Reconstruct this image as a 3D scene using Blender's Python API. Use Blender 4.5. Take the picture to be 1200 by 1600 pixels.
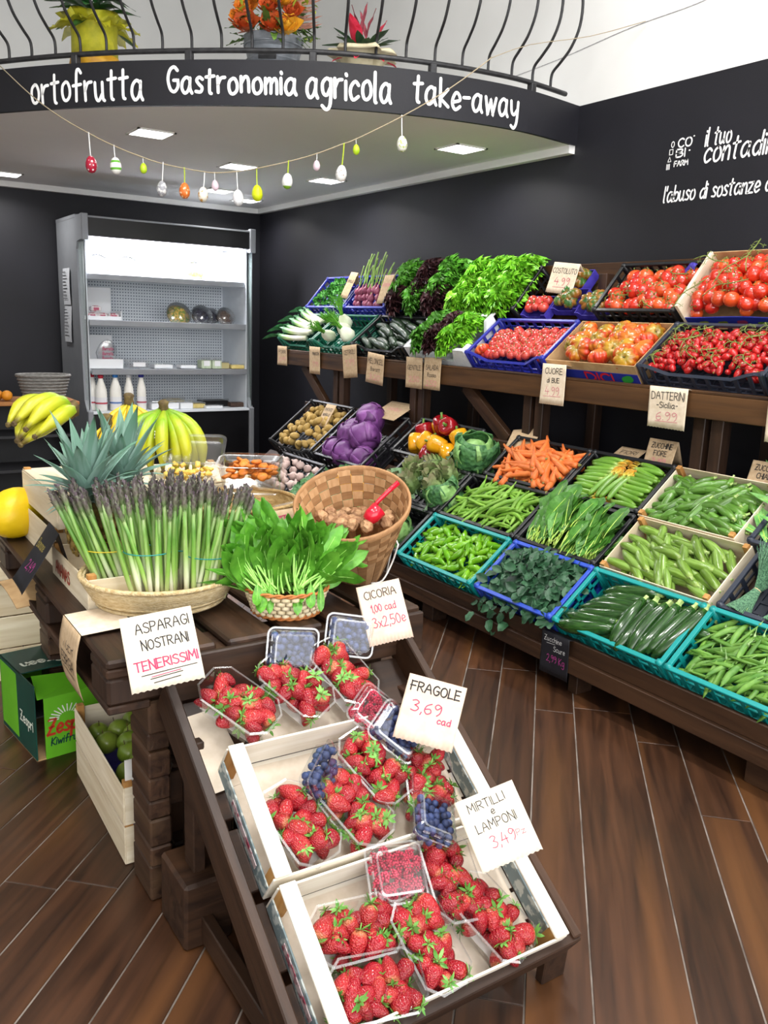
import bpy, math, random
from mathutils import Vector as V, Matrix as M4, Euler, noise
for o in list(bpy.data.objects): bpy.data.objects.remove(o)
SC = bpy.context.scene; COL = SC.collection
R = math.radians; PI = math.pi; sin = math.sin; cos = math.cos
# ---------------------------------------------------------------- camera
# room axes: x runs along the right wall away from the camera, y along the back wall to the left, z up
YAW, PIT, ROL, CAMH = R(-33.683), R(12.475), R(2.0986), 1.45
fw = V((cos(YAW)*cos(PIT), sin(YAW)*cos(PIT), -sin(PIT)))
r0 = V((sin(YAW), -cos(YAW), 0)); u0 = r0.cross(fw)
rt = cos(ROL)*r0+sin(ROL)*u0; upv = -sin(ROL)*r0+cos(ROL)*u0
cam = bpy.data.cameras.new('camera'); cam.sensor_fit = 'VERTICAL'; cam.sensor_height = 36; cam.lens = 1337.2/1600*36
cam.clip_start = .05
co = bpy.data.objects.new('camera', cam); COL.objects.link(co)
co.matrix_world = M4(((rt.x, upv.x, -fw.x, 0), (rt.y, upv.y, -fw.y, 0), (rt.z, upv.z, -fw.z, CAMH), (0, 0, 0, 1)))
SC.camera = co
# ---------------------------------------------------------------- sky and light
w = bpy.data.worlds.new('sky'); SC.world = w; w.use_nodes = True
bg = w.node_tree.nodes['Background']; bg.inputs[0].default_value = (.90, .95, 1, 1); bg.inputs[1].default_value = 1.5
def area(name, loc, rot, sx, sy, power, col=(1, 1, 1)):
    l = bpy.data.lights.new(name, 'AREA'); l.shape = 'RECTANGLE'; l.size = sx; l.size_y = sy; l.energy = power; l.color = col
    o = bpy.data.objects.new(name, l); COL.objects.link(o); o.location = loc; o.rotation_euler = rot; return o
# daylight of the shop window behind the camera
area('window_daylight', (-2.25, -.6, 2.0), (0, R(-90), 0), 3.0, 5.6, 150, (1, .98, .96))
vs = SC.view_settings; vs.view_transform = 'Standard'; vs.look = 'None'; vs.gamma = 1; vs.use_curve_mapping = False; vs.exposure = 0.22
# ---------------------------------------------------------------- helpers
def S(h):
    h = h.lstrip('#'); c = [int(h[i:i+2], 16)/255 for i in (0, 2, 4)]
    return tuple(x/12.92 if x <= .04045 else ((x+.055)/1.055)**2.4 for x in c)+(1,)
MATS = {}
def _new(name):
    m = bpy.data.materials.new(name); m.use_nodes = True; nt = m.node_tree; MATS[name] = m
    return m, nt, nt.nodes['Principled BSDF'], nt.nodes.new, nt.links.new
def _coords(nt, N, L, stretch, seeded=True):
    tc = N('ShaderNodeTexCoord'); mp = N('ShaderNodeMapping'); mp.inputs['Scale'].default_value = stretch
    if seeded:
        oi = N('ShaderNodeObjectInfo'); ad = N('ShaderNodeVectorMath'); ad.operation = 'MULTIPLY_ADD'
        cb = N('ShaderNodeCombineXYZ')
        for i in range(3): L(oi.outputs['Random'], cb.inputs[i])
        ad.inputs[1].default_value = (37, 71, 53); L(cb.outputs[0], ad.inputs[0]); L(tc.outputs['Object'], ad.inputs[2]); L(ad.outputs[0], mp.inputs['Vector'])
        return mp, tc, oi
    L(tc.outputs['Object'], mp.inputs['Vector']); return mp, tc, None
def _mix(N, L, a, b, fac, mode='MIX'):
    x = N('ShaderNodeMix'); x.data_type = 'RGBA'; x.blend_type = mode
    for s, val in ((6, a), (7, b)):
        if isinstance(val, tuple): x.inputs[s].default_value = val
        else: L(val, x.inputs[s])
    if isinstance(fac, (int, float)): x.inputs[0].default_value = fac
    else: L(fac, x.inputs[0])
    return x.outputs[2]
def _finish(nt, B, N, L, col, mp, oi, rough, bump, bscale, randv, spec, alpha, trans, sss, coat, bkind):
    if randv and oi:
        hs = N('ShaderNodeHueSaturation'); mr = N('ShaderNodeMapRange'); L(oi.outputs['Random'], mr.inputs[0])
        mr.inputs[3].default_value = 1-randv; mr.inputs[4].default_value = 1+randv; L(mr.outputs[0], hs.inputs['Value'])
        L(col, hs.inputs['Color']); col = hs.outputs[0]
    L(col, B.inputs['Base Color'])
    B.inputs['Roughness'].default_value = rough; B.inputs['Specular IOR Level'].default_value = spec
    B.inputs['Alpha'].default_value = alpha; B.inputs['Transmission Weight'].default_value = trans
    B.inputs['Coat Weight'].default_value = coat
    if sss: B.inputs['Subsurface Weight'].default_value = sss; B.inputs['Subsurface Radius'].default_value = (.01, .005, .003)
    if bump:
        t = N('ShaderNodeTexVoronoi' if bkind == 'v' else 'ShaderNodeTexNoise'); t.inputs['Scale'].default_value = bscale
        L(mp.outputs[0], t.inputs['Vector']); b = N('ShaderNodeBump'); b.inputs['Strength'].default_value = bump; b.inputs['Distance'].default_value = .01
        L(t.outputs[0], b.inputs['Height']); L(b.outputs[0], B.inputs['Normal'])
def mat(name, c1, c2=None, scale=12, rough=.55, bump=0, bscale=60, stretch=(1, 1, 1), randv=0, spec=.4, alpha=1, trans=0, sss=0, coat=0, lo=.35, hi=.65, bkind='n', metal=0, det=4):
    if name in MATS: return MATS[name]
    m, nt, B, N, L = _new(name); mp, tc, oi = _coords(nt, N, L, stretch)
    t = N('ShaderNodeTexNoise'); t.inputs['Scale'].default_value = scale; t.inputs['Detail'].default_value = det; L(mp.outputs[0], t.inputs['Vector'])
    mr = N('ShaderNodeMapRange'); mr.inputs[1].default_value = lo; mr.inputs[2].default_value = hi; L(t.outputs[0], mr.inputs[0])
    col = _mix(N, L, S(c1), S(c2 or c1), mr.outputs[0])
    B.inputs['Metallic'].default_value = metal
    _finish(nt, B, N, L, col, mp, oi, rough, bump, bscale, randv, spec, alpha, trans, sss, coat, bkind); return m
def zramp(name, stops, z0, z1, mottle=None, mfac=.3, scale=40, axis=2, rough=.4, bump=0, bscale=60, stretch=(1, 1, 1), randv=.06, spec=.45, sss=0, coat=0, wob=.12, bkind='n', lo=.45, hi=.6):
    """colour along one local axis of the thing (tip to stem), with mottling"""
    if name in MATS: return MATS[name]
    m, nt, B, N, L = _new(name); mp, tc, oi = _coords(nt, N, L, stretch)
    sp = N('ShaderNodeSeparateXYZ'); L(tc.outputs['Object'], sp.inputs[0])
    mr = N('ShaderNodeMapRange'); mr.inputs[1].default_value = z0; mr.inputs[2].default_value = z1; L(sp.outputs[axis], mr.inputs[0])
    t = N('ShaderNodeTexNoise'); t.inputs['Scale'].default_value = scale; L(mp.outputs[0], t.inputs['Vector'])
    ma = N('ShaderNodeMath'); ma.operation = 'MULTIPLY_ADD'; L(t.outputs[0], ma.inputs[0]); ma.inputs[1].default_value = wob; L(mr.outputs[0], ma.inputs[2])
    ms = N('ShaderNodeMath'); ms.operation = 'SUBTRACT'; L(ma.outputs[0], ms.inputs[0]); ms.inputs[1].default_value = wob/2
    cr = N('ShaderNodeValToRGB'); L(ms.outputs[0], cr.inputs[0]); e = cr.color_ramp.elements
    while len(e) < len(stops): e.new(.5)
    for k, (p, c) in enumerate(stops): e[k].position = p; e[k].color = S(c)
    col = cr.outputs[0]
    if mottle:
        m2 = N('ShaderNodeMapRange'); m2.inputs[1].default_value = lo; m2.inputs[2].default_value = hi; m2.inputs[4].default_value = mfac; L(t.outputs[0], m2.inputs[0])
        col = _mix(N, L, col, S(mottle), m2.outputs[0])
    _finish(nt, B, N, L, col, mp, oi, rough, bump, bscale, randv, spec, 1, 0, sss, coat, bkind); return m
def wood(name, c1, c2, c3=None, axis=0, grain=26, rough=.6, bump=.25, randv=.12, spec=.3, stain=0):
    """long grain along one local axis"""
    if name in MATS: return MATS[name]
    m, nt, B, N, L = _new(name); st = [1, 1, 1]; st[axis] = .07
    mp, tc, oi = _coords(nt, N, L, tuple(st))
    t = N('ShaderNodeTexNoise'); t.inputs['Scale'].default_value = grain; t.inputs['Detail'].default_value = 6; t.inputs['Distortion'].default_value = .6; L(mp.outputs[0], t.inputs['Vector'])
    cr = N('ShaderNodeValToRGB'); L(t.outputs[0], cr.inputs[0]); e = cr.color_ramp.elements
    e[0].position = .32; e[0].color = S(c1); e[1].position = .68; e[1].color = S(c2)
    col = cr.outputs[0]
    if c3:
        t2 = N('ShaderNodeTexNoise'); t2.inputs['Scale'].default_value = grain*.22; L(mp.outputs[0], t2.inputs['Vector'])
        mr = N('ShaderNodeMapRange'); mr.inputs[1].default_value = .5; mr.inputs[2].default_value = .72; mr.inputs[4].default_value = .7; L(t2.outputs[0], mr.inputs[0])
        col = _mix(N, L, col, S(c3), mr.outputs[0])
    _finish(nt, B, N, L, col, mp, oi, rough, 0, 0, randv, spec, 1, 0, 0, 0, 'n')
    b = N('ShaderNodeBump'); b.inputs['Strength'].default_value = bump; b.inputs['Distance'].default_value = .004; L(t.outputs[0], b.inputs['Height']); L(b.outputs[0], B.inputs['Normal'])
    return m
def emis(name, col, strength):
    m, nt, B, N, L = _new(name); B.inputs['Base Color'].default_value = S(col); B.inputs['Emission Color'].default_value = S(col); B.inputs['Emission Strength'].default_value = strength
    return m
class MB:
    def __init__(s): s.v = []; s.f = []; s.m = []
    def add(s, vs, fs, mi=0):
        o = len(s.v); s.v += [tuple(p) for p in vs]; s.f += [tuple(i+o for i in f) for f in fs]; s.m += [mi]*len(fs); return s
    def box(s, c, sz, rot=None, mi=0, bev=0):
        hx, hy, hz = sz[0]/2, sz[1]/2, sz[2]/2; c = V(c)
        if not bev:
            vs = [V((x*hx, y*hy, z*hz)) for x in (-1, 1) for y in (-1, 1) for z in (-1, 1)]
            fs = [(0, 1, 3, 2), (4, 6, 7, 5), (0, 4, 5, 1), (2, 3, 7, 6), (0, 2, 6, 4), (1, 5, 7, 3)]
        else:
            b = min(bev, hx*.9, hy*.9, hz*.9); vs = []; ix = {}
            for x in (-1, 1):
                for y in (-1, 1):
                    for z in (-1, 1):
                        for k in range(3):
                            p = [x*hx, y*hy, z*hz]; q = [x, y, z]
                            for j in range(3):
                                if j != k: p[j] -= q[j]*b
                            ix[x, y, z, k] = len(vs); vs.append(V(p))
            fs = []
            for k in range(3):
                a, d = [j for j in range(3) if j != k]
                for sg in (-1, 1):
                    q = []
                    for (i, j) in ((-1, -1), (1, -1), (1, 1), (-1, 1)):
                        t = [0, 0, 0]; t[k] = sg; t[a] = i; t[d] = j; q.append(ix[t[0], t[1], t[2], k])
                    flip = (sg > 0) != (k != 1)
                    fs.append(tuple(q[::-1] if flip else q))
                for i in (-1, 1):
                    for j in (-1, 1):
                        t0 = [0, 0, 0]; t0[k] = -1; t0[a] = i; t0[d] = j; t1 = list(t0); t1[k] = 1
                        fs.append((ix[(*t0, a)], ix[(*t1, a)], ix[(*t1, d)], ix[(*t0, d)]))
            for x in (-1, 1):
                for y in (-1, 1):
                    for z in (-1, 1): fs.append(tuple(ix[x, y, z, k] for k in range(3)))
        if rot is not None:
            Rm = rot if isinstance(rot, M4) else Euler(rot).to_matrix().to_4x4(); vs = [Rm @ p for p in vs]
        return s.add([p+c for p in vs], fs, mi)
    def lohi(s, lo, hi, mi=0, bev=0):
        return s.box([(a+b)/2 for a, b in zip(lo, hi)], [abs(b-a) for a, b in zip(lo, hi)], None, mi, bev)
    def tube(s, pts, r, n=6, cap=True, mi=0, flat=1, ref=None):
        pts = [V(p) for p in pts]; k = len(pts); rr = r if isinstance(r, (list, tuple)) else [r]*k
        t0 = (pts[1]-pts[0]).normalized(); a = V(ref) if ref else (V((0, 0, 1)) if abs(t0.z) < .9 else V((1, 0, 0)))
        u = t0.cross(a).normalized(); vs = []
        for i, p in enumerate(pts):
            t = (pts[min(i+1, k-1)]-pts[max(i-1, 0)]).normalized(); u = (u-t*u.dot(t)).normalized(); wv = t.cross(u)
            for j in range(n):
                an = 2*PI*j/n; vs.append(p+u*cos(an)*rr[i]+wv*sin(an)*rr[i]*flat)
        fs = [(i*n+j, i*n+(j+1) % n, (i+1)*n+(j+1) % n, (i+1)*n+j) for i in range(k-1) for j in range(n)]
        if cap: fs += [tuple(range(n))[::-1], tuple((k-1)*n+j for j in range(n))]
        return s.add(vs, fs, mi)
    def lathe(s, prof, n=12, mi=0, fn=None, cap=True, c=(0, 0, 0)):
        vs = []; k = len(prof); c = V(c)
        for (r, z) in prof:
            for j in range(n):
                a = 2*PI*j/n; q = r*(fn(a, z) if fn else 1); vs.append(V((q*cos(a), q*sin(a), z))+c)
        fs = [(i*n+j, i*n+(j+1) % n, (i+1)*n+(j+1) % n, (i+1)*n+j) for i in range(k-1) for j in range(n)]
        if cap: fs += [tuple(range(n))[::-1], tuple((k-1)*n+j for j in range(n))]
        return s.add(vs, fs, mi)
    def grid(s, fn, nu, nv, mi=0, both=False):
        vs = [V(fn(i/nu, j/nv)) for i in range(nu+1) for j in range(nv+1)]
        fs = [(i*(nv+1)+j, (i+1)*(nv+1)+j, (i+1)*(nv+1)+j+1, i*(nv+1)+j+1) for i in range(nu) for j in range(nv)]
        return s.add(vs, fs, mi)
    def prism(s, poly, z0, z1, mi=0, tf=None):
        n = len(poly); vs = [V((x, y, z0)) for x, y in poly]+[V((x, y, z1)) for x, y in poly]
        if tf is not None: vs = [tf @ p for p in vs]
        return s.add(vs, [tuple(range(n))[::-1], tuple(range(n, 2*n))]+[(i, (i+1) % n, n+(i+1) % n, n+i) for i in range(n)], mi)
    def sheet(s, fn, nu, nv, t, mi=0):
        """a thin sheet with real thickness: fn gives the face, t the thickness"""
        g = [[V(fn(i/nu, j/nv)) for j in range(nv+1)] for i in range(nu+1)]; a = []; b = []
        for i in range(nu+1):
            for j in range(nv+1):
                du = g[min(i+1, nu)][j]-g[max(i-1, 0)][j]; dv = g[i][min(j+1, nv)]-g[i][max(j-1, 0)]
                nn = du.cross(dv).normalized(); a.append(g[i][j]); b.append(g[i][j]-nn*t)
        W = nv+1; o = len(a)
        fs = [(i*W+j, (i+1)*W+j, (i+1)*W+j+1, i*W+j+1) for i in range(nu) for j in range(nv)]
        fs += [tuple(o+q for q in f[::-1]) for f in fs]
        ring = [(i, 0) for i in range(nu)]+[(nu, j) for j in range(nv)]+[(i, nv) for i in range(nu, 0, -1)]+[(0, j) for j in range(nv, 0, -1)]
        ring = [i*W+j for i, j in ring]
        fs += [(ring[k], o+ring[k], o+ring[(k+1) % len(ring)], ring[(k+1) % len(ring)]) for k in range(len(ring))]
        return s.add(a+b, fs, mi)
    def xf(s, M): s.v = [tuple(M @ V(p)) for p in s.v]; return s
    def jig(s, amp, sc, seed=0):
        s.v = [tuple(V(p)+noise.noise_vector(V(p)*sc+V((seed*7.3, seed*3.1, seed)))*amp) for p in s.v]; return s
    def mesh(s, name, mats, smooth=False):
        me = bpy.data.meshes.new(name); me.from_pydata(s.v, [], s.f)
        for q in (mats if isinstance(mats, (list, tuple)) else [mats]): me.materials.append(q)
        if any(s.m): me.polygons.foreach_set('material_index', s.m)
        if smooth: me.polygons.foreach_set('use_smooth', [True]*len(s.f))
        me.update(); return me
    def build(s, name, mats, parent=None, M=None, smooth=False, kind=None):
        return place(name, s.mesh(name, mats, smooth), parent, M, kind)
def place(name, me, parent=None, M=None, kind=None):
    o = bpy.data.objects.new(name, me); COL.objects.link(o)
    if parent: o.parent = parent
    if M is not None: o.matrix_basis = M
    if kind: o['kind'] = kind
    return o
def tag(o, label, cat, group=None, kind=None):
    o['label'] = label; o['category'] = cat
    if group: o['group'] = group
    if kind: o['kind'] = kind
    return o
def thing(name, label, cat, M=None, group=None):
    o = bpy.data.objects.new(name, None); COL.objects.link(o); o.empty_display_size = .05
    if M is not None: o.matrix_basis = M
    return tag(o, label, cat, group)
def struct(name, mb, m, M=None, smooth=False, parent=None):
    return mb.build(name, m, parent, M, smooth, None if parent else 'structure')
def put(name, me, M, label, cat, group=None, parts=()):
    """a thing that is one mesh with small parts; parts = (name, mesh[, matrix])"""
    o = tag(place(name, me, None, M), label, cat, group)
    for p in parts: place(p[0], p[1], o, p[2] if len(p) > 2 else None)
    return o
def T(x, y, z): return M4.Translation((x, y, z))
def E(rx=0, ry=0, rz=0): return Euler((rx, ry, rz)).to_matrix().to_4x4()
def Sc(s): return M4.Scale(s, 4) if not isinstance(s, (tuple, list)) else M4.Diagonal((*s, 1))
def frame(o, e1, e2):
    e1 = V(e1).normalized(); e2 = V(e2); e2 = (e2-e1*e2.dot(e1)).normalized(); e3 = e1.cross(e2)
    return M4(((e1.x, e2.x, e3.x, o[0]), (e1.y, e2.y, e3.y, o[1]), (e1.z, e2.z, e3.z, o[2]), (0, 0, 0, 1)))
def along(p, d, roll=0):
    """matrix whose local z runs along d at p"""
    d = V(d).normalized(); q = d.to_track_quat('Z', 'Y').to_matrix().to_4x4(); return T(*p) @ q @ E(0, 0, roll)
def spots(rg, n, u0, u1, v0, v1, k=10):
    """evenly scattered points (best of k candidates)"""
    P = []
    for _ in range(n):
        best = None
        for _ in range(k):
            c = (rg.uniform(u0, u1), rg.uniform(v0, v1)); d = min(((c[0]-p[0])**2+(c[1]-p[1])**2 for p in P), default=9)
            if best is None or d > best[0]: best = (d, c)
        P.append(best[1])
    return P
def smooth_line(pts, n=4):
    pts = [V(p) for p in pts]; out = []
    for i in range(len(pts)-1):
        a, b, c, d = pts[max(i-1, 0)], pts[i], pts[i+1], pts[min(i+2, len(pts)-1)]
        for k in range(n):
            t = k/n; out.append(.5*((2*b)+(c-a)*t+(2*a-5*b+4*c-d)*t*t+(3*b-a-3*c+d)*t**3))
    return out+[pts[-1]]
# ---------------------------------------------------------------- hand lettering: strokes of each letter, cap height 10
GL = {
'A':"0,0 3,10 6,0;1,4 5.3,4", 'B':"0,0 0,10;0,10 4,9.6 4.6,7.5 3,5.4 0,5;0,5 4.4,4.6 5,2.4 3.4,.2 0,0", 'C':"5,8.6 3.4,10 1,8.6 0,5 1,1.4 3.2,0 5,1.4",
'D':"0,0 0,10;0,10 3.6,9.2 5.4,5 3.8,1 0,0", 'E':"4.4,10 0,10 0,10 0,0 0,0 4.6,0;0,5.2 3.8,5.2", 'F':"4.6,10 0,10 0,10 0,0;-.8,5.2 3.8,5.4",
'G':"5,8.6 3.2,10 1,8.6 0,5 1.2,1 3.4,0 5.2,2 5.2,4.6 5.2,4.6 3,4.6", 'H':"0,0 0,10;5,0 5,10;0,5 5,5", 'I':"0,0 0,10", 'J':"3,10 3,2 1.6,0 0,1.6",
'K':"0,0 0,10;4.6,10 0,4.6 0,4.6 4.8,0", 'L':"0,10 0,0 0,0 4.2,0", 'M':"0,0 .6,10 .6,10 3.2,4 3.2,4 5.8,10 5.8,10 6.4,0", 'N':"0,0 0,10 0,10 5,0 5,0 5,10",
'O':"2.8,10 .8,8.6 0,5 .8,1.4 2.8,0 4.8,1.4 5.6,5 4.8,8.6 2.8,10", 'P':"0,0 0,10;0,10 4,9.4 4.8,7.2 3.4,5 0,4.6", 'Q':"2.8,10 0,5 2.8,0 5.6,5 2.8,10;3.6,2 5.8,-.6",
'R':"0,0 0,10;0,10 4,9.4 4.6,7.2 3.2,5.2 0,4.8;1.8,4.8 5,0", 'S':"4.8,8.8 3,10 .8,9 .6,6.8 3,5.2 4.8,3.6 4.4,1 2.2,0 0,1.2", 'T':"-.4,10 5,10;2.3,10 2.3,0",
'U':"0,10 .2,2.4 2.4,0 4.6,2.4 5,10", 'V':"0,10 2.6,0 2.6,0 5.2,10", 'W':"0,10 1.6,0 1.6,0 3.2,7 3.2,7 4.8,0 4.8,0 6.4,10", 'X':"0,0 5,10;0,10 5,0", 'Y':"0,10 2.5,5 2.5,5 5,10;2.5,5 2.4,0",
'Z':"0,10 5,10 5,10 0,0 0,0 5.2,0;1,5 4,5.2",
'a':"4.4,5.4 2.6,6.4 .6,4.8 .2,2 1.6,0 3.4,1 4.4,3.4;4.5,6 4.4,2 5.4,0", 'b':"0,10 .2,.2;.2,3 1.8,5.8 4,5 4.4,2.4 3,.2 .2,.8", 'c':"4.2,5 2.6,6.2 .6,4.6 .2,2.2 1.6,0 4.2,1.2",
'd':"4.4,5 2.4,6 .4,4 .4,1.4 2,0 4,1.6;4.6,10 4.4,0", 'e':".5,2.6 4.2,3.6 3.6,5.6 2,6.2 .5,4 .4,1.6 2,-.1 4.4,1.2", 'f':"4.4,9.2 3.2,10.4 2,9 1.6,0;0,5 4.2,5.4",
'g':"4.2,5.4 2.4,6.2 .4,4.4 .8,1.4 2.6,.6 4.2,3;4.4,6 4.4,-2 2.6,-4.2 .4,-3", 'h':"0,10 .2,0;.2,3 2,5.8 3.8,5 4,0", 'i':"0,6 .2,0;.1,8.4 .3,8", 'j':"2,6 2,-2.6 .2,-4;2,8.4 2.1,8",
'k':"0,10 .2,0;4,6.4 .2,2.8 .2,2.8 4.4,0", 'l':"0,10 .2,1 1,0", 'm':"0,6 .2,0;.2,3.6 1.8,6 2.8,4.8 2.8,.2;2.8,3.6 4.4,6 5.6,4.8 5.8,0", 'n':"0,6 .2,0;.2,3.4 2,6 3.6,5 4,0",
'o':"2.3,6.2 .6,5 .2,2.6 1,.4 2.6,0 4.2,1.4 4.4,3.8 3.4,5.8 2.3,6.2", 'p':"0,6 .3,-4;.2,3.6 2,6 4,4.8 4,2 2.4,.4 .3,1.4", 'q':"4,5 2.2,6 .4,4 .6,1.4 2.4,.4 4,2.6;4.2,6 4.2,-4",
'r':"0,6.2 .3,0;.2,3.2 1.6,5.6 3.6,6", 's':"3.6,5.4 2,6.2 .6,5 1.8,3.4 3.4,2 2.6,.3 .2,.5", 't':"1.9,9.4 1.7,1.2 2.6,0;0,6.6 4,7", 'u':"0,6 .3,1.4 1.8,0 3.6,2.2;3.8,6 4,1 4.8,0",
'v':"0,6 2,0 2,0 4.2,6", 'w':"0,6 1.4,0 1.4,0 3,4.8 3,4.8 4.4,0 4.4,0 6,6", 'x':"0,0 4,6;0,6 4,0", 'y':"0,6 .6,2 2.2,1 4,3;4.4,6 4,-1.4 2.4,-4.2 .6,-3.4", 'z':"0,6 4,6 4,6 0,0 0,0 4.2,0",
'0':"2.4,10 .4,7.6 .2,3 2,0 4.2,2 4.6,7 2.4,10", '1':".2,7 2.2,10 2.2,10 2.2,0", '2':".2,8 2,10 4.2,8.4 3.4,5 0,0 0,0 4.8,.2", '3':".2,9 2.6,10 4.4,8 2.2,5.4 2.2,5.4 4.8,3.2 3,.2 0,.8",
'4':"2,10 0,4 0,4 5,4;3.6,7 3.6,0", '5':"4.4,10 .6,10 .6,10 .3,5.6 3.2,6 4.6,3.2 2.6,0 0,.8", '6':"4,9.6 1,7 .2,2.6 2,0 4.4,2 3.4,4.8 .5,3.8", '7':"0,10 4.8,10 4.8,10 1.6,0",
'8':"2.3,5.2 .4,7.6 2.3,10 4.2,7.6 2.3,5.2 0,2.6 2.3,0 4.6,2.6 2.3,5.2", '9':"4.4,8.4 2,10 .4,7.6 2,5.4 4.4,8 4.2,3 2.4,0",
',':".6,.6 .4,-.6 0,-1.8", '.':"0,.3 .4,.3", "'":"0,10 -.2,7.4", '-':"0,4.2 3,4.4", '/':"0,0 3,10", '&':"4,0 1,8 2,10 3,8 .2,3 2,0 4.6,4"}
def _strokes(ch):
    return [[tuple(float(q) for q in p.split(',')) for p in st.split(' ')] for st in GL[ch].split(';')]
def text_strokes(txt, h, gap=1.6, jit=0, seed=0, slant=0, wide=1):
    """polylines of a line of lettering (left aligned, cap height h) and its width"""
    rg = random.Random(str(seed)+txt); x = 0; out = []; k = h/10
    for ch in txt:
        if ch == ' ': x += 4*wide; continue
        ss = _strokes(ch); w = max(p[0] for s in ss for p in s); dy = rg.uniform(-jit, jit)
        for s in ss:
            pts = smooth_line([(p[0], p[1], 0) for p in s], 4 if len(s) > 2 else 1)
            out.append([((x+p.x*wide+slant*p.y)*k, (p.y+dy)*k) for p in pts])
        x += w*wide+gap
    return out, (x-gap)*k
def ribbon(mb, pts, wd, to3, mi=0):
    """a painted stroke with round ends; to3 maps the flat lettering to the surface"""
    P = [V((p[0], p[1], 0)) for p in pts]; Q = [P[0]]
    for p in P[1:]:
        if (p-Q[-1]).length > wd*.12: Q.append(p)
    if len(Q) == 1: Q.append(Q[0]+V((wd*.1, 0, 0)))
    L = []; r = wd/2
    t0 = (Q[1]-Q[0]).normalized(); t1 = (Q[-1]-Q[-2]).normalized()
    seq = [(Q[0]-t0*r, t0, .3), (Q[0]-t0*r*.7, t0, .75)]
    for i, p in enumerate(Q):
        t = (Q[min(i+1, len(Q)-1)]-Q[max(i-1, 0)]); seq.append((p, t.normalized() if t.length > 1e-9 else t0, 1))
    seq += [(Q[-1]+t1*r*.7, t1, .75), (Q[-1]+t1*r, t1, .3)]
    vs = []
    for p, t, q in seq:
        n = V((-t.y, t.x, 0))
        for s in (1, -1): c = p+n*s*r*q; vs.append(to3(c.x, c.y))
    mb.add(vs, [(2*i, 2*i+1, 2*i+3, 2*i+2) for i in range(len(seq)-1)], mi)
def write(mb, txt, x, y, h, wd, to3, align='c', rot=0, width=None, **kw):
    """centred on (x, y = baseline); squeezed to width if given"""
    st, tw = text_strokes(txt, h, **kw); sx = width/tw if width else 1; tw *= sx
    ox = {'c': -tw/2, 'l': 0, 'r': -tw}[align]; c, s_ = cos(rot), sin(rot)
    for p in st:
        q = [((a*sx+ox)*c-b*s_+x, (a*sx+ox)*s_+b*c+y) for a, b in p]; ribbon(mb, q, wd, to3)
    return tw
# ---------------------------------------------------------------- materials of the place
m_black = mat('black_wall_paint', '#17171c', '#1d1d24', 1.4, .55, .04, 120, spec=.35)
m_white = mat('white_plaster', '#eeeeec', '#e4e4e2', 1.1, .8, .03, 90)
m_soffit = mat('soffit_plaster', '#f0f0f0', '#e9e9ea', .9, .7, .02, 90)
m_iron = mat('wrought_iron', '#2c2c2e', '#3a3a3c', 30, .45, .1, 200, metal=.4)
m_plank = wood('floor_plank_wood', '#2c1a10', '#4c301f', '#6d4626', 0, 30, .36, .12, .2, .5)
m_gap = mat('floor_joint', '#8a8078', '#5a5048', 9, .8)
m_dark = wood('dark_stained_wood', '#21140d', '#3d281a', '#4f3522', 0, 34, .5, .35, .14, .4)
m_darky = wood('dark_stained_wood_cross', '#21140d', '#3d281a', '#4f3522', 1, 34, .5, .35, .14, .4)
m_darkz = wood('dark_stained_wood_upright', '#22150e', '#3c281b', '#51382a', 2, 34, .5, .4, .14, .4)
m_darkx = wood('dark_stained_end_grain', '#2a1a12', '#4a3324', '#5f4732', 0, 50, .5, .5, .2, .4)
m_shelf = wood('brown_shelf_wood', '#2c1c12', '#54381f', '#6b4a2c', 0, 30, .55, .3, .1, .3)
m_pale = wood('pale_poplar_wood', '#d8c7a8', '#efe3cb', '#cbb592', 0, 40, .7, .15, .05, .2)
m_paley = wood('pale_poplar_cross', '#d8c7a8', '#efe3cb', '#cbb592', 1, 40, .7, .15, .05, .2)
m_block = wood('raw_pine_block', '#a8743c', '#c79a5e', '#8f5f30', 2, 40, .7, .2, .05, .2)
m_ink = mat('black_marker_ink', '#17171b', rough=.6)
m_red = mat('red_marker_ink', '#b52a55', '#c23a63', 80, .6)
m_pink = mat('faded_pink_ink', '#d98a93', '#c9747f', 80, .7)
m_paint = mat('white_lettering_paint', '#f4f4f4', rough=.6)
XB, YR = 7.88, -3.70          # back wall and right wall faces
# ---------------------------------------------------------------- room shell
fl = struct('floor', MB().lohi((-2.4, YR-.1, -.1), (XB+.1, 2.6, -.0025)), m_gap)
PA = R(-43.9); pd = V((cos(PA), sin(PA), 0)); pn = V((-sin(PA), cos(PA), 0))
rp = random.Random(4)
low = [-.0573, -.207, -.4255, -.574]
while low[-1] > -3.6: low.append(low[-1]-.1488)
edges = sorted(set(low+[-.0573+.1488*k for k in range(1, 42)]))
joint = {-.723: 2.527, -.207: 3.156, .0915: 3.495}
me_cache = {}
for a, b in zip(edges, edges[1:]):
    s = rp.uniform(-2.2, 0)
    for ka, js in joint.items():
        if abs(ka-a) < .02: s = js-1.9*2
    while s < 9:
        ln = 1.9; mid = pd*(s+ln/2)+pn*((a+b)/2)
        if -.4 < mid.x < XB+.4 and YR-.5 < mid.y < .9:
            key = round(b-a-.0045, 3)
            if key not in me_cache: me_cache[key] = MB().box((0, 0, -.01), (ln-.003, key, .02), bev=.0012).mesh('plank', m_plank)
            place('plank', me_cache[key], fl, M4.Translation(mid) @ E(0, 0, PA))
        s += ln
wr = struct('wall_right', MB().lohi((-2.4, YR-.12, 0), (XB+.12, YR, 2.667)), m_black)
struct('upper_plaster', MB().lohi((-2.4, YR-.12, 2.667), (XB+.12, YR-.004, 4.3)), m_white, parent=wr)
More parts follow.
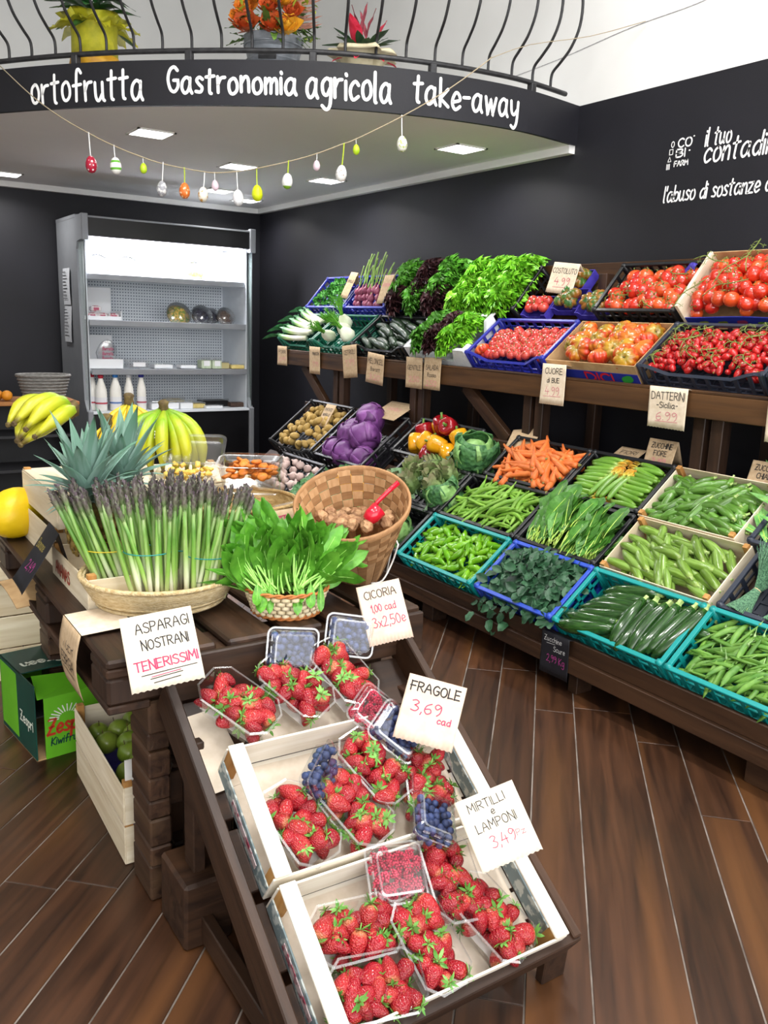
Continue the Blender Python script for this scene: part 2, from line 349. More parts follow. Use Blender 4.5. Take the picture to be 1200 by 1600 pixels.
struct('plaster_crack', MB().tube(smooth_line([(4.35, YR-.002, 2.93), (3.9, YR-.002, 2.95), (3.4, YR-.002, 2.99), (3.0, YR-.002, 3.0), (2.6, YR-.002, 3.04)], 6), .002, 5), mat('grey_crack', '#b9b9bb', '#8f8f92', 60, .9), parent=wr)
wb = struct('wall_back', MB().lohi((XB, YR-.12, 0), (XB+.12, 2.6, 2.667)), m_black)
struct('upper_plaster', MB().lohi((XB+.004, YR-.12, 2.667), (XB+.12, 2.6, 4.3)), m_white, parent=wb)
struct('wall_left', MB().lohi((-2.4, 2.5, 0), (XB, 2.62, 4.3)), m_white)
wfm = MB().lohi((-2.5, YR-.12, 0), (-2.38, 2.6, .25)).lohi((-2.5, YR-.12, 3.7), (-2.38, 2.6, 4.3)).lohi((-2.5, YR-.12, .25), (-2.38, -3.45, 3.7)).lohi((-2.5, 2.3, .25), (-2.38, 2.6, 3.7))
wf = struct('wall_front', wfm, m_white)
for y in (-1.5, .4): struct('mullion', MB().lohi((-2.46, y-.04, .25), (-2.4, y+.04, 3.7)), m_iron, parent=wf)
struct('ceiling', MB().lohi((-2.5, YR-.12, 4.3), (XB+.12, 2.62, 4.4)), m_white)
# ---------------------------------------------------------------- balcony slab with curved black fascia
CUR = smooth_line([(x, y, 0) for x, y in [(3.755, -3.7), (3.69, -3.2), (3.76, -2.7), (3.93, -2.25), (4.15, -1.93), (4.42, -1.62), (4.74, -1.31), (5.2, -.97), (5.9, -.55), (6.8, -.2), (7.88, 0)]], 8)
CS = [0]
for a, b in zip(CUR, CUR[1:]): CS.append(CS[-1]+(b-a).length)
def arc(s):
    """point, tangent and outward normal at arc length s from the right wall"""
    s = max(0, min(s, CS[-1]-1e-6)); i = max(k for k in range(len(CS)-1) if CS[k] <= s); t = (s-CS[i])/(CS[i+1]-CS[i])
    p = CUR[i].lerp(CUR[i+1], t); a = (CUR[min(i+1, len(CUR)-1)]-CUR[max(i-1, 0)]).normalized(); b = (CUR[min(i+2, len(CUR)-1)]-CUR[i]).normalized()
    tg = a.lerp(b, t).normalized(); return p, tg, V((-tg.y, tg.x, 0))
sb = MB(); n = len(CUR)
poly = [(p.x, p.y) for p in CUR]+[(XB, YR)]
sb.prism(poly, 2.46, 2.66)
slab = struct('ceiling_balcony', sb, m_soffit)
fm = MB()
for z0, z1, o0, o1 in ((2.46, 2.667, .0, .022),):
    vs = []
    for i, p in enumerate(CUR):
        tg = (CUR[min(i+1, n-1)]-CUR[max(i-1, 0)]).normalized(); nn = V((-tg.y, tg.x, 0))
        for o, z in ((o0, z0), (o1, z0), (o1, z1), (o0, z1)): q = p+nn*o; vs.append((q.x, q.y, z))
    fm.add(vs, [(i*4+j, i*4+(j+1) % 4, i*4+4+(j+1) % 4, i*4+4+j) for i in range(n-1) for j in range(4)]+[(0, 1, 2, 3), tuple(4*n-4+k for k in (3, 2, 1, 0))])
fas = struct('fascia', fm, m_black, parent=slab)
cn = MB().lohi((3.745, YR, 2.417), (XB, YR+.045, 2.462)).lohi((XB-.045, YR, 2.417), (XB, .0, 2.462))
struct('cornice', cn, m_white, parent=slab)
def fasc(s, z):
    p, tg, nn = arc(s); q = p+nn*.0245; return (q.x, q.y, z)
# lettering painted on the fascia: (word, arc length of its left end, of its right end, base, cap height, tilt)
for wd_, s0, s1, zb, ch in (('ortofrutta', 3.11, 2.46, 2.492, .14), ('Gastronomia', 2.325, 1.685, 2.517, .112), ('agricola', 1.635, 1.228, 2.505, .135), ('take-away', 1.112, .515, 2.515, .125)):
    lm = MB(); write(lm, wd_, 0, 0, ch, .0155, lambda x, y, s0=s0, zb=zb: fasc(s0-x, zb+y), 'l', width=s0-s1, jit=.5, seed=3, gap=1.9)
    lm.build('lettering', m_paint, slab)
# lettering on the black wall
def onwall(x0, z0):
    return lambda x, y: (x0-x, YR+.002, z0+y)
lm = MB()
for wd_, x0, z0, h_, wid, st in (('CO', 3.027, 2.353, .04, .08, .0075), ('BI', 3.034, 2.308, .036, .052, .0075), ('FARM', 3.04, 2.266, .024, .082, .0055)):
    write(lm, wd_, 0, 0, h_, st, onwall(x0, z0), 'l', width=wid)
for k, sh in enumerate((((.009, 0), (.006, .01), (0, .014), (-.006, .01), (-.009, 0), (-.006, -.01), (0, -.014), (.006, -.01), (.009, 0)), ((-.01, -.012), (.01, -.012), (.01, .012), (-.01, .012), (-.01, -.012)), ((-.01, -.01), (.01, -.01), (0, .012), (-.01, -.01)))):
    ribbon(lm, sh, .0045, onwall(3.06+.006*k, 2.372-.035*k))
for k in range(3): ribbon(lm, [(k*.008, -.012), (k*.008, .012)], .0045, onwall(3.085, 2.268))
ribbon(lm, [(0, 0), (.003, 0)], .006, onwall(2.938, 2.395)); ribbon(lm, [(0, 0), (.003, 0)], .007, onwall(2.957, 2.332))
lm.build('lettering', m_paint, wr)
lm = MB()
write(lm, 'il tuo', 0, 0, .08, .009, onwall(2.868, 2.338), 'l', width=.14, slant=.12)
write(lm, 'contadino', 0, 0, .1, .0105, onwall(2.866, 2.262), 'l', width=.42, slant=.12)
write(lm, "l'abuso di sostanze agricole", 0, 0, .075, .0085, onwall(3.085, 2.098), 'l', width=.79, slant=.12, gap=1.3)
lm.build('lettering', m_paint, wr)
# ---------------------------------------------------------------- wrought iron railing
rail = thing('balcony_railing', 'dark wrought iron balcony railing with bellied bars above the lettered black band', 'railing', T(0, 0, 2.667))
def railtube(z, r, off, flat=1):
    mb = MB(); pts = []
    for i in range(2, n):
        tg = (CUR[min(i+1, n-1)]-CUR[max(i-1, 0)]).normalized(); nn = V((-tg.y, tg.x, 0)); q = CUR[i]+nn*off; pts.append((q.x, q.y, z))
    return mb.tube(pts, r, 6)
railtube(.05, .013, -.015).build('bottom_rail', m_iron, rail, smooth=True)
railtube(.95, .018, .06).build('handrail', m_iron, rail, smooth=True)
bal = smooth_line([(0, 0, .05), (0, 0, .10), (.012, 0, .135), (.06, 0, .175), (.12, 0, .235), (.165, 0, .33), (.17, 0, .46), (.13, 0, .62), (.09, 0, .78), (.075, 0, .95)], 4)
bme = MB().tube(bal, .0075, 6).mesh('baluster', m_iron, True)
for s in [.233+.1525*k for k in range(28)]:
    p, tg, nn = arc(s); q = p-nn*.015; place('baluster', bme, rail, frame((q.x, q.y, 0), nn, -tg))
brk = MB().box((0, 0, .02), (.04, .035, .055), bev=.004).mesh('bracket', m_iron)
for s in (.39, 1.008, 1.61, 2.228, 2.853, 3.46):
    p, tg, nn = arc(s); q = p-nn*.012; place('bracket', brk, rail, frame((q.x, q.y, 0), nn, -tg))
# ---------------------------------------------------------------- recessed ceiling lights under the balcony
m_lit = emis('lit_diffuser', '#ffffff', 9)
for (x, y, lab) in ((5.143, -1.731, 'square recessed ceiling light above the red polka-dot egg'), (5.796, -2.556, 'square recessed ceiling light behind the middle of the egg garland'), (4.248, -3.278, 'square recessed ceiling light nearest the right end of the lettered band'),
                    (7.45, -1.36, 'square recessed ceiling light cut by the left picture edge'), (7.0, -2.906, 'square recessed ceiling light over the open refrigerator'), (5.867, -3.29, 'square recessed ceiling light behind the white egg by the black wall'), (7.36, -3.323, 'square recessed ceiling light in the corner above the refrigerator')):
    t = thing('ceiling_light', lab, 'ceiling light', T(x, y, 2.46), 'recessed lights under the balcony')
    f = MB()
    for a in range(4): f.box((cos(a*PI/2)*.105, sin(a*PI/2)*.105, -.003), (.014, .224, .008), E(0, 0, a*PI/2))
    f.build('frame', m_white, t)
    MB().box((0, 0, -.002), (.196, .196, .005)).build('diffuser', m_lit, t)
    l = area('recessed_lamp', (x, y, 2.445), (0, 0, 0), .19, .19, 8, (1, .98, .95)); l.data.spread = R(150)
# lamps of the sales room itself, on the high ceiling out of view
for (x, y, lab) in ((2.2, -2.2, 'long sales room ceiling lamp above the low vegetable table'), (2.2, -.2, 'long sales room ceiling lamp above the pallet table'), (.2, -2.2, 'long sales room ceiling lamp behind the viewer on the rack side'), (.2, -.2, 'long sales room ceiling lamp behind the viewer on the fruit side')):
    t = thing('ceiling_light', lab, 'ceiling light', T(x, y, 4.3), 'sales room lamps')
    MB().box((0, 0, -.02), (1.3, .32, .04), bev=.006).build('frame', m_white, t)
    MB().box((0, 0, -.043), (1.24, .28, .006)).build('diffuser', m_lit, t)
    area('sales_room_lamp', (x, y, 4.24), (0, 0, 0), 1.2, .28, 45, (1, .98, .95))
# ---------------------------------------------------------------- sloping lower display table along the right wall
TL = R(39); LV = V((0, -cos(TL), sin(TL))); LN = V((0, sin(TL), cos(TL))); LO = V((0, -2.41, .30))     # rim plane of its crates
CH = .13                                                                                                  # crate height
def lowM(x, s, off=0, h=CH): o = LO+LV*s-LN*(h-off); return frame((x, o.y, o.z), (-1, 0, 0), LV)
def box_part(name, lo, hi, m, parent, bev=.003): return MB().lohi(lo, hi, bev=bev).build(name, m, parent)
X0, X1 = .55, 5.85
lt = thing('display_table', 'long low sloping brown wooden display table on short legs along the black wall', 'display table', T(0, 0, 0))
box_part('front_board', (X0, -2.455, .172), (X1, -2.432, .238), m_dark, lt)
box_part('front_beam', (X0, -2.475, .104), (X1, -2.415, .172), m_dark, lt)
for x, wv in ((1.4, .17), (2.275, .05), (3.28, .09), (4.3, .09), (5.3, .09), (.75, .09)):
    box_part('leg', (x-wv/2, -2.56, 0), (x+wv/2, -2.47, .104), m_dark, lt)
for x in (1.4, 2.275, 3.28, 4.3, 5.3):
    box_part('rear_leg', (x-.04, -3.24, 0), (x+.04, -3.16, .80), m_darkz, lt)
    b = MB().box((0, .48, -.055), (.05, 1.0, .07), bev=.003); b.build('bearer', m_darky, lt, lowM(x, 0, 0))
for k in range(6):
    MB().box((0, 0, 0), (X1-X0, .12, .016), bev=.002).build('deck_slat', m_dark, lt, T((X0+X1)/2, 0, 0) @ T(*(V((0, LO.y, LO.z))+LV*(.07+.16*k)-LN*(CH+.01))) @ E(-TL, 0, 0))
box_part('back_board', (X0, -3.27, .80), (X1, -3.13, .838), m_dark, lt)
box_part('back_riser', (X0, -3.155, .70), (X1, -3.13, .80), m_dark, lt)
# ---------------------------------------------------------------- upper rack standing on posts
UO = V((0, -3.10, 1.30)); UO2 = V((0, -3.36, 1.55)); TU2 = R(50); UV2 = V((0, -cos(TU2), sin(TU2))); UN2 = V((0, sin(TU2), cos(TU2)))
def upM(x, row, h=CH, off=0, s=0):
    if row == 0: o = UO+LV*s-LN*(h-off); return frame((x, o.y, o.z), (-1, 0, 0), LV)
    o = UO2+UV2*s-UN2*(h-off); return frame((x, o.y, o.z), (-1, 0, 0), UV2)
ur = thing('crate_rack', 'raised sloping wooden rack on posts holding the tomato and salad crates', 'rack', T(0, 0, .838))
UX0, UX1 = .6, 6.22
def rb(name, lo, hi, m, bev=.003): return MB().lohi((lo[0], lo[1], lo[2]-.838), (hi[0], hi[1], hi[2]-.838), bev=bev).build(name, m, ur)
rb('front_beam', (UX0, -3.15, 1.103), (UX1, -3.105, 1.205), m_shelf)
rb('front_ledge', (UX0, -3.19, 1.205), (UX1, -3.105, 1.217), m_shelf, .002)
for x in (1.25, 2.28, 3.36, 4.42, 5.4):
    for dx in (-.045, .045): rb('post', (x+dx-.03, -3.22, .838), (x+dx+.03, -3.16, 1.2), m_darkz)
    rb('rear_post', (x-.03, -3.66, .838-.838), (x+.03, -3.60, 1.75), m_darkz)
    a = V((x, -3.2, 1.15)); b = V((x, -3.62, 1.48)); MB().box((0, 0, 0), (.04, (b-a).length, .06)).build('bearer', m_darky, ur, T(*((a+b)/2-V((0, 0, .838)))) @ E(-math.atan2(b.z-a.z, a.y-b.y), 0, 0))
for xa, za, xb, zb in ((3.95, 1.105, 3.55, .838), (5.95, 1.105, 5.6, .838), (1.9, 1.105, 1.55, .838)):
    a = V((xa, -3.18, za)); b = V((xb, -3.18, zb)); MB().box((0, 0, 0), ((b-a).length, .04, .075), bev=.003).build('brace', m_dark, ur, T(*((a+b)/2-V((0, 0, .838)))) @ E(0, math.atan2(za-zb, xb-xa), 0))
for s in (.06, .17, .28):
    o = UO+LV*s-LN*(CH+.009); MB().box((0, 0, 0), (UX1-UX0, .07, .016), bev=.002).build('deck_slat', m_shelf, ur, T((UX0+UX1)/2, o.y, o.z-.838) @ E(-TL, 0, 0))
for s in (.06, .17, .28):
    o = UO2+UV2*s-UN2*(CH+.009); MB().box((0, 0, 0), (UX1-UX0, .07, .016), bev=.002).build('deck_slat', m_shelf, ur, T((UX0+UX1)/2, o.y, o.z-.838) @ E(-TU2, 0, 0))
rb('back_board', (UX0, -3.695, 1.64), (UX1, -3.668, 1.812), m_shelf)
# ---------------------------------------------------------------- pallet table in the middle
ZT = .68
pt = thing('pallet_table', 'dark stained pallet laid flat as a table top under the asparagus and fruit baskets', 'table', T(2.52, -.925, .55))
PX0, PX1, PY0, PY1 = 1.84, 3.2, -1.36, -.49
def pb(name, lo, hi, m, bev=.004): return MB().lohi((lo[0]-2.52, lo[1]+.925, lo[2]-.55), (hi[0]-2.52, hi[1]+.925, hi[2]-.55), bev=bev).build(name, m, pt)
wb_ = [(-.49, -.625), (-.655, -.755), (-.785, -.92), (-.95, -1.05), (-1.08, -1.195), (-1.225, -1.36)]
for a, b in wb_: pb('deck_board', (PX0, b, ZT-.022), (PX1, a, ZT), m_dark, .006)
for x in (PX0, 2.45, PX1-.14): pb('stringer', (x, PY0, ZT-.044), (x+.14, PY1, ZT-.022), m_darky)
for x in (PX0, 2.45, PX1-.14):
    for y in (-.49, -.855, -1.22): pb('block', (x, y-.14, ZT-.112), (x+.14, y, ZT-.044), m_darkz, .008)
for y in (-.49, -.875, -1.26): pb('bottom_board', (PX0, y-.1, ZT-.132), (PX1, y, ZT-.112), m_dark)
pb('front_board', (PX0-.02, -1.36, ZT-.125), (PX0-.001, -.64, ZT-.012), m_darky)
# pallets standing upright that carry it
def upright(x, lab, flip=1):
    t = thing('upright_pallet', lab, 'pallet', T(x, -.925, 0))
    rgp = random.Random(int(x*100))
    for s in (1, -1):
        zz = 0
        for hgt in (.10, .055, .075, .05, .062, .07, .048, .088):
            MB().box((.066+rgp.uniform(-.006, .006), s*.305+rgp.uniform(-.002, .002), zz+hgt/2), (.14, .056, hgt-.002), bev=.005).build('board_end', m_darkx, t); zz += hgt
    for y in (-.17, 0, .17):
        MB().box((.03, y, .274), (.02, .13, .548), bev=.004).build('upright_board', m_darkz, t)
    for z in (.05, .274, .49):
        MB().box((.052, 0, z), (.022, .55, .09), bev=.004).build('cross_board', m_darky, t)
        for y in (-.2, 0, .2): MB().box((.093, y, z), (.058, .1, .1), bev=.005).build('block', m_darkz, t)
    for y in (-.2, 0, .2): MB().box((.133, y, .274), (.022, .1, .548), bev=.004).build('rear_board', m_darkz, t)
    return t
upright(1.88, 'upright dark pallet carrying the front end of the pallet table behind the strawberry stand')
upright(2.95, 'upright dark pallet carrying the rear end of the pallet table beside the melon')
for k, (y, lab) in enumerate(((-.66, 'rough dark timber block on the floor behind the strawberry stand leg'), (-1.2, 'rough dark timber block on the floor under the strawberry stand'))):
    tag(MB().box((0, 0, .085), (.17, .12, .17), bev=.008).jig(.004, 9, k).build('timber_block', m_darky, None, T(1.75, y, 0)), lab, 'timber block')
# ---------------------------------------------------------------- sloping strawberry stand
TS = R(34); SV = V((cos(TS), 0, sin(TS))); SN = V((-sin(TS), 0, cos(TS))); SO = V((1.117, -.63, .168))
def trayM(a, b, off=0, rz=0): o = SO+SV*b+SN*off+V((0, -a, 0)); return frame(o, (0, -1, 0), SV) @ E(0, 0, rz)
st = thing('strawberry_stand', 'dark wooden sloping tray stand holding the strawberry crates in front of the pallet table', 'stand', trayM(0, 0))
for (x, nm) in ((-.012, 'side_board'), (.652, 'side_board')): MB().box((x, .40, -.045), (.024, .84, .10), bev=.003).build(nm, m_darky, st)
MB().box((.32, -.014, -.05), (.688, .026, .09), bev=.003).build('front_board', m_dark, st)
for k in range(5): MB().box((.32, .07+.165*k, -.088), (.64, .14, .014), bev=.002).build('deck_slat', m_dark, st)
iv = trayM(0, 0).inverted()
def stw(name, a, b, sz, m):
    a = V(a); b = V(b); d = (b-a); L = d.length; Mw = T(*((a+b)/2)) @ d.to_track_quat('X', 'Z').to_matrix().to_4x4()
    MB().box((0, 0, 0), (L, sz[0], sz[1]), bev=.003).build(name, m, st, iv @ Mw)
stw('leg', (1.87, -.655, .05), (1.02, -.655, .035), (.028, .07), m_dark)
stw('leg', (1.87, -1.245, .05), (1.25, -1.245, .04), (.028, .07), m_dark)
stw('foot', (1.165, -1.285, .10), (1.175, -1.285, .0), (.07, .025), m_darkz)
stw('foot', (1.2, -.62, .15), (1.2, -.62, .0), (.07, .025), m_darkz)
stw('prop', (1.74, -.655, .5), (1.74, -.655, .05), (.03, .06), m_darkz)
stw('prop', (1.74, -1.245, .5), (1.74, -1.245, .05), (.03, .06), m_darkz)
# ---------------------------------------------------------------- low brown shelf unit with oranges in the back
sh = thing('side_shelf', 'dark low shelf unit with a honey brown top beside the refrigerator', 'shelf', T(6.5, -.8, 0))
m_honey = wood('honey_brown_wood', '#7a4c22', '#a06a35', None, 1, 26, .5, .1, .05, .4)
m_laminate = mat('dark_grey_laminate', '#1c1c1f', '#26262a', 4, .5)  # one even dark grey for the shelf unit's panels and boards
MB().lohi((-.2, -.76, .80), (.25, .9, .825), bev=.004).build('top', m_honey, sh)
for y in (-.72, .05, .86): MB().lohi((-.17, y-.015, 0), (.22, y+.015, .80)).build('side_panel', m_laminate, sh)
for z in (.06, .33, .57): MB().lohi((-.17, -.72, z), (.22, .86, z+.02), bev=.002).build('shelf_board', m_laminate, sh)
MB().lohi((.2, -.72, .06), (.22, .86, .8)).build('back_panel', m_laminate, sh)
# ---------------------------------------------------------------- crates and boxes (local: x to the right, y up the slope, z off the slope)
def plastic(nm, c): return mat(nm, c, None, rough=.38, spec=.5, bump=.03, bscale=300)
m_teal = plastic('teal_plastic', '#0f8f8d'); m_blue = plastic('blue_plastic', '#272f9a'); m_blk = plastic('black_plastic', '#17181b'); m_grn = plastic('green_plastic', '#0d5b47'); m_navy = plastic('navy_plastic', '#2a303e'); m_lblue = plastic('bright_blue_plastic', '#2b4db8')
m_foam = mat('white_foam', '#eef1f4', '#e2e6ea', 60, .85, .05, 300); m_card = mat('brown_cardboard', '#b08d62', '#c4a276', 20, .85); m_blueprint = mat('blue_printed_card', '#1d2a8f', '#24339c', 8, .6); m_whitecard = mat('white_card', '#eceae6', '#dcd9d2', 14, .8)
m_purple = mat('purple_tray_liner', '#3a2f96', '#4a3fae', 30, .6)
def wall_bars(L, h, bars=9, cut=0, t=.009, mid=True, holes=True):
    """one slotted wall, x 0..L, z 0..h, thickness around y = 0"""
    mb = MB()
    top = [(L*i/16, 0, h-cut*h*max(0, min(1, (sin(PI*i/16)-.25)/.45))) for i in range(17)] if cut else [(0, 0, h), (L, 0, h)]
    mb.tube(top, t*.95, 4, flat=1.2, ref=(0, 1, 0)) if cut else mb.box((L/2, 0, h-.006), (L, t*2.1, .014), bev=.002)
    mb.box((L/2, 0, .012), (L, t, .024))
    for x in (.012, L-.012): mb.box((x, 0, h/2), (.028, t*1.3, h))
    if cut: mb.box((L/2, 0, h*.35), (L, t*.8, .008))
    elif mid: mb.box((L/2, 0, h*.62), (L, t*.8, .009))
    for i in range(1, bars):
        x = L*i/bars; hh = h-cut*h*max(0, min(1, (sin(PI*i/bars)-.25)/.45)) if cut else h; mb.box((x, 0, hh/2), (.018, t*.8, hh))
    return mb
_cr = {}
def crate(label, M, w, d, m, h=CH, cut=0, name='plastic_crate', bars=9, group=None, mesh_floor=True):
    t = thing(name, label, 'crate', M, group); k = (w, d, h, cut, m.name, bars)
    if k not in _cr:
        fb = MB()
        for i in range(int(w/.045)+1): fb.box((i*w/int(w/.045), d/2, .004), (.012, d-.01, .006))
        for j in range(int(d/.045)+1): fb.box((w/2, j*d/int(d/.045), .003), (w-.01, .012, .006))
        fb.lohi((.002, .002, -.001), (w-.002, d-.002, .0015))
        cb = MB()
        for x, y in ((.006, .006),): cb.tube([(0, 0, 0), (0, 0, h+.006)], .013, 8)
        _cr[k] = (fb.mesh('base', m), wall_bars(w, h, bars, cut).mesh('front_panel', m), wall_bars(w, h, bars).mesh('back_panel', m), wall_bars(d, h, max(4, bars//2)).mesh('side_panel', m), cb.mesh('corner_post', m, True))
    b, f, bk, s, c = _cr[k]
    place('base', b, t); place('front_panel', f, t, T(0, .006, 0)); place('back_panel', bk, t, T(0, d-.006, 0))
    for x in (.006, w-.006): place('side_panel', s, t, T(x, 0, 0) @ E(0, 0, PI/2))
    for x in (.01, w-.01):
        for y in (.01, d-.01): place('corner_post', c, t, T(x, y, 0))
    return t
def wood_crate(label, M, w, d, h=.11, rows=2, name='wooden_crate', m=None, my=None, post=.022, group=None, print_side=False):
    m = m or m_pale; my = my or m_paley; t = thing(name, label, 'crate', M, group); q = .004
    for x in (post/2+q, w-post/2-q):
        for y in (post/2+q, d-post/2-q): MB().box((x, y, h*.5+.006), (post, post, h+.012), bev=.001).build('corner_post', m_block, t)
    bh = h/rows-.006*(rows > 1)
    for r in range(rows):
        z = h/rows*(r+.5)
        for y in (q/2, d-q/2): MB().box((w/2, y, z), (w, q, bh), bev=.001).build('side_board', m, t)
        for x in (q/2, w-q/2): MB().box((x, d/2, z), (q, d-2*q, bh), bev=.001).build('end_board', my, t)
    for i in range(4): MB().box((w/2, d*(i+.5)/4, .003), (w-2*q, d/4-.008, .005)).build('base_slat', m, t)
    return t
def box_walls(t, w, d, h, m, th=.004, names=('front_panel', 'back_panel', 'side_panel'), cutf=0):
    poly = [(0, 0), (w, 0), (w, h), (w*.86, h), (w*.78, h*(1-cutf)), (w*.22, h*(1-cutf)), (w*.14, h), (0, h)] if cutf else [(0, 0), (w, 0), (w, h), (0, h)]
    X = M4(((1, 0, 0, 0), (0, 0, 1, 0), (0, 1, 0, 0), (0, 0, 0, 1)))
    MB().prism(poly, 0, th, tf=X).build('front_panel', m, t); MB().lohi((0, d-th, 0), (w, d, h)).build('back_panel', m, t)
    for x in (0, w-th): MB().lohi((x, th, 0), (x+th, d-th, h)).build('side_panel', m, t)
    MB().lohi((th, th, 0), (w-th, d-th, th)).build('base', m, t)
C1, C2, C3, C4 = 2.365, 2.875, 3.485, 4.10      # screen-left edge of each lower column
g_low = 'crates on the low display table'
def lc(label, x, s, w, m, **k): return crate(label, lowM(x, s), w, .30, m, group=g_low, **k)
lc('teal plastic crate of pea pods, front row of the low table', 1.80, 0, .54, m_teal)
lc('teal plastic crate of dark green zucchini, front row of the low table', C1-.005, 0, .54, m_teal)
lc('bright blue plastic crate under dark spinach-like greens', C2-.015, 0, .485, m_lblue)
lc('teal plastic crate of bright green friggitelli peppers', C3, 0, .59, m_teal)
lc('black plastic crate of long broad bean pods', C3, .31, .59, m_blk)
lc('black plastic crate of leafy chard', C2, .31, .49, m_blk)
lc('navy plastic crate of feathery dill bunches', 1.79, .31, .54, m_navy)
lc('black plastic crate of orange carrots', 3.42, .625, .53, m_blk)
lc('black plastic crate of zucchini with flowers', C2, .625, .485, m_blk)
lc('navy plastic crate at the right picture edge with long green leaves', 1.86, .625, .54, m_navy)
lc('black plastic crate of artichokes', C4, .31, .59, m_blk)
lc('black plastic crate of red and yellow bell peppers', 4.30, .625, .60, m_blk)
lc('black plastic crate of cabbages in the front row', C4, 0, .59, m_blk)
lc('black plastic crate of dark green leaves behind the woven walnut basket', 4.72, .05, .58, m_blk)
crate('black plastic crate of red cabbages', lowM(5.02, .44), .60, .46, m_blk, group=g_low)
crate('black plastic crate of small yellow potatoes', lowM(5.70, .44), .62, .46, m_blk, group=g_low, cut=.35)
lc('black plastic crate of garlic beside the potatoes', 5.34, .08, .58, m_blk)
wood_crate('pale wooden crate of slim light zucchini in the middle row', lowM(C1-.01, .312), .53, .295, .13, 1, m=m_pale, my=m_paley, group=g_low)
wood_crate('pale wooden crate of small zucchini in the back row', lowM(C1+.015, .615), .47, .31, .13, 1, m=m_pale, my=m_paley, group=g_low)
g_up = 'crates on the raised rack'
def uc(label, x, row, w, m, **k):
    k.setdefault('group', g_up); return crate(label, upM(x, row), w, .315, m, **k)
uc('green plastic crate of white leeks', 6.27, 0, .54, m_grn, cut=.5)
uc('green plastic crate of fennel bulbs', 5.715, 0, .54, m_grn, cut=.4)
uc('black plastic crate of dark cucumbers', 5.15, 0, .64, m_blk, cut=.35)
uc('blue plastic crate of pinkish red tomatoes in punnets', 3.885, 0, .63, m_blue, cut=.4)
uc('dark slate plastic crate of small datterini tomatoes', 2.645, 0, .63, m_navy, cut=.3)
uc('dark slate plastic crate cut by the right picture edge on the raised rack', 2.0, 0, .6, m_navy, cut=.3)
uc('blue plastic crate of parsley on the raised rack', 6.30, 1, .58, m_blue)
uc('blue plastic crate of red spring onions', 5.70, 1, .56, m_blue)
uc('black plastic crate of mixed red and green lettuce', 5.08, 1, .66, m_blk)
crate('tall black plastic crate of curly green lettuce', upM(4.40, 1, .2), .60, .33, m_blk, h=.2, group=g_up)
uc('black plastic crate of round vine tomatoes', 3.19, 1, .51, m_blk)
# white foam crate with a scooped front
t = thing('foam_crate', 'white foam crate of mixed salad heads on the raised rack', 'crate', upM(4.49, 0), g_up)
X = M4(((1, 0, 0, 0), (0, 0, 1, 0), (0, 1, 0, 0), (0, 0, 0, 1)))
w_, d_ = .59, .315
MB().prism([(0, 0), (w_, 0), (w_, .14), (w_*.84, .14), (w_*.76, .055), (w_*.24, .055), (w_*.16, .14), (0, .14)], 0, .022, tf=X).build('front_panel', m_foam, t)
MB().prism([(0, 0), (w_, 0), (w_, .16), (0, .16)], d_-.022, d_, tf=X).build('back_panel', m_foam, t)
Xs = M4(((0, 0, 1, 0), (1, 0, 0, 0), (0, 1, 0, 0), (0, 0, 0, 1)))
for x in (0, w_-.022): MB().prism([(.02, 0), (d_, 0), (d_, .17), (d_*.75, .17), (d_*.6, .10), (d_*.3, .10), (d_*.2, .14), (.02, .14)], x, x+.022, tf=Xs).build('side_panel', m_foam, t)
MB().lohi((.02, .02, 0), (w_-.02, d_-.02, .015)).build('base', m_foam, t)
# cardboard crate of heirloom tomatoes with printed blue front
t = thing('cardboard_crate', 'brown cardboard crate with blue printed front holding ribbed orange tomatoes', 'crate', upM(3.235, 0), g_up)
box_walls(t, .575, .315, .125, m_card)
MB().lohi((.10, -.002, .002), (.572, 0, .075)).build('blue_print', m_blueprint, t)
lm = MB(); write(lm, 'DICI', .33, .018, .05, .011, lambda x, y: (x, -.004, y), width=.17); lm.build('lettering', mat('red_print', '#d3202e'), t)
lm = MB(); ribbon(lm, [(.49, .04), (.52, .05)], .04, lambda x, y: (x, -.004, y)); lm.build('leaf_print', mat('green_print', '#2c9a3c'), t)
# flat blue tray crate with pale wooden side rail: tomatoes on the vine
t = thing('tomato_crate', 'pale wooden sided crate with blue printed front heaped with vine tomatoes', 'crate', upM(2.66, 1, .12), g_up)
MB().lohi((0, 0, .01), (.018, .335, .155), bev=.002).build('side_rail', m_paley, t); MB().lohi((.63, 0, .01), (.648, .335, .155), bev=.002).build('side_rail', m_paley, t)
MB().sheet(lambda u, v: (.02+u*.61, 0, .02+v*.055+.012*sin(u*PI)**2), 12, 2, .004).build('front_panel', m_blueprint, t)
MB().lohi((.02, .331, 0), (.63, .335, .15)).build('back_panel', m_card, t); MB().lohi((.018, 0, 0), (.63, .331, .006)).build('base', m_card, t)
for (x, y, c) in ((.1, .03, '#8f9a2c'), (.2, .026, '#6f7d25'), (.3, .03, '#8f2f5a'), (.4, .026, '#5f8a2c'), (.5, .03, '#9a8a2c')):
    lm = MB(); ribbon(lm, [(x, y+.012), (x+.03, y+.014)], .022, lambda x, y: (x, -.003, y+.014*sin((x-.02)/.61*PI)**2)); lm.build('fruit_print', mat('fruit_print_'+c[1:], c), t)
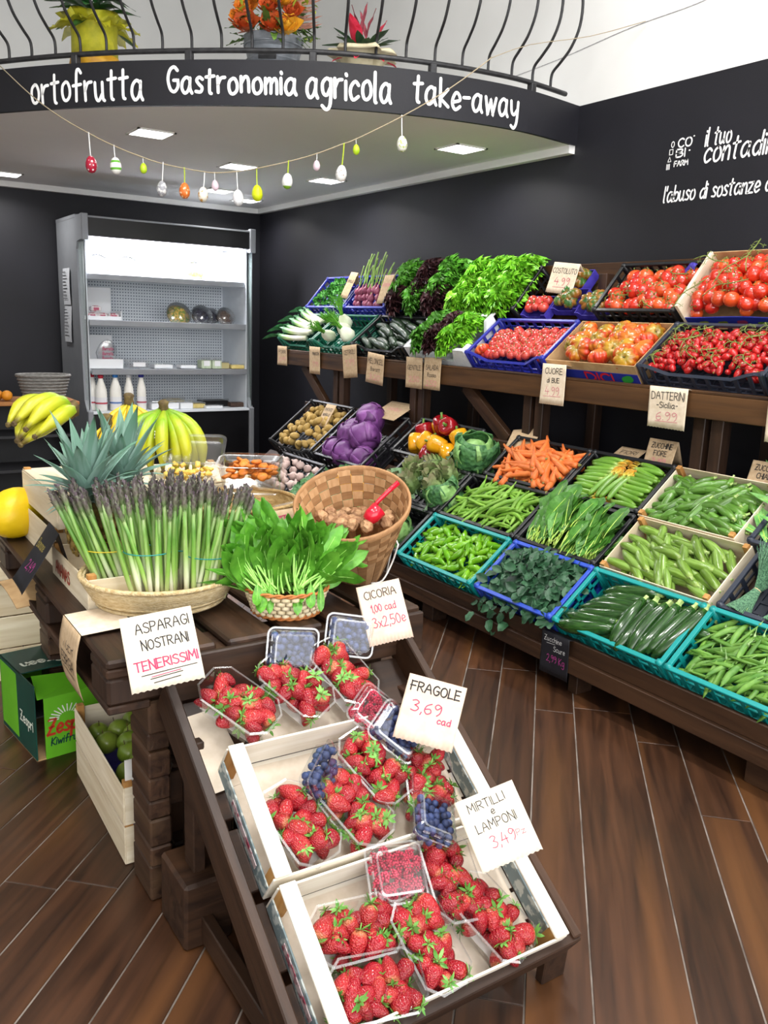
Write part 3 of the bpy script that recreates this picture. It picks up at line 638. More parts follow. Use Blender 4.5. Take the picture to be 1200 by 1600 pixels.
# small blue card trays of costoluto tomatoes
for k, (x, v_) in enumerate(((3.77, .0), (3.56, .05), (3.36, .02), (3.62, .19))):
    t = thing('card_tray', ('small blue card tray of pale red tomatoes beside the tall lettuce crate', 'small blue card tray of ribbed green tomatoes in the middle of the rack', 'small blue card tray of ribbed green tomatoes next to the black tomato crate', 'small blue card tray of ribbed green tomatoes under the costoluto sign')[k], 'tray', upM(x, 1, .1, 0, v_), 'small blue trays')
    box_walls(t, .195, .14, .055, m_purple, .003, cutf=.35)
# ---------------------------------------------------------------- produce shapes: each made once, its mesh shared by the copies
def ell(rz, rr, n=9): return [(rr*sin(PI*i/n) if 0 < i < n else rr*.04, -rz*cos(PI*i/n)) for i in range(n+1)]
def leaf_mb(L, W, curl=.3, fold=.25, wave=0, nw=3, nu=6, nv=4, pt=.8, pk=.85, stemw=.0):
    """a leaf along +y with pointed end; curl bends it, fold raises the halves, wave ruffles the edge"""
    def f(u, v):
        y = u*L; ww = W*(max(0, sin(PI*min(1, u**pk))) ** pt)+stemw*(1-u); s = (v-.5)*2
        x = s*ww/2; z = -curl*L*u*u+fold*abs(s)*ww*.5+wave*W*sin(nw*2*PI*u+(0 if s > 0 else 1.7))*abs(s)**1.5
        return (x, y, z)
    return MB().grid(f, nu, nv)
# strawberries
m_straw = [zramp('strawberry_red_%d' % k, [(0, a), (.8, b), (.97, c)], -.05, .0, '#d9a24a', .55, 420, rough=.25, bump=.5, bscale=300, bkind='v', lo=.66, hi=.72, coat=.3, randv=.12) for k, (a, b, c) in enumerate((('#96101f', '#a31424', '#b03028'), ('#850c1c', '#961222', '#a83628'), ('#a31a26', '#ae2628', '#cf8058')))]
m_calyx = mat('strawberry_calyx', '#4f8a35', '#7fb257', 60, .5, randv=.15)
def strawberry(k):
    rg = random.Random(k); w = rg.uniform(.0165, .0205); h = rg.uniform(.044, .056); p = rg.uniform(.8, 1.15)
    prof = [(.0008, -h)]+[(w*r_*(1-.1*(p-1)*t), -h*t) for t, r_ in ((.985, .16), (.94, .33), (.84, .55), (.7, .75), (.54, .91), (.38, 1), (.24, .985), (.12, .86), (.045, .64), (.0, .36))]+[(.002, -.002)]
    a0 = rg.uniform(0, 6); q = rg.uniform(.03, .10)
    return MB().lathe(prof, 12, fn=lambda a, z: 1+q*cos(2*(a-a0))+.04*cos(3*a+a0)).mesh('strawberry', m_straw[k % 3], True)
def calyx(k):
    rg = random.Random(k+50); mb = MB(); n = rg.choice((8, 9, 10))
    for i in range(n):
        a = 2*PI*i/n+rg.uniform(-.2, .2); L = rg.uniform(.016, .025); W = rg.uniform(.006, .009); up = rg.uniform(-.35, .5)
        b = leaf_mb(L, W, rg.uniform(-.3, .35), .2, 0, nu=3, nv=2); b.xf(T(0, 0, .0015) @ E(0, 0, a) @ T(0, .002, 0) @ E(up, 0, 0)); mb.add(b.v, b.f)
    return mb.tube([(0, 0, 0), (.001, 0, .006), (.003, .001, .012)], [.0016, .0013, .0012], 5).mesh('calyx', m_calyx, True)
ME_ST = [strawberry(k) for k in range(9)]; ME_CX = [calyx(k) for k in range(4)]
# tomatoes
m_tom = mat('red_tomato_skin', '#c02418', '#d23a1c', 6, .16, coat=.5, randv=.12, spec=.6); m_tomo = mat('orange_red_tomato_skin', '#cf4420', '#d85a24', 6, .16, coat=.5, randv=.15, spec=.6); m_tomp = mat('pinkish_tomato_skin', '#b8322e', '#c54a3c', 8, .2, coat=.4, randv=.12)
m_dat = mat('datterini_skin', '#a8141a', '#b8231f', 8, .15, coat=.5, randv=.15); m_vine = mat('tomato_vine_green', '#5c6f2c', '#7c8a45', 60, .6, randv=.2)
m_heir = zramp('ribbed_tomato_skin', [(0, '#c9761c'), (.45, '#c9581a'), (.7, '#b8341a'), (.95, '#8f7a26')], -.045, .04, '#cf9a2c', .6, 22, rough=.2, coat=.4, randv=.12)
m_heirr = zramp('ribbed_red_tomato_skin', [(0, '#bf2d1c'), (.6, '#c8381c'), (1, '#c97a25')], -.045, .04, '#d26a2a', .5, 22, rough=.2, coat=.4, randv=.12)
m_cost = zramp('ribbed_green_tomato_skin', [(0, '#a33a22'), (.4, '#7a6a2a'), (.75, '#3f6a2a'), (1, '#2f5a28')], -.035, .03, '#b2682c', .7, 26, rough=.25, coat=.3, randv=.2)
def round_fruit(nm, r, fl, m, ribs=0, dep=0, dent=.12, n=16):
    prof = [(max(.001, r*sin(PI*i/8)), -r*fl*cos(PI*i/8)-(dent*r*(.35+.65*i/8) if i == 8 else 0)) for i in range(9)]
    prof.insert(8, (r*.2, r*fl*(.985)))
    return MB().lathe(prof, n, fn=(lambda a, z: 1+dep*abs(cos(ribs*a/2))*(1-.3*abs(z)/r)-dep*.5) if ribs else None).mesh(nm, m, True)
def sepals(r, n=5, w=.3, m=None, st=.012):
    mb = MB()
    for i in range(n):
        b = leaf_mb(r, r*w, .25, .2, 0, nu=3, nv=2); b.xf(E(0, 0, 2*PI*i/n+i*.3) @ E(.2, 0, 0)); mb.add(b.v, b.f)
    return mb.tube([(0, 0, -.002), (.002, 0, st*.6), (.006, 0, st)], .0022, 5).mesh('calyx', m or m_vine, True)
ME_T = [round_fruit('tomato', .040, .86, m) for m in (m_tom, m_tom, m_tomo)]; ME_TS = sepals(.026)
ME_TB = [round_fruit('tomato', .035, .9, m) for m in (m_tom, m_tomo, m_tom)]
ME_TP = [round_fruit('tomato', .028, .86, m_tomp, 6, .06) for k in range(1)]; ME_TPs = sepals(.014)
ME_H = [round_fruit('ribbed_tomato', .055, .72, m, 8, .22, .3, 48) for m in (m_heir, m_heirr)]; ME_HS = sepals(.022, 5, .35, mat('dry_calyx', '#7a7a35', '#5c6a2a', 50, .6))
ME_C = [round_fruit('ribbed_tomato', .045, .72, m_cost, 8, .2, .3, 48)]
ME_D = [MB().lathe(ell(.0245*s, .0155*q, 8), 10).mesh('datterini_tomato', m_dat, True) for s, q in ((1, 1), (.85, 1), (1.1, .95))]; ME_DS = MB().lathe([(.001, 0), (.004, .001), (.002, .004), (.001, .008)], 5).mesh('calyx', m_vine)
# long things along +x, centred
def pod(nm, L, r, m, bend=.1, taper=(.35, .9, 1, 1, .9, .3), flat=1, n=9, ridge=0, seg=8, wob=0, seed=0):
    rg = random.Random(seed); pts = []; rad = []
    for i in range(seg+1):
        t = i/seg; x = (t-.5)*L; y = bend*L*(1-(2*t-1)**2)-bend*L*.5; pts.append((x, y+rg.uniform(-wob, wob)*L, rg.uniform(-wob, wob)*L))
        q = t*(len(taper)-1); j = min(int(q), len(taper)-2); rad.append(max(.0008, r*(taper[j]+(taper[j+1]-taper[j])*(q-j))))
    mb = MB().tube(pts, rad, n, flat=flat, ref=(0, 0, 1))
    if ridge:
        for i in range(len(mb.v)):
            if i % n % 2 == 0: p = V(mb.v[i]); c = V(pts[min(i//n, seg)]); mb.v[i] = tuple(c+(p-c)*(1+ridge))
    return mb
def mid_y(L, bend): return -bend*L*.5
m_zuc = zramp('zucchini_skin', [(0, '#2d5a1f'), (.06, '#1b3a14'), (.9, '#1d3f16'), (1, '#3c6a2a')], -.14, .14, '#3f6b2c', .35, 130, axis=0, stretch=(.15, 1, 1), rough=.2, coat=.35, randv=.18)
m_zucl = zramp('light_zucchini_skin', [(0, '#78963a'), (.12, '#587826'), (.85, '#64842c'), (1, '#a8b868')], -.085, .085, '#86a852', .6, 90, axis=0, stretch=(.12, 1, 1), rough=.28, coat=.25, randv=.2)
m_zucs = zramp('small_zucchini_skin', [(0, '#628634'), (.12, '#426a20'), (.85, '#4c7428'), (1, '#86a34e')], -.07, .07, '#6a9a44', .5, 90, axis=0, stretch=(.12, 1, 1), rough=.28, coat=.25, randv=.25)
m_zucf = zramp('flower_zucchini_skin', [(0, '#66902e'), (.3, '#588628'), (.8, '#689232'), (1, '#adc06a')], -.08, .08, '#7aa84a', .4, 90, axis=0, stretch=(.12, 1, 1), rough=.28, randv=.15)
m_zstem = mat('zucchini_stem', '#8fae5a', '#b7c987', 50, .6)
ME_Z = [pod('zucchini', .25, .030, m_zuc, b, (.3, .85, 1, 1, .95, .82, .55), seg=9, n=12).mesh('zucchini', m_zuc, True) for b in (.03, .07, -.05)]
ME_ZS = MB().tube([(0, 0, 0), (.012, 0, 0), (.024, .001, 0)], [.013, .010, .0115], 5).mesh('stem', m_zstem)
ME_ZL = [pod('light_zucchini', .15, .0185, m_zucl, b, (.35, .9, 1, 1, .9, .5), ridge=.05, n=10).mesh('light_zucchini', m_zucl, True) for b in (.02, .06, -.04)]
ME_ZM = [pod('small_zucchini', .12, .0175, m_zucs, b, (.4, .9, 1, 1, .9, .5), ridge=.05, n=10).mesh('small_zucchini', m_zucs, True) for b in (.02, .07, -.05)]
ME_ZLS = MB().tube([(0, 0, 0), (.008, 0, 0), (.015, 0, 0)], [.007, .005, .006], 5).mesh('stem', m_zstem)
ME_ZF = [pod('flower_zucchini', .15, .0145, m_zucf, b, (.5, .95, 1, 1, .9, .7), n=9).mesh('flower_zucchini', m_zucf, True) for b in (.02, .05)]
m_flow = zramp('zucchini_flower', [(0, '#a9bd5a'), (.4, '#d9b33a'), (1, '#d98a2c')], 0, .06, '#c5b860', .6, 60, axis=0, rough=.7)
def zflower():
    mb = MB()
    for i in range(5):
        b = leaf_mb(.058, .026, .12, .5, .12, nu=4, nv=3); b.xf(E(0, 0, -PI/2) @ E(0, i*2*PI/5, 0) @ T(0, 0, .006)); mb.add(b.v, b.f)
    return mb.mesh('flower', m_flow, True)
ME_FL = zflower()
m_cuc = mat('cucumber_skin', '#1f2f20', '#2c3f2b', 60, .35, .15, 150, coat=.2, randv=.15); ME_CU = [pod('cucumber', .2, .024, m_cuc, b, (.5, .95, 1, 1, .95, .5), n=10).mesh('cucumber', m_cuc, True) for b in (.03, .06)]
m_car = mat('carrot_skin', '#c85f24', '#d87a3c', 50, .5, .2, 120, (.3, 1, 1), randv=.12); ME_CA = [pod('carrot', L, .0185, m_car, b, (.25, .5, .68, .8, .9, 1, .85), n=9, seg=9, wob=.008, seed=k).mesh('carrot', m_car, True) for k, (L, b) in enumerate(((.2, .02), (.17, .05), (.22, -.03)))]
ME_CAS = MB().tube([(0, 0, 0), (.008, 0, .001), (.014, .002, .002)], [.009, .006, .004], 6).mesh('stem_end', mat('carrot_top', '#6f7a3a', '#8a7a4a', 60, .7))
m_pea = mat('pea_pod_skin', '#4a7a2a', '#6c973c', 25, .45, .05, 90, randv=.2); m_peal = mat('pea_leaf', '#7aa35c', '#9cbc7c', 40, .6, randv=.2)
ME_PE = [pod('pea_pod', .115, .0105, m_pea, b, (.12, .7, 1, 1, 1, .8, .15), flat=.55, n=8, seed=k, wob=.005).mesh('pea_pod', m_pea, True) for k, b in enumerate((.05, .1, -.07))]
ME_PES = MB().tube([(0, 0, 0), (.006, 0, 0), (.012, .004, .002), (.03, .012, .004)], [.003, .005, .0016, .0009], 5).mesh('stem', m_peal, True)
m_fav = mat('broad_bean_skin', '#64962a', '#82ad42', 25, .5, .06, 90, randv=.18); ME_FA = [pod('broad_bean_pod', .2, .0115, m_fav, b, (.1, .6, 1, .9, 1, .9, 1, .7, .2), flat=.75, n=8, seg=14, seed=k, wob=.006).mesh('broad_bean_pod', m_fav, True) for k, b in enumerate((.12, .2, -.14, .05))]
ME_FAS = MB().tube([(0, 0, 0), (.01, .001, 0), (.02, .004, 0)], [.003, .004, .002], 5).mesh('stem', m_fav)
m_frig = mat('friggitello_skin', '#559210', '#74aa1c', 20, .18, .06, 60, coat=.4, randv=.18); ME_FR = [pod('friggitello_pepper', .1, .017, m_frig, b, (.25, .6, .8, .95, 1, .85, .5), n=9, seg=8, wob=.02, seed=k+3).mesh('friggitello_pepper', m_frig, True) for k, b in enumerate((.08, .16, -.12))]
ME_FRS = MB().tube([(0, 0, 0), (.01, .002, .001), (.022, .008, .004)], [.006, .003, .0025], 5).mesh('stem', m_frig, True)
def endM(L, bend, rot=0): return T(L/2, -bend*L*.5, 0) @ E(rot, 0, -math.atan(bend*4)*.9)
# bell pepper
def bell(nm, m, k):
    prof = [(.004, -.036), (.018, -.042), (.03, -.034), (.036, -.01), (.039, .018), (.037, .034), (.026, .042), (.012, .036), (.003, .031)]
    return MB().lathe(prof, 28, fn=lambda a, z: 1+.09*abs(cos(2*a+k))-.03).mesh(nm, m, True)
m_bred = mat('red_pepper_skin', '#8a0f1a', '#a01a22', 8, .15, coat=.6, randv=.1); m_byel = mat('yellow_pepper_skin', '#e09a12', '#eaa91e', 8, .15, coat=.6, randv=.1)
ME_BR = bell('bell_pepper', m_bred, 0); ME_BY = bell('bell_pepper', m_byel, 1); ME_BS = MB().tube([(0, 0, .030), (.002, 0, .044), (.008, .003, .06)], [.011, .005, .006], 6).mesh('stem', mat('pepper_stem', '#4f7a2a', '#6a9040', 40, .5), True)
m_pot = mat('potato_skin', '#a08244', '#b89a5a', 30, .7, .15, 90, randv=.15); ME_PO = [MB().lathe(ell(.032*s, .025, 7), 10).jig(.006, 40, s).mesh('potato', m_pot, True) for s in (1, 1.2, .9)]
# cabbages
m_rcab = mat('red_cabbage_leaf', '#572a63', '#7f4a8a', 14, .45, .3, 25, (1, 1, 1), randv=.2); m_sav = mat('savoy_leaf', '#2f5a35', '#4f8048', 40, .55, .8, 40, randv=.15, bkind='v'); m_savl = mat('light_cabbage_leaf', '#6f9a52', '#8ab46c', 30, .5, .6, 40, randv=.12, bkind='v')
def cab_leaf(r, m, seed, span=1.15, fr=.05):
    rg = random.Random(seed); ph = rg.uniform(0, 6)
    def f(u, v):
        a = (u-.5)*2*span; b = (v-.15)*1.6; rr = r*(1+fr*(abs(u-.5)*2)**3*(1+sin(9*v+ph))+fr*.6*v**3*(1.2+sin(8*u+ph))+.02*sin(16*u+ph)*sin(11*v))
        return (rr*sin(a)*cos(b*.9-.4), -rr*cos(a)*cos(b*.9-.4), rr*sin(b*.9-.4))
    return MB().sheet(f, 8, 7, .0025).mesh('leaf', m, True)
def ball(r, m, k): return MB().lathe(ell(r*.95, r, 9), 16).jig(r*.09, 22, k).mesh('heart', m, True)
# artichoke
m_art = zramp('artichoke_bract', [(0, '#4f6a35'), (.6, '#6f8a4c'), (1, '#7f7a5a')], -.04, .05, '#8fa36a', .4, 30, rough=.6); m_artl = mat('artichoke_leaf', '#4f6f4a', '#7a9872', 30, .7, .3, 60, randv=.15)
def artichoke(seed):
    rg = random.Random(seed); mb = MB().lathe(ell(.04, .034, 7), 10)
    for ring in range(6):
        n = 9-ring; el = -.9+ring*.42
        for i in range(n):
            a = 2*PI*(i+.5*(ring % 2))/n; b = leaf_mb(.032, .03, .25, .12, nu=3, nv=2)
            r = .039*cos(el*.8); b.xf(E(0, 0, a) @ T(0, r, .042*sin(el)-.004) @ E(1.15-ring*-.08, 0, 0)); mb.add(b.v, b.f)
    return mb.mesh('bracts', m_art, True)
ME_AR = [artichoke(k) for k in range(2)]; ME_ARS = MB().tube([(0, 0, -.03), (.004, 0, -.07), (.002, .006, -.11)], .010, 7).mesh('stem', m_artl, True); ME_ARL = leaf_mb(.13, .05, .25, .25, .25, 4, 8, 4).mesh('leaf', m_artl, True)
# leafy greens
m_let = mat('green_lettuce_leaf', '#5aa81a', '#86c832', 22, .45, .15, 60, randv=.15, sss=.0); m_letd = mat('mid_green_lettuce_leaf', '#3a7a1c', '#5a9a30', 22, .45, .15, 60, randv=.2); m_letr = mat('red_lettuce_leaf', '#2f1a1f', '#4a2a2c', 22, .45, .15, 60, randv=.2)
def frill(L, W, seed, amp=.5, nu=7, nv=13, m=None):
    rg = random.Random(seed); ph = rg.uniform(0, 6); f1 = rg.choice((5, 6, 7))
    def f(u, v):
        s = (v-.5)*2; ww = W*(.35+.65*u**.7)/2; e = max(abs(s)**2*.8, u**4); x = s*ww*(1+.1*sin(f1*3*u+ph)*e); y = u*L*(1-.16*s*s); z = -.5*L*u*u*.5+.3*ww*s*s+amp*.022*e*(sin(f1*PI*s+ph)+.7*sin(f1*2.3*PI*s+7*u))+amp*.012*sin(13*u+5*s+ph)*u
        return (x, y, z)
    return MB().grid(f, nu, nv).mesh('leaf', m, True)
ME_LG = [frill(.085, .10, k, 1, m=m_let) for k in range(4)]; ME_LD = [frill(.09, .10, k+9, 1, m=m_letd) for k in range(3)]; ME_LR = [frill(.09, .10, k+19, .9, m=m_letr) for k in range(3)]
m_chi = mat('chicory_leaf', '#3f7d1c', '#5f9e30', 30, .4, .12, 60, randv=.18); m_chis = mat('chicory_stalk', '#7fc04a', '#a5d570', 40, .4)
def long_leaf(nm, L, W, m, ms, curl, fold, seed, wave=.05, pt=.8, pk=.85):
    b = leaf_mb(L, W, curl, fold, wave, 2, 8, 4, stemw=.004, pt=pt, pk=pk)
    pts = [(0, L*t, -curl*L*t*t+.0012) for t in (-.12, 0, .2, .4, .6, .8)]; k = len(b.f); b.tube(pts, [.0026, .0026, .0024, .002, .0014, .0006], 5, mi=1); return b.mesh(nm, [m, ms], True)
ME_CH = [long_leaf('leaf', L, W, m_chi, m_chis, c, f_, k, w_, .55, 1.45) for k, (L, W, c, f_, w_) in enumerate(((.16, .045, .35, .3, .09), (.145, .05, .5, .2, .11), (.175, .042, .25, .35, .08), (.135, .05, .65, .2, .12)))]
m_chd = mat('chard_leaf', '#34661f', '#4f8632', 26, .4, .25, 45, randv=.2); m_chds = mat('chard_stalk', '#a8cf4a', '#c2dd78', 40, .4)
ME_CD = [long_leaf('leaf', L, W, m_chd, m_chds, c, f_, k, w_, .5, 1.3) for k, (L, W, c, f_, w_) in enumerate(((.16, .085, .3, .2, .07), (.15, .075, .45, .15, .09), (.17, .08, .15, .25, .05)))]
m_spi = mat('dark_spinach_leaf', '#1f3f2a', '#356040', 26, .45, .15, 60, randv=.28)
ME_SP = [leaf_mb(L, W, c, f_, .1, 2, 5, 4, pt=.55).mesh('leaf', m_spi, True) for L, W, c, f_ in ((.055, .04, .3, .3), (.05, .036, .5, .2), (.06, .038, .1, .35), (.045, .034, .6, .1))]
m_par = mat('parsley_leaf', '#2f7a24', '#4f9a3a', 40, .5, randv=.2)
ME_PA = [leaf_mb(.034, .03, .3, .3, .35, 3, 4, 4).mesh('leaf', m_par, True), leaf_mb(.03, .026, -.2, .2, .4, 3, 4, 4).mesh('leaf', m_par, True)]
# bananas, walnuts and other fruit
m_ban = zramp('banana_skin', [(0, '#5c4a22'), (.05, '#b0ac24'), (.3, '#b0b01c'), (.75, '#7fa81a'), (1, '#628a1c')], -.10, .10, '#c2c22c', .35, 26, axis=0, rough=.4, randv=.05); m_bany = zramp('ripe_banana_skin', [(0, '#4a3a20'), (.05, '#d0a91c'), (.8, '#d6b428'), (1, '#8a9a2c')], -.10, .10, '#d9c04a', .4, 26, axis=0, rough=.4)
m_tip = mat('banana_crown', '#4a3a24', '#6a5a30', 50, .8)
m_wal = mat('walnut_shell', '#8a6244', '#b08a64', 40, .7, .9, 70, randv=.12, bkind='v'); ME_W = [MB().lathe(ell(.023, .019, 8), 12, fn=lambda a, z: 1+.05*(abs(cos(a)) < .15)).jig(.0022, 130, k).mesh('walnut', m_wal, True) for k in range(3)]
m_app = mat('green_apple_skin', '#6f8a2a', '#8a9c3a', 12, .3, coat=.2, randv=.1); ME_AP = round_fruit('apple', .036, .9, m_app, dent=.3); ME_APS = MB().tube([(0, 0, .022), (.002, 0, .034), (.005, 0, .042)], .0013, 5).mesh('stem', m_tip)
m_ora = mat('orange_peel', '#c9801c', '#d98f24', 30, .4, .3, 260, randv=.08); ME_OR = MB().lathe(ell(.036, .038, 9), 16).mesh('orange', m_ora, True); ME_ORS = MB().lathe([(.001, .0345), (.004, .0352), (.003, .037), (.001, .0372)], 6).mesh('stem_scar', m_art)
m_blu = mat('blueberry_skin', '#232c4f', '#3a4a78', 60, .55, randv=.25); ME_BB = MB().lathe(ell(.0082, .0094, 5), 8).mesh('blueberry', m_blu, True)
m_ras = mat('raspberry_skin', '#b01a3c', '#c9304f', 40, .4, randv=.15); 
def rasp():
    mb = MB()
    for i in range(4):
        for j in range(7):
            a = 2*PI*(j+.5*(i % 2))/7; el = -.2+i*.5; r = .0085*cos(el); mb.lathe([(.0004, -.003), (.0031, 0), (.0004, .003)], 5, c=(r*cos(a), r*sin(a), .011*sin(el)))
    return mb.mesh('raspberry', m_ras, True)
ME_RA = rasp()
m_aspar = zramp('asparagus_stalk', [(0, '#b9a98a'), (.12, '#c9d29a'), (.3, '#86b24c'), (.6, '#5f9436'), (.82, '#5f8a44'), (.92, '#6d6a58')], 0, .34, '#a8c070', .35, 90, stretch=(1, 1, .15), rough=.4, randv=.14)
m_aspw = zramp('pale_asparagus_stalk', [(0, '#d5cdb8'), (.2, '#d8dcc0'), (.45, '#8fb45a'), (.8, '#6a9a40'), (.95, '#6d6a58')], 0, .34, '#c0cc98', .35, 90, stretch=(1, 1, .15), rough=.4, randv=.14)
m_asptip = zramp('asparagus_tip', [(0, '#6a8f4a'), (.3, '#6a6458'), (1, '#5a4a56')], 0, .07, '#7a8a62', .4, 90, rough=.6, randv=.15)
def spear(m, L=.3, bend=0): return MB().tube([(bend*(t**2)*L, 0, L*t) for t in (0, .2, .4, .6, .8, 1)], [.0082, .0085, .0082, .0076, .007, .0064], 7).mesh('asparagus_spear', m, True)
def spear_tip(seed):
    rg = random.Random(seed); mb = MB().lathe([(.0062, -.004), (.0078, .012), (.008, .03), (.006, .052), (.001, .072)], 7)
    for i in range(14):
        z = .002+i*.0043; a = i*2.4+seed; b = leaf_mb(.019, .011, .1, .3, nu=2, nv=2); r = .007*(1-(i/16)**3); b.xf(T(0, 0, z) @ E(0, 0, a) @ T(0, r, 0) @ E(1.35, 0, 0)); mb.add(b.v, b.f)
    return mb.mesh('tip', m_asptip, True)
ME_AS = [spear(m, .3, b) for m in (m_aspar, m_aspw) for b in (0, .05, -.04)]; ME_AT = [spear_tip(k) for k in range(3)]
# ---------------------------------------------------------------- filling the crates
def region(u, v):
    """where in its heap a piece lies, seen from the front"""
    c = ('left', 'left of middle', 'middle', 'right of middle', 'right')[min(4, int(u*5))]; r = ('front', 'centre', 'rear')[min(2, int(v*3))]
    return r+' '+c
def heap(M, w, d, name, meshes, n, label, cat, group, parts=None, zt=.10, crown=.03, yaw=0, jy=PI, tilt=.18, seed=0, mx=.035, my=.035, sc=(.9, 1.1), free=False, layers=1, dz=.022, lift=None, oy=0):
    rg = random.Random(seed*31+7)
    for l in range(layers):
        for (x, y) in spots(rg, n//layers, mx, w-mx, my, d-my):
            z = zt-(layers-1-l)*dz+crown*sin(PI*x/w)*sin(PI*y/d)+rg.uniform(-.006, .006)
            if lift: z += lift(x/w, y/d)
            k = rg.randrange(len(meshes)); s = rg.uniform(*sc); lb = label+', '+region(x/w, y/d)+(' below' if l < layers-1 else '')
            Rm = E(rg.uniform(-1, 1)*tilt*4, rg.uniform(-1, 1)*tilt*4, rg.uniform(0, 6.28)) if free else E(0, 0, yaw+rg.uniform(-jy, jy)) @ E(0, rg.uniform(-tilt, tilt), 0) @ E(rg.uniform(-1.2, 1.2), 0, 0)
            pp = []
            for q in (parts or []):
                if q[0] == '?': 
                    if rg.random() > q[1]: continue
                    q = q[2:]
                me = q[1][rg.randrange(len(q[1]))] if isinstance(q[1], list) else q[1]; mm = q[2] if len(q) > 2 else None
                if callable(mm): mm = mm(k)
                pp.append((q[0], me, mm))
            put(name, meshes[k], M @ T(x, y+oy, z) @ Rm @ Sc(s), lb, cat, group, pp)
PEB = (.05, .1, -.07); FAB = (.12, .2, -.14, .05); FRB = (.08, .16, -.12); ZB = (.03, .07, -.05); ZLB = (.02, .06, -.04); ZMB = (.02, .07, -.05)
# --- low table, front row
heap(lowM(1.80, 0), .54, .30, 'pea_pod', ME_PE, 170, 'green pea pod heaped in the teal crate at the right', 'pea pod', 'pea pods in the teal crate', [('stem', ME_PES, lambda k: endM(.115, PEB[k]))], .085, .045, .9, 1.0, seed=1, layers=2, sc=(.85, 1.25))
ORD = ('first', 'second', 'third', 'fourth', 'fifth', 'sixth', 'seventh', 'eighth', 'ninth', 'tenth', 'eleventh'); rg = random.Random(12); Mz = lowM(C1-.005, 0)
for i in range(7):
    for lay in range(2):
        k = rg.randrange(3); y = .035+.036*i; x = .135+rg.uniform(-.01, .02)+.012*i
        if lay == 0: y += .012
        put('zucchini', ME_Z[k], Mz @ T(x+(.0 if lay else .05), y, .075+.038*lay+.01*sin(i)) @ E(0, 0, rg.uniform(-.08, .08)+.26) @ E(rg.uniform(0, 6), 0, 0) @ Sc(rg.uniform(.92, 1.08)), ORD[i]+' crosswise dark zucchini from the front of the teal crate'+('' if lay else ', lower layer'), 'zucchini', 'zucchini in the teal crate', [('stem', ME_ZS, endM(.25, ZB[k]))])
for i in range(6):
    k = rg.randrange(3); put('zucchini', ME_Z[k], Mz @ T(.30+.042*i, .115+rg.uniform(-.015, .015)+.006*i, .125-.003*i) @ E(0, 0, 1.62-.05*i+rg.uniform(-.08, .08)) @ E(rg.uniform(0, 6), -.06, 0) @ Sc(rg.uniform(.92, 1.05)), ORD[i]+' lengthwise dark zucchini from the left on the teal crate heap', 'zucchini', 'zucchini in the teal crate', [('stem', ME_ZS, endM(.25, ZB[k]))])
for i in range(7):
    k = rg.randrange(3); put('zucchini', ME_Z[k], Mz @ T(.31+.03*i, .17+.02*i % .1, .08) @ E(0, 0, .1+rg.uniform(-.25, .25)) @ E(rg.uniform(0, 6), 0, 0), ORD[i]+' slanted dark zucchini from the left at the back of the teal crate', 'zucchini', 'zucchini in the teal crate', [('stem', ME_ZS, endM(.25, ZB[k]))])
def leafheap(name, label, cat, M, w, d, meshes, n, zt, crown, seed, up=(.2, 1.0), yaw=None, jy=PI, sc=(.8, 1.2), bed=None, over=None, mx=.01, group=None):
    t = thing(name, label, cat, M, group); rg = random.Random(seed)
    if bed: MB().grid(lambda u, v: (.02+u*(w-.04), .02+v*(d-.04), zt-.03+crown*sin(PI*u)*sin(PI*v)*.8), 8, 6).build('inner_leaves', bed, t, smooth=True)
    P = spots(rg, n, mx, w-mx, mx, d-mx, 6)
    for (x, y) in P:
        z = zt+crown*sin(PI*max(0, min(1, x/w)))*sin(PI*max(0, min(1, y/d)))-rg.uniform(0, .02)
        if over: x, y, z = over(x, y, z, rg)
        a = (yaw if yaw is not None else 0)+rg.uniform(-jy, jy); s = rg.uniform(*sc)
        place('leaf', meshes[rg.randrange(len(meshes))], t, T(x, y, z) @ E(0, 0, a) @ E(rg.uniform(*up), rg.uniform(-.3, .3), 0) @ Sc(s))
    return t
def spill(x, y, z, rg):
    if x < .24 and y < .10 and rg.random() < .8: q = rg.random(); return x*.85+.02, y-.06*q-.03, z-.13*q*q-.01
    return x, y, z
leafheap('spinach_heap', 'heap of dark green spinach-like leaves spilling over the bright blue crate', 'leafy greens', lowM(C2-.015, 0), .485, .30, ME_SP, 300, .115, .055, 5, (-.2, .9), bed=m_spi, over=spill, sc=(.8, 1.15), mx=-.01)
heap(lowM(C3, 0), .59, .30, 'friggitello_pepper', ME_FR, 105, 'bright green friggitello pepper in the teal crate', 'pepper', 'friggitelli in the teal crate', [('stem', ME_FRS, lambda k: endM(.1, FRB[k]))], .085, .04, 0, PI, .3, seed=3, layers=2, sc=(.8, 1.15))
# --- middle row
heap(lowM(C3, .31), .59, .30, 'broad_bean_pod', ME_FA, 100, 'long green broad bean pod in the black crate', 'bean pod', 'broad beans in the black crate', [('stem', ME_FAS, lambda k: endM(.2, FAB[k]))], .09, .05, .7, 1.1, .15, seed=4, layers=2, mx=.06, my=.05, sc=(.8, 1.05))
ch_ = thing('chard_heap', 'heap of leafy green chard with pale yellow-green stalks in the black crate', 'leafy greens', lowM(C2, .31)); rg = random.Random(8)
MB().grid(lambda u, v: (.02+u*.45, .02+v*.26, .085+.04*sin(PI*u)*v), 6, 5).build('inner_leaves', m_chd, ch_, smooth=True)
for i in range(95):
    u = rg.random(); row = i % 5; y = .02+row*.035+rg.uniform(-.015, .015)
    place('leaf', ME_CD[rg.randrange(3)], ch_, T(.03+u*.43, y, .10+row*.009+.035*sin(PI*u)+rg.uniform(0, .012)) @ E(rg.uniform(.0, .5), rg.uniform(-.35, .35), rg.uniform(-.35, .35)) @ Sc(rg.uniform(.75, 1.1)))
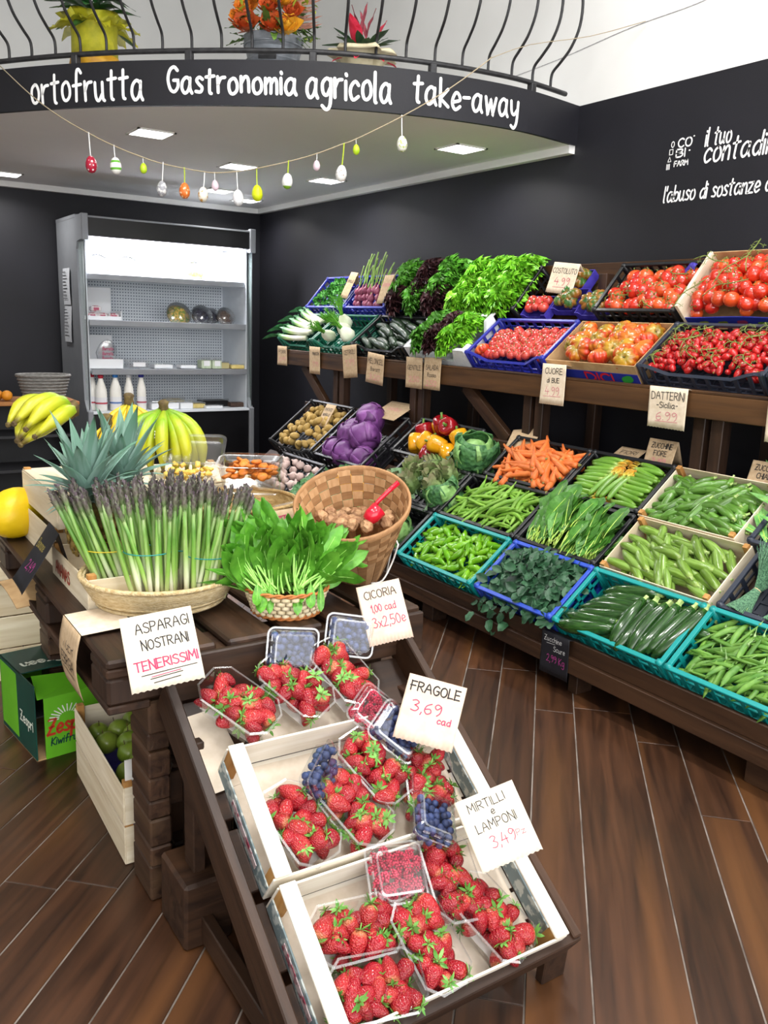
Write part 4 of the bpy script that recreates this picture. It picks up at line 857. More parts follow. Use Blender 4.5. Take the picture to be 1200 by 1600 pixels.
me_stk = [MB().tube([(0, 0, 0), (.002, .04, .008), (0, .1, .012)], [.004, .0034, .0024], 5).mesh('stalk', m_chds, True)]
for i in range(60):
    u = rg.random(); place('stalk', me_stk[0], ch_, T(.04+u*.41, .01+rg.uniform(0, .03), .095+.03*sin(PI*u)+rg.uniform(-.01, .018)) @ E(rg.uniform(.0, .35), 0, rg.uniform(-.5, .5)) @ Sc(rg.uniform(.7, 1.1)))
heap(lowM(C1-.01, .312), .53, .295, 'light_zucchini', ME_ZL, 66, 'slim light zucchini in the middle-row wooden crate', 'zucchini', 'light zucchini in the middle wooden crate', [('stem', ME_ZLS, lambda k: endM(.15, ZLB[k]))], .10, .03, -.55, .7, .12, seed=5, layers=2, mx=.06, my=.04)
heap(lowM(C1+.015, .615), .47, .31, 'small_zucchini', ME_ZM, 130, 'small green zucchini in the back-row wooden crate', 'zucchini', 'small zucchini in the back wooden crate', [('stem', ME_ZLS, lambda k: endM(.12, ZMB[k]))], .10, .03, .4, 1.2, .15, seed=6, layers=2, mx=.045, my=.04, sc=(.85, 1.1))
m_dill = mat('dill_green', '#24523a', '#63946c', 160, .6, randv=.1)
def brush(name, label, cat, M, n, L, spread, m, seed, r=.0015, band=None, group=None, droop=.5, tie=.35):
    t = thing(name, label, cat, M, group); rg = random.Random(seed); mb = MB()
    for i in range(n):
        a = rg.uniform(0, 2*PI); q = rg.random()**.6; x0, z0 = .012*q*cos(a), .012*q*sin(a); x1, z1 = spread*q*cos(a)+rg.uniform(-.01, .01), spread*q*sin(a)*.8
        pts = [(x1*.5, -L*tie, z1*.5), (x0, 0, z0), (x1*.6, L*.5, z1*.7+.01), (x1*1.3+rg.uniform(-.02, .02), L*rg.uniform(.8, 1.05), z1-droop*.03)]
        mb.tube(smooth_line(pts, 2), [r*1.5]*4+[r*.8]*2+[r*.4], 3, cap=False)
    o = mb.build('strands', m, t, kind='stuff')
    if band: MB().lathe([(.0135, -.002), (.015, 0), (.0135, .002)], 10, cap=False).build('band', band, t, E(PI/2, 0, 0), True)
    return t
m_band = mat('rubber_band', '#cbb58a', rough=.6)
for k, (x, lab) in enumerate(((.09, 'feathery dill bunch nearest the wooden zucchini crate'), (.22, 'feathery dill bunch with a pale band beside the first dill bunch'), (.36, 'feathery dill bunch at the right picture edge'))):
    brush('dill_bunch', lab, 'herb bunch', lowM(1.79, .31) @ T(x, .12, .12) @ E(.12, 0, -.15+.1*k), 300, .19, .10, m_dill, k, band=m_band, group='dill bunches', tie=.6)
# --- back row
heap(lowM(3.42, .625), .53, .30, 'carrot', ME_CA, 84, 'orange carrot heaped in the black crate', 'carrot', 'carrots in the black crate', [('stem_end', ME_CAS, T(.095, 0, 0))], .105, .05, -.5, 1.0, .08, seed=7, layers=2, mx=.07, my=.05, dz=.03)
rg = random.Random(20); Mf = lowM(C2, .625)
for side in (0, 1):
    for i in range(11):
        for lay in range(2):
            k = rg.randrange(2); x = (.12 if side == 0 else .375)+rg.uniform(-.012, .012); y = .035+.0235*i
            M_ = Mf @ T(x, y, .085+.03*lay+.012*sin(PI*i/10)) @ E(0, 0, (0 if side == 0 else PI)+rg.uniform(-.12, .12)-(.12 if side else -.05)) @ E(rg.uniform(0, 6), 0, 0)
            put('flower_zucchini', ME_ZF[k], M_, ORD[i]+' flowered zucchini from the front in the '+('left', 'right')[side]+' row'+('' if lay else ', lower layer'), 'zucchini', 'zucchini with flowers', [('flower', ME_FL, T(.07, 0, 0))] if lay else [])
for i in range(4):
    M_ = Mf @ T(.20+.035*i, .10, .135) @ E(0, 0, 1.45+rg.uniform(-.1, .1)); put('flower_zucchini', ME_ZF[i % 2], M_, ORD[i]+' zucchini from the left laid lengthwise on the flowered zucchini', 'zucchini', 'zucchini with flowers', [('flower', ME_FL, T(.07, 0, 0))])
leafheap('leek_greens', 'long pale green leaves in the navy crate at the right picture edge', 'leafy greens', lowM(1.86, .625), .54, .30, [long_leaf('leaf', .3, .035, mat('leek_green_leaf', '#5a9a4a', '#8ac070', 30, .4, randv=.15), m_chds, .12, .4, 3)], 26, .12, .03, 9, (-.05, .3), yaw=.9, jy=.5)
# --- left part of the low table
rg = random.Random(33); Ma = lowM(C4, .31)
for i, (x, y, a) in enumerate(((.20, .20, .4), (.30, .10, 1.2), (.40, .21, -.5), (.50, .12, .9), (.12, .09, 2.2), (.47, .25, .1), (.34, .26, 2.8))):
    t = thing('artichoke', ('artichoke at the back of the artichoke crate below the bell peppers', 'artichoke in the middle front of the artichoke crate', 'artichoke at the back near the savoy leaves', 'artichoke nearest the savoy cabbage leaves', 'artichoke nearest the woven walnut basket', 'artichoke under the yellow bell peppers', 'small artichoke at the rear edge of its crate')[i], 'artichoke', Ma @ T(x, y, .13+rg.uniform(-.01, .03)) @ E(rg.uniform(-.6, .2), rg.uniform(-.5, .5), a), 'artichokes')
    place('bracts', ME_AR[i % 2], t, Sc(1.4)); place('stem', ME_ARS, t)
    for k in range(4): place('leaf', ME_ARL, t, T(0, 0, -.05) @ E(0, 0, k*1.6+a) @ E(.5+rg.uniform(-.3, .4), 0, 0) @ Sc(rg.uniform(.95, 1.3)))
Mb = lowM(4.30, .625)
for i, (x, y, z, c, rx, rz) in enumerate(((.13, .20, .12, 'r', .5, 1), (.27, .25, .15, 'r', -.3, 2), (.36, .24, .16, 'r', -.5, 0), (.15, .10, .12, 'y', 1.2, .6), (.25, .11, .14, 'y', 1.3, -.4), (.37, .11, .14, 'y', .9, 2.2), (.47, .2, .12, 'y', .7, 1.2), (.2, .27, .10, 'y', .2, 0), (.46, .09, .10, 'y', 1.5, 1.), (.30, .05, .10, 'r', 1.4, .2))):
    put('bell_pepper', ME_BR if c == 'r' else ME_BY, Mb @ T(x, y, z) @ E(-rx, .3, rz) @ Sc(1.35), ('glossy red bell pepper at the left end of the pepper crate', 'glossy dark red bell pepper at the back of the crate', 'glossy dark red bell pepper with green stem up at the back', 'yellow bell pepper lying at the left front of the pepper crate', 'yellow bell pepper lying beside the leftmost yellow one', 'yellow bell pepper in the middle front of the crate', 'yellow bell pepper nearest the carrots', 'yellow bell pepper showing between the red ones', 'yellow bell pepper low at the right front of the pepper crate', 'red bell pepper low at the front edge under the yellow ones')[i], 'bell pepper', 'bell peppers', [('stem', ME_BS)])
ME_RB = ball(.07, m_rcab, 1); ME_RL = [cab_leaf(.076, m_rcab, k) for k in range(3)]
Mc = lowM(5.02, .44)
for i, (x, y, z, s) in enumerate(((.14, .10, .09, 1), (.29, .09, .10, 1.05), (.22, .22, .13, 1.05), (.39, .22, .14, 1.1), (.32, .36, .17, 1.1), (.12, .3, .09, .9), (.47, .1, .08, .9))):
    t = thing('red_cabbage', ('purple red cabbage at the near left of its crate', 'purple red cabbage at the near front beside the artichokes', 'purple red cabbage in the middle of its crate', 'large purple red cabbage at the right of its crate', 'topmost purple red cabbage under the kraft card', 'purple red cabbage beside the potato crate', 'purple red cabbage low behind the yellow pepper')[i], 'cabbage', Mc @ T(x, y, z) @ E(.3*i, .2, i*1.3) @ Sc(s*1.22), 'red cabbages')
    place('heart', ME_RB, t)
    for k in range(4): place('leaf', ME_RL[k % 3], t, E(0, 0, k*PI/2+.3) @ E(.2*(k % 2), 0, 0))
heap(lowM(5.70, .44), .62, .46, 'potato', ME_PO, 62, 'small yellow potato in the black crate', 'potato', 'potatoes in the black crate', None, .09, .06, 0, PI, .3, seed=11, mx=.05, my=.05, free=True, layers=2, lift=lambda u, v: .0)
ME_SVB = ball(.085, m_savl, 3); ME_SL = [cab_leaf(.105, m, k, 1.2, .14) for k, m in ((1, m_sav), (2, m_sav), (3, m_savl))]
for i, (M_, x, y, z, s, rx) in enumerate(((lowM(C4, 0), .16, .14, .13, 1.0, .2), (lowM(C4, 0), .40, .12, .10, 1.0, -.2), (lowM(3.72, .625), .1, .12, .12, 1.05, .5), (lowM(C4, .31), .53, .12, .10, .9, .3))):
    t = thing('savoy_cabbage', ('savoy cabbage in the front row left of the friggitelli', 'light green cabbage at the front beside the friggitelli crate', 'dark green savoy cabbage between bell peppers and carrots', 'green savoy cabbage between artichokes and broad beans')[i], 'cabbage', M_ @ T(x, y, z) @ E(rx, .3, i) @ Sc(s), 'savoy cabbages')
    place('heart', ME_SVB, t)
    for k in range(6): place('leaf', ME_SL[(k+i) % 3], t, E(0, 0, k*PI/3+.2) @ E(.35*(k % 2)-.15, 0, 0) @ Sc(1+.05*(k % 2)))
leafheap('kale_heap', 'dark green broad cabbage leaves behind the woven walnut basket', 'leafy greens', lowM(4.72, .05), .58, .30, [leaf_mb(.2, .13, .3, .2, .12, 3, 8, 5).mesh('leaf', m_sav, True)], 26, .12, .05, 14, (-.1, .5))
m_gar = mat('garlic_skin', '#b59a94', '#cbb6ae', 30, .6, randv=.1); ME_GA = MB().lathe([(.002, -.022), (.02, -.018), (.029, 0), (.024, .016), (.008, .028), (.004, .042)], 16, fn=lambda a, z: 1+.06*cos(8*a)).mesh('garlic_bulb', m_gar, True)
heap(lowM(5.34, .08), .58, .30, 'garlic_bulb', [ME_GA], 26, 'pinkish garlic bulb behind the dried fruit boxes', 'garlic', 'garlic bulbs', None, .10, .03, seed=16, free=True)
put('bell_pepper', ME_BY, lowM(4.72, .05) @ T(.37, .24, .17) @ E(.4, .2, 1) @ Sc(1.3), 'orange-yellow bell pepper showing above the rim of the walnut basket', 'bell pepper', 'bell peppers', [('stem', ME_BS)])
put('bell_pepper', ME_BY, lowM(4.72, .05) @ T(.5, .22, .14) @ E(.9, .2, 2) @ Sc(1.2), 'small yellow bell pepper beside the artichokes above the walnut basket', 'bell pepper', 'bell peppers', [('stem', ME_BS)])
# ---------------------------------------------------------------- raised rack, front row
m_lkw = zramp('leek_shaft', [(0, '#d8d2bc'), (.35, '#e9ebdc'), (.6, '#b9d08a'), (.8, '#4f8a4a'), (1, '#356a44')], -.2, .2, '#a8c890', .3, 50, axis=0, stretch=(.1, 1, 1), rough=.4)
ME_LK = pod('leek', .34, .021, m_lkw, .03, (.95, 1, 1, 1, 1.05, 1.1), n=10).mesh('leek', m_lkw, True); ME_LKL = leaf_mb(.2, .05, .25, .5, .05, 2, 6, 4).mesh('leaf', mat('leek_leaf', '#2f6a40', '#4f8a58', 30, .4, randv=.1), True)
Mk = upM(6.27, 0)
for i in range(7):
    t = put('leek', ME_LK, Mk @ T(.18+.02*(i % 2), .04+.042*i, .12+.015*(i % 2)-.01*(i < 1)) @ E(0, -.1, PI+.12-.06*i), ORD[i]+' white leek from the front of the green crate', 'leek', 'leeks', [])
    for k in range(4): place('leaf', ME_LKL, t, T(.16, 0, 0) @ E(0, 0, -PI/2+(-.3+.2*k)) @ E(.1*k, .4*k, 0))
m_fen = mat('fennel_bulb', '#d9e3c0', '#eef2df', 16, .35, .05, 60, (1, 1, .3)); m_frond = mat('fennel_frond', '#4f9a28', '#72b53c', 30, .6, randv=.1)
ME_FE = MB().lathe([(.006, -.05), (.03, -.045), (.048, -.015), (.042, .02), (.024, .05), (.018, .06)], 18, fn=lambda a, z: 1+.16*cos(2*a)+.03*cos(7*a)).mesh('bulb', m_fen, True)
def frond(seed):
    rg = random.Random(seed); mb = MB()
    for k in range(60):
        t = rg.uniform(.35, 1); a = rg.uniform(-1.2, 1.2); p = V((.02*sin(t*3+seed), .02, .05+.14*t)); mb.tube([p, p+V((.035*sin(a), .02*rg.uniform(-1, 1), .04*cos(a)))], [.0018, .0009], 3, cap=False)
    return mb.mesh('fronds', m_frond)
ME_FO = [frond(k) for k in range(2)]; ME_FT = MB().tube([(0, 0, .05), (.01, .01, .1), (.02, .02, .18)], [.011, .008, .004], 6).mesh('stalk', m_frond, True)
Mk = upM(5.715, 0)
for i, (x, y, rx, rz) in enumerate(((.17, .07, .5, .3), (.30, .14, .2, -1.2), (.41, .09, .6, -2.), (.2, .22, -.2, 1))):
    t = thing('fennel', ('round white fennel bulb at the front left of its green crate', 'white fennel bulb in the middle of its green crate', 'white fennel bulb nearest the cucumbers', 'fennel bulb at the back of its green crate')[i], 'fennel', Mk @ T(x, y, .13) @ E(rx, .2, rz), 'fennel bulbs'); place('bulb', ME_FE, t)
    for k in range(3): place('stalk', ME_FT, t, E(.1, 0, k*2.1)); place('fronds', ME_FO[k % 2], t, E(.25, 0, k*2.1), 'stuff')
heap(upM(5.15, 0), .64, .315, 'cucumber', ME_CU, 30, 'dark green cucumber in the black crate', 'cucumber', 'cucumbers in the black crate', None, .09, .03, -.25, .25, .06, seed=21, layers=2, mx=.1, my=.03, dz=.035)
def lettuce(label, M, meshes, seed, nl=30, s=1, group=None, dome=1.0):
    t = thing('lettuce', label, 'lettuce', M, group); rg = random.Random(seed)
    for i in range(nl):
        ring = i/nl; a = i*2.4+rg.uniform(-.2, .2); place('leaf', meshes[rg.randrange(len(meshes))], t, E(0, 0, a) @ T(0, .012+.05*(1-ring), .03+.06*ring) @ E((.5+.9*ring)*dome, rg.uniform(-.2, .2), 0) @ Sc(s*rg.uniform(.8, 1.1)))
    return t
Mk = upM(4.49, 0)
for i, (x, ms, lab) in enumerate(((.17, ME_LD, 'green lettuce head at the left of the white foam crate'), (.29, ME_LR, 'dark red lettuce head in the middle of the white foam crate'), (.43, ME_LG, 'bright green lettuce head at the right of the white foam crate'))):
    for j, y in enumerate((.08, .2)): lettuce(lab+(', front' if j == 0 else ', back'), Mk @ T(x+.02*j, y, .075), ms, i*7+j, 26, .9, 'salad heads in the foam crate')
heap(upM(3.885, 0), .63, .315, 'tomato', ME_TP, 92, 'pinkish red tomato packed in the blue crate', 'tomato', 'pinkish tomatoes in the blue crate', [('?', .7, 'calyx', ME_TPs, T(0, 0, .02))], .082, .01, 0, PI, .1, seed=23, mx=.05, my=.05, free=True, sc=(.85, 1.1), oy=-.0)
put('ribbed_tomato', ME_H[1], upM(3.885, 0) @ T(.08, .06, .11) @ E(-.6, 0, 1) @ Sc(.75), 'large orange-red tomato at the left front corner of the blue crate', 'tomato', None, [('calyx', ME_HS, T(0, 0, .03))])
heap(upM(3.235, 0), .575, .315, 'ribbed_tomato', ME_H[:1]*2+ME_H[1:], 24, 'ribbed orange and red tomato in the cardboard crate', 'tomato', 'ribbed tomatoes in the cardboard crate', [('calyx', ME_HS, T(0, 0, .028))], .10, .03, seed=25, mx=.06, my=.055, free=True, tilt=.22)
heap(upM(2.645, 0), .63, .315, 'datterini_tomato', ME_D, 210, 'small red datterini tomato heaped in the slate crate', 'tomato', 'datterini in the slate crate', [('?', .4, 'calyx', ME_DS, T(0, 0, .022))], .095, .05, seed=27, free=True, tilt=.35, layers=2, dz=.02)
heap(upM(2.0, 0), .6, .315, 'datterini_tomato', ME_D, 60, 'small red datterini tomato at the right picture edge', 'tomato', 'datterini at the picture edge', [('?', .4, 'calyx', ME_DS, T(0, 0, .022))], .10, .04, seed=28, free=True, tilt=.35)
def vines(M, w, d, n, z, label, seed, L=.09, group=None):
    rg = random.Random(seed)
    for i, (x, y) in enumerate(spots(rg, n, .06, w-.06, .05, d-.05)):
        mb = MB(); pts = smooth_line([(-L, 0, -.01), (-L*.3, .01, .012), (L*.3, -.008, .014), (L, .006, -.004)], 3); mb.tube(pts, .0026, 5)
        for k in range(6):
            t = pts[1+k]; s_ = 1 if k % 2 else -1; mb.tube([t, t+V((.01, .016*s_, .006)), t+V((.014, .03*s_, -.006))], [.0018, .0016, .0012], 4)
            for q in range(4): b = leaf_mb(.013, .004, .3, .2, nu=2, nv=2); b.xf(T(*(t+V((.014, .03*s_, -.006)))) @ E(.2, 0, q*1.57)); mb.add(b.v, b.f)
        tag(mb.build('tomato_vine', m_vine, None, M @ T(x, y, z+rg.uniform(-.004, .008)) @ E(0, 0, rg.uniform(0, 6.28)), True), label, 'vine stem', group)
vines(upM(2.645, 0), .63, .315, 14, .145, 'thin green vine stem lying over the datterini tomatoes', 3, .06, 'datterini vine stems')
# --- raised rack, back row
for i, (x, y) in enumerate(((.17, .10), (.36, .12), (.27, .2))):
    t = thing('parsley_bunch', ('parsley bunch at the left of the blue crate', 'parsley bunch at the right of the blue crate', 'parsley bunch at the back of the blue crate')[i], 'herb bunch', upM(6.30, 1) @ T(x, y, .10), 'parsley bunches'); rg = random.Random(i)
    for k in range(75):
        a = rg.uniform(0, 6.28); q = rg.random()**.5*.11; place('leaf', ME_PA[k % 2], t, T(q*cos(a), q*sin(a)*.8, .05*(1-(q/.11)**2)+rg.uniform(-.01, .015)) @ E(0, 0, a+rg.uniform(-1, 1)) @ E(rg.uniform(-.3, .8), rg.uniform(-.4, .4), 0) @ Sc(rg.uniform(.9, 1.4)))
m_oni = mat('red_onion_skin', '#7a2a4a', '#a05a72', 20, .4, randv=.15); ME_ON = MB().lathe([(.002, -.024), (.016, -.02), (.025, 0), (.019, .018), (.008, .032), (.006, .05)], 14).mesh('red_onion', m_oni, True)
ME_ONS = MB().tube(smooth_line([(0, 0, .04), (.004, .006, .12), (-.004, .01, .2), (.004, .018, .27)], 3), .005, 6).mesh('green_stalk', mat('onion_stalk', '#6a9a3c', '#a5c06a', 30, .4, randv=.15), True)
rg = random.Random(44)
for i in range(20):
    put('red_onion', ME_ON, upM(5.70, 1) @ T(.09+.055*(i % 7)+rg.uniform(-.015, .015), .06+.04*(i//7)+rg.uniform(-.012, .012), .10+.025*(i//7)) @ E(-1.15+rg.uniform(-.2, .2), rg.uniform(-.3, .3), rg.uniform(-.2, .2)) @ Sc(1.05), 'red spring onion with long green stalks in the blue crate', 'onion', 'red spring onions', [('green_stalk', ME_ONS)])
rg = random.Random(51)
for i in range(9):
    x, y = .11+.215*(i % 3), .06+.095*(i//3); ms = (ME_LR, ME_LD, ME_LR, ME_LD, ME_LR, ME_LD, ME_LD, ME_LR, ME_LD)[i]
    lettuce(('dark red', 'mid green')[ms is ME_LD]+' curly lettuce head, '+('left', 'middle', 'right')[i % 3]+' of the '+('front', 'centre', 'rear')[i//3]+' row in the mixed crate', upM(5.08, 1) @ T(x, y, .075+.012*(i//3)), ms, i, 30, 1.0, 'mixed lettuce heads')
for i in range(9):
    x, y = .10+.185*(i % 3), .06+.11*(i//3)
    lettuce('bright green curly lettuce head, '+('left', 'middle', 'right')[i % 3]+' of the '+('front', 'centre', 'rear')[i//3]+' row in the tall crate', upM(4.40, 1, .2) @ T(x, y, .12), ME_LG, i+20, 36, 1.05, 'green lettuce heads')
heap(upM(3.77, 1, .1), .195, .14, 'tomato', ME_TP, 9, 'pale red tomato in the tray by the lettuce crate', 'tomato', 'pale red tomatoes in a small tray', [('calyx', ME_TPs, T(0, 0, .02))], .05, .02, seed=61, free=True, mx=.03, my=.03, sc=(1, 1.15))
for k, (x, v_, lab) in enumerate(((3.56, .05, 'ribbed green tomato in the middle small blue tray'), (3.36, .02, 'ribbed green tomato in the tray by the black crate'), (3.62, .19, 'ribbed green tomato in the tray under the costoluto sign'))):
    heap(upM(x, 1, .1, 0, v_), .195, .14, 'ribbed_tomato', ME_C, 5, lab, 'tomato', 'ribbed green tomatoes in small trays', [('calyx', ME_HS, T(0, 0, .025))], .055, .015, seed=62+k, free=True, mx=.045, my=.04)
heap(upM(3.19, 1), .51, .315, 'tomato', ME_T, 32, 'round red tomato in the black crate below the wall lettering', 'tomato', 'vine tomatoes in the black crate', [('calyx', ME_TS, T(0, 0, .032))], .085, .04, seed=71, free=True, mx=.055, my=.05, tilt=.3)
heap(upM(2.66, 1, .12), .648, .335, 'tomato', ME_TB, 92, 'red vine tomato heaped in the pale wooden sided crate', 'tomato', 'vine tomatoes in the wooden sided crate', [('?', .6, 'calyx', ME_TS, T(0, 0, .028))], .10, .05, seed=73, free=True, mx=.05, my=.04, tilt=.3, layers=2, dz=.04)
vines(upM(2.66, 1, .12), .648, .335, 9, .175, 'green vine stem lying across the vine tomatoes', 5, .10, 'tomato vine stems')
vines(upM(3.19, 1), .51, .315, 3, .125, 'green vine stem among the tomatoes of the black crate', 6, .08, 'black crate vine stems')
tag(place('purple_liner', MB().sheet(lambda u, v: (.36+.11*u, .21+.085*v, .10+.02*sin(5*u+4*v)+.02*v), 8, 6, .002).mesh('purple_liner', m_purple, True), None, upM(3.19, 1)), 'crumpled purple paper liner in the black tomato crate', 'paper liner')
# ---------------------------------------------------------------- hand-written signs on folded paper
m_kraft = mat('kraft_paper', '#b59a78', '#c3aa8a', 60, .85, .05, 200); m_light = mat('light_paper_bag', '#d9c6ac', '#e4d4be', 50, .85, .05, 200); m_wpaper = mat('cream_paper', '#dccdb8', '#e6d8c6', 40, .85); m_peach = mat('peach_paper', '#d2b6a2', '#dcc4b0', 40, .85); m_slate = mat('black_card', '#16161c', '#1d1d24', 30, .6); m_gold = mat('gold_ink', '#9a8a4a'); m_chalk = mat('white_ink', '#c9c9c9'); m_mag = mat('magenta_ink', '#b0408a')
INK = {'k': m_ink, 'r': m_red, 'p': m_pink, 'g': m_gold, 'w': m_chalk, 'm': m_mag}
def sign(label, tl, U, D, lines, m=None, flap=.5, fold=2.6, wd=.0032, wave=.004, group=None, name='price_sign', zig=True):
    """front panel x 0..w, y 0..h; a second panel folded back from the top edge"""
    U = V(U); D = V(D); w = U.length; h = D.length; m = m or m_kraft; F = frame(V(tl)+D, U, -D); sd = hash(label) % 97 if False else len(label)
    t = thing(name, label, 'sign', F, group)
    def srf(x, y): return wave*sin(3.1*x/w+sd)*(1-y/h)+wave*.6*cos(2.3*y/h+sd)
    MB().sheet(lambda u, v: (u*w, v*h+(.0025*((round(u*24) % 2)) if v == 0 and zig else 0), srf(u*w, v*h)), 24, 6, .0007).build('front_panel', m, t, smooth=True)
    if flap:
        q = h*flap; MB().sheet(lambda u, v: (u*w, h+sin(fold)*0-q*v*cos(PI-fold)*1, srf(u*w, h)-.0012-q*v*sin(PI-fold)), 8, 3, .0007).build('back_panel', m, t, smooth=True)
    by = {}
    for (txt, cx, by_, ch, ink, wf) in lines:
        mb = by.setdefault(ink, MB()); to3 = lambda x, y: (x, y, srf(x, y)+.0008)
        if txt == '_': ribbon(mb, [((cx-wf/2)*w, by_*h), (cx*w, (by_+.01)*h), ((cx+wf/2)*w, (by_+.02)*h)], wd*.8, to3)
        else: write(mb, txt, cx*w, by_*h, ch*h, wd*(1.0), to3, width=wf*w, jit=.4, seed=label[:9], rot=.02)
    for ink, mb in by.items(): mb.build('lettering', INK[ink], t)
    return t
gs = 'kraft signs on the raised rack'
sign('small kraft sign hanging below the leeks', (6.24, -3.092, 1.2407), (-.16, 0, 0), (.01, 0, -.15), [('PORRI', .5, .62, .16, 'k', .7), ('2,49', .5, .25, .2, 'p', .6)], group=gs, flap=.2, fold=1.8)
sign('small kraft sign hanging below the fennel bulbs', (5.7244, -3.092, 1.258), (-.16, 0, 0), (-.007, 0, -.2), [('FINOCCHI', .6, .7, .1, 'k', .6), ('1,99', .55, .3, .16, 'p', .5)], group=gs, flap=.2, fold=1.8)
sign('tilted kraft sign reading CETRIOLI below the cucumbers', (5.1162, -3.092, 1.2576), (-.19, 0, .02), (.10, 0, -.2), [('CETRIOLI', .5, .72, .13, 'k', .75), ('1,99', .5, .38, .18, 'p', .6)], group=gs, flap=.2, fold=1.8)
sign('kraft sign reading MELONCEL beside the cetrioli sign', (4.92, -3.09, 1.2578), (-.2, 0, -.015), (-.004, 0, -.2), [('MELONCEL', .5, .66, .16, 'k', .88), ('Baratt', .52, .42, .12, 'k', .55), ('3,20', .5, .14, .16, 'p', .6)], group=gs, flap=.2, fold=1.8)
sign('kraft sign reading GENTILE below the white foam crate', (4.4586, -3.092, 1.2482), (-.172, 0, 0), (-.008, 0, -.19), [('GENTILE', .5, .6, .14, 'k', .8), ('2,50', .5, .22, .16, 'p', .6)], group=gs, flap=.2, fold=1.8)
sign('kraft sign reading SALADA next to the gentile sign', (4.2483, -3.092, 1.2552), (-.172, 0, 0), (.012, 0, -.19), [('SALADA', .5, .62, .15, 'k', .72), ('Rosso', .5, .4, .12, 'k', .5), ('2,50', .5, .12, .16, 'p', .6)], group=gs, flap=.2, fold=1.8)
sign('kraft sign reading COSTOLUTO standing above the small green tomato trays', (3.60, -3.49, 1.81), (-.205, .007, -.02), (.037, .04, -.16), [('COSTOLUTO', .5, .66, .16, 'k', .9), ('4.99', .5, .28, .24, 'r', .55), ('_', .5, .2, 0, 'p', .6)], m_light, group=gs, flap=.3, fold=2.2)
sign('pale sign reading CUORE di BUE hanging below the ribbed tomatoes', (3.1653, -3.085, 1.2674), (-.165, 0, .0), (.066, 0, -.192), [('CUORE', .5, .76, .14, 'k', .72), ('di BUE', .5, .55, .11, 'k', .5), ('4.99', .5, .24, .2, 'p', .55), ('_', .5, .2, 0, 'p', .7)], m_light, group=gs, flap=.25, fold=1.8)
sign('pale sign reading DATTERINI hanging below the slate datterini crate', (2.5468, -3.085, 1.221), (-.203, 0, 0), (-.005, 0, -.18), [('DATTERINI', .5, .7, .18, 'k', .86), ('-Sicilia-', .5, .5, .14, 'k', .55), ('6.99', .5, .2, .2, 'p', .55), ('_', .5, .16, 0, 'p', .6)], m_light, group=gs, flap=.2, fold=1.8)
sign('pale sign at the right picture edge of the raised rack', (1.9758, -3.085, 1.2464), (-.19, 0, 0), (-.009, 0, -.2), [('CILIEGINO', .5, .66, .15, 'k', .85), ('4.99', .5, .25, .2, 'p', .55)], m_light, group=gs, flap=.2, fold=1.8)
sign('narrow kraft card standing between the parsley and onion crates', (5.84, -3.4647, 1.8119), (-.11, .005, -.01), (-.05, .078, -.19), [('CIPOLLE', .5, .6, .1, 'k', .8)], group=gs, flap=.4, fold=2.6)
sign('narrow kraft card standing between the onions and the mixed lettuce', (5.32, -3.448, 1.77), (-.12, 0, .002), (-.055, .076, -.19), [('LATTUGA', .5, .6, .1, 'p', .8)], group=gs, flap=.4, fold=2.6)
gl = 'signs on the low table'
sign('folded kraft sign reading ZUCCHINE FIORE behind the flower zucchini', (2.6114, -3.192, .975), (-.16, 0, 0), (-.012, .037, -.11), [('ZUCCHINE', .5, .66, .2, 'k', .72), ('FIORE', .5, .36, .2, 'k', .45), ('3.99', .5, .05, .2, 'p', .5)], group=gl, flap=1, fold=2.45)
sign('folded kraft sign reading ZUCCHINE CHIARE cut by the right picture edge', (2.0685, -3.186, .9555), (-.15, 0, 0), (-.003, .035, -.105), [('ZUCCHINE', .5, .66, .2, 'k', .72), ('CHIARE', .5, .36, .2, 'k', .5), ('2.99', .5, .06, .18, 'p', .5)], group=gl, flap=1, fold=2.45)
sign('kraft card reading FIORI lying flat behind the flower zucchini', (2.8249, -3.235, .905), (-.155, 0, 0), (-.025, .092, -.054), [('FIORI', .5, .5, .25, 'k', .6)], group=gl, flap=0)
sign('blank kraft card leaning over the carrots', (3.51, -3.16, .90), (-.18, -.04, .03), (-.05, .1, -.1), [], m_kraft, group=gl, flap=.4)
sign('small kraft card reading PATATE standing in the potatoes', (5.3084, -3.03, .87), (-.135, 0, 0), (.02, .084, -.15), [('PATATE', .5, .7, .12, 'k', .7), ('NOVELLE', .5, .48, .1, 'k', .7), ('1,49', .5, .2, .14, 'p', .5)], group=gl, flap=0)
sign('brown kraft card lying behind the red cabbages', (4.86, -3.18, .93), (-.28, 0, .0), (-.1, .15, -.08), [('CAVOLO', .5, .5, .15, 'p', .5)], group=gl, flap=.3)
sign('black card sign reading ZUCCHINE SCURE 2,99 Kg on the front board', (2.407, -2.407, .243), (-.154, 0, .0), (0, 0, -.178), [('Zucchine', .42, .8, .12, 'w', .62), ('Scure', .66, .6, .12, 'w', .4), ('2,99 Kg', .55, .32, .16, 'm', .62), ('_', .35, .74, 0, 'w', .3)], m_slate, group=gl, flap=.4, fold=1.75, wd=.0022)
sign('kraft sign reading UOVA GALLINE FELICI on the shelf edge beside the refrigerator', (6.285, -1.2877, .8537), (0, -.16, 0), (0, .005, -.15), [('UOVA', .42, .68, .18, 'k', .6), ('GALLINE', .55, .42, .15, 'k', .7), ('FELICI', .5, .16, .15, 'k', .6)], flap=.3, fold=1.7, wd=.004)
gf = 'signs on the front stands'
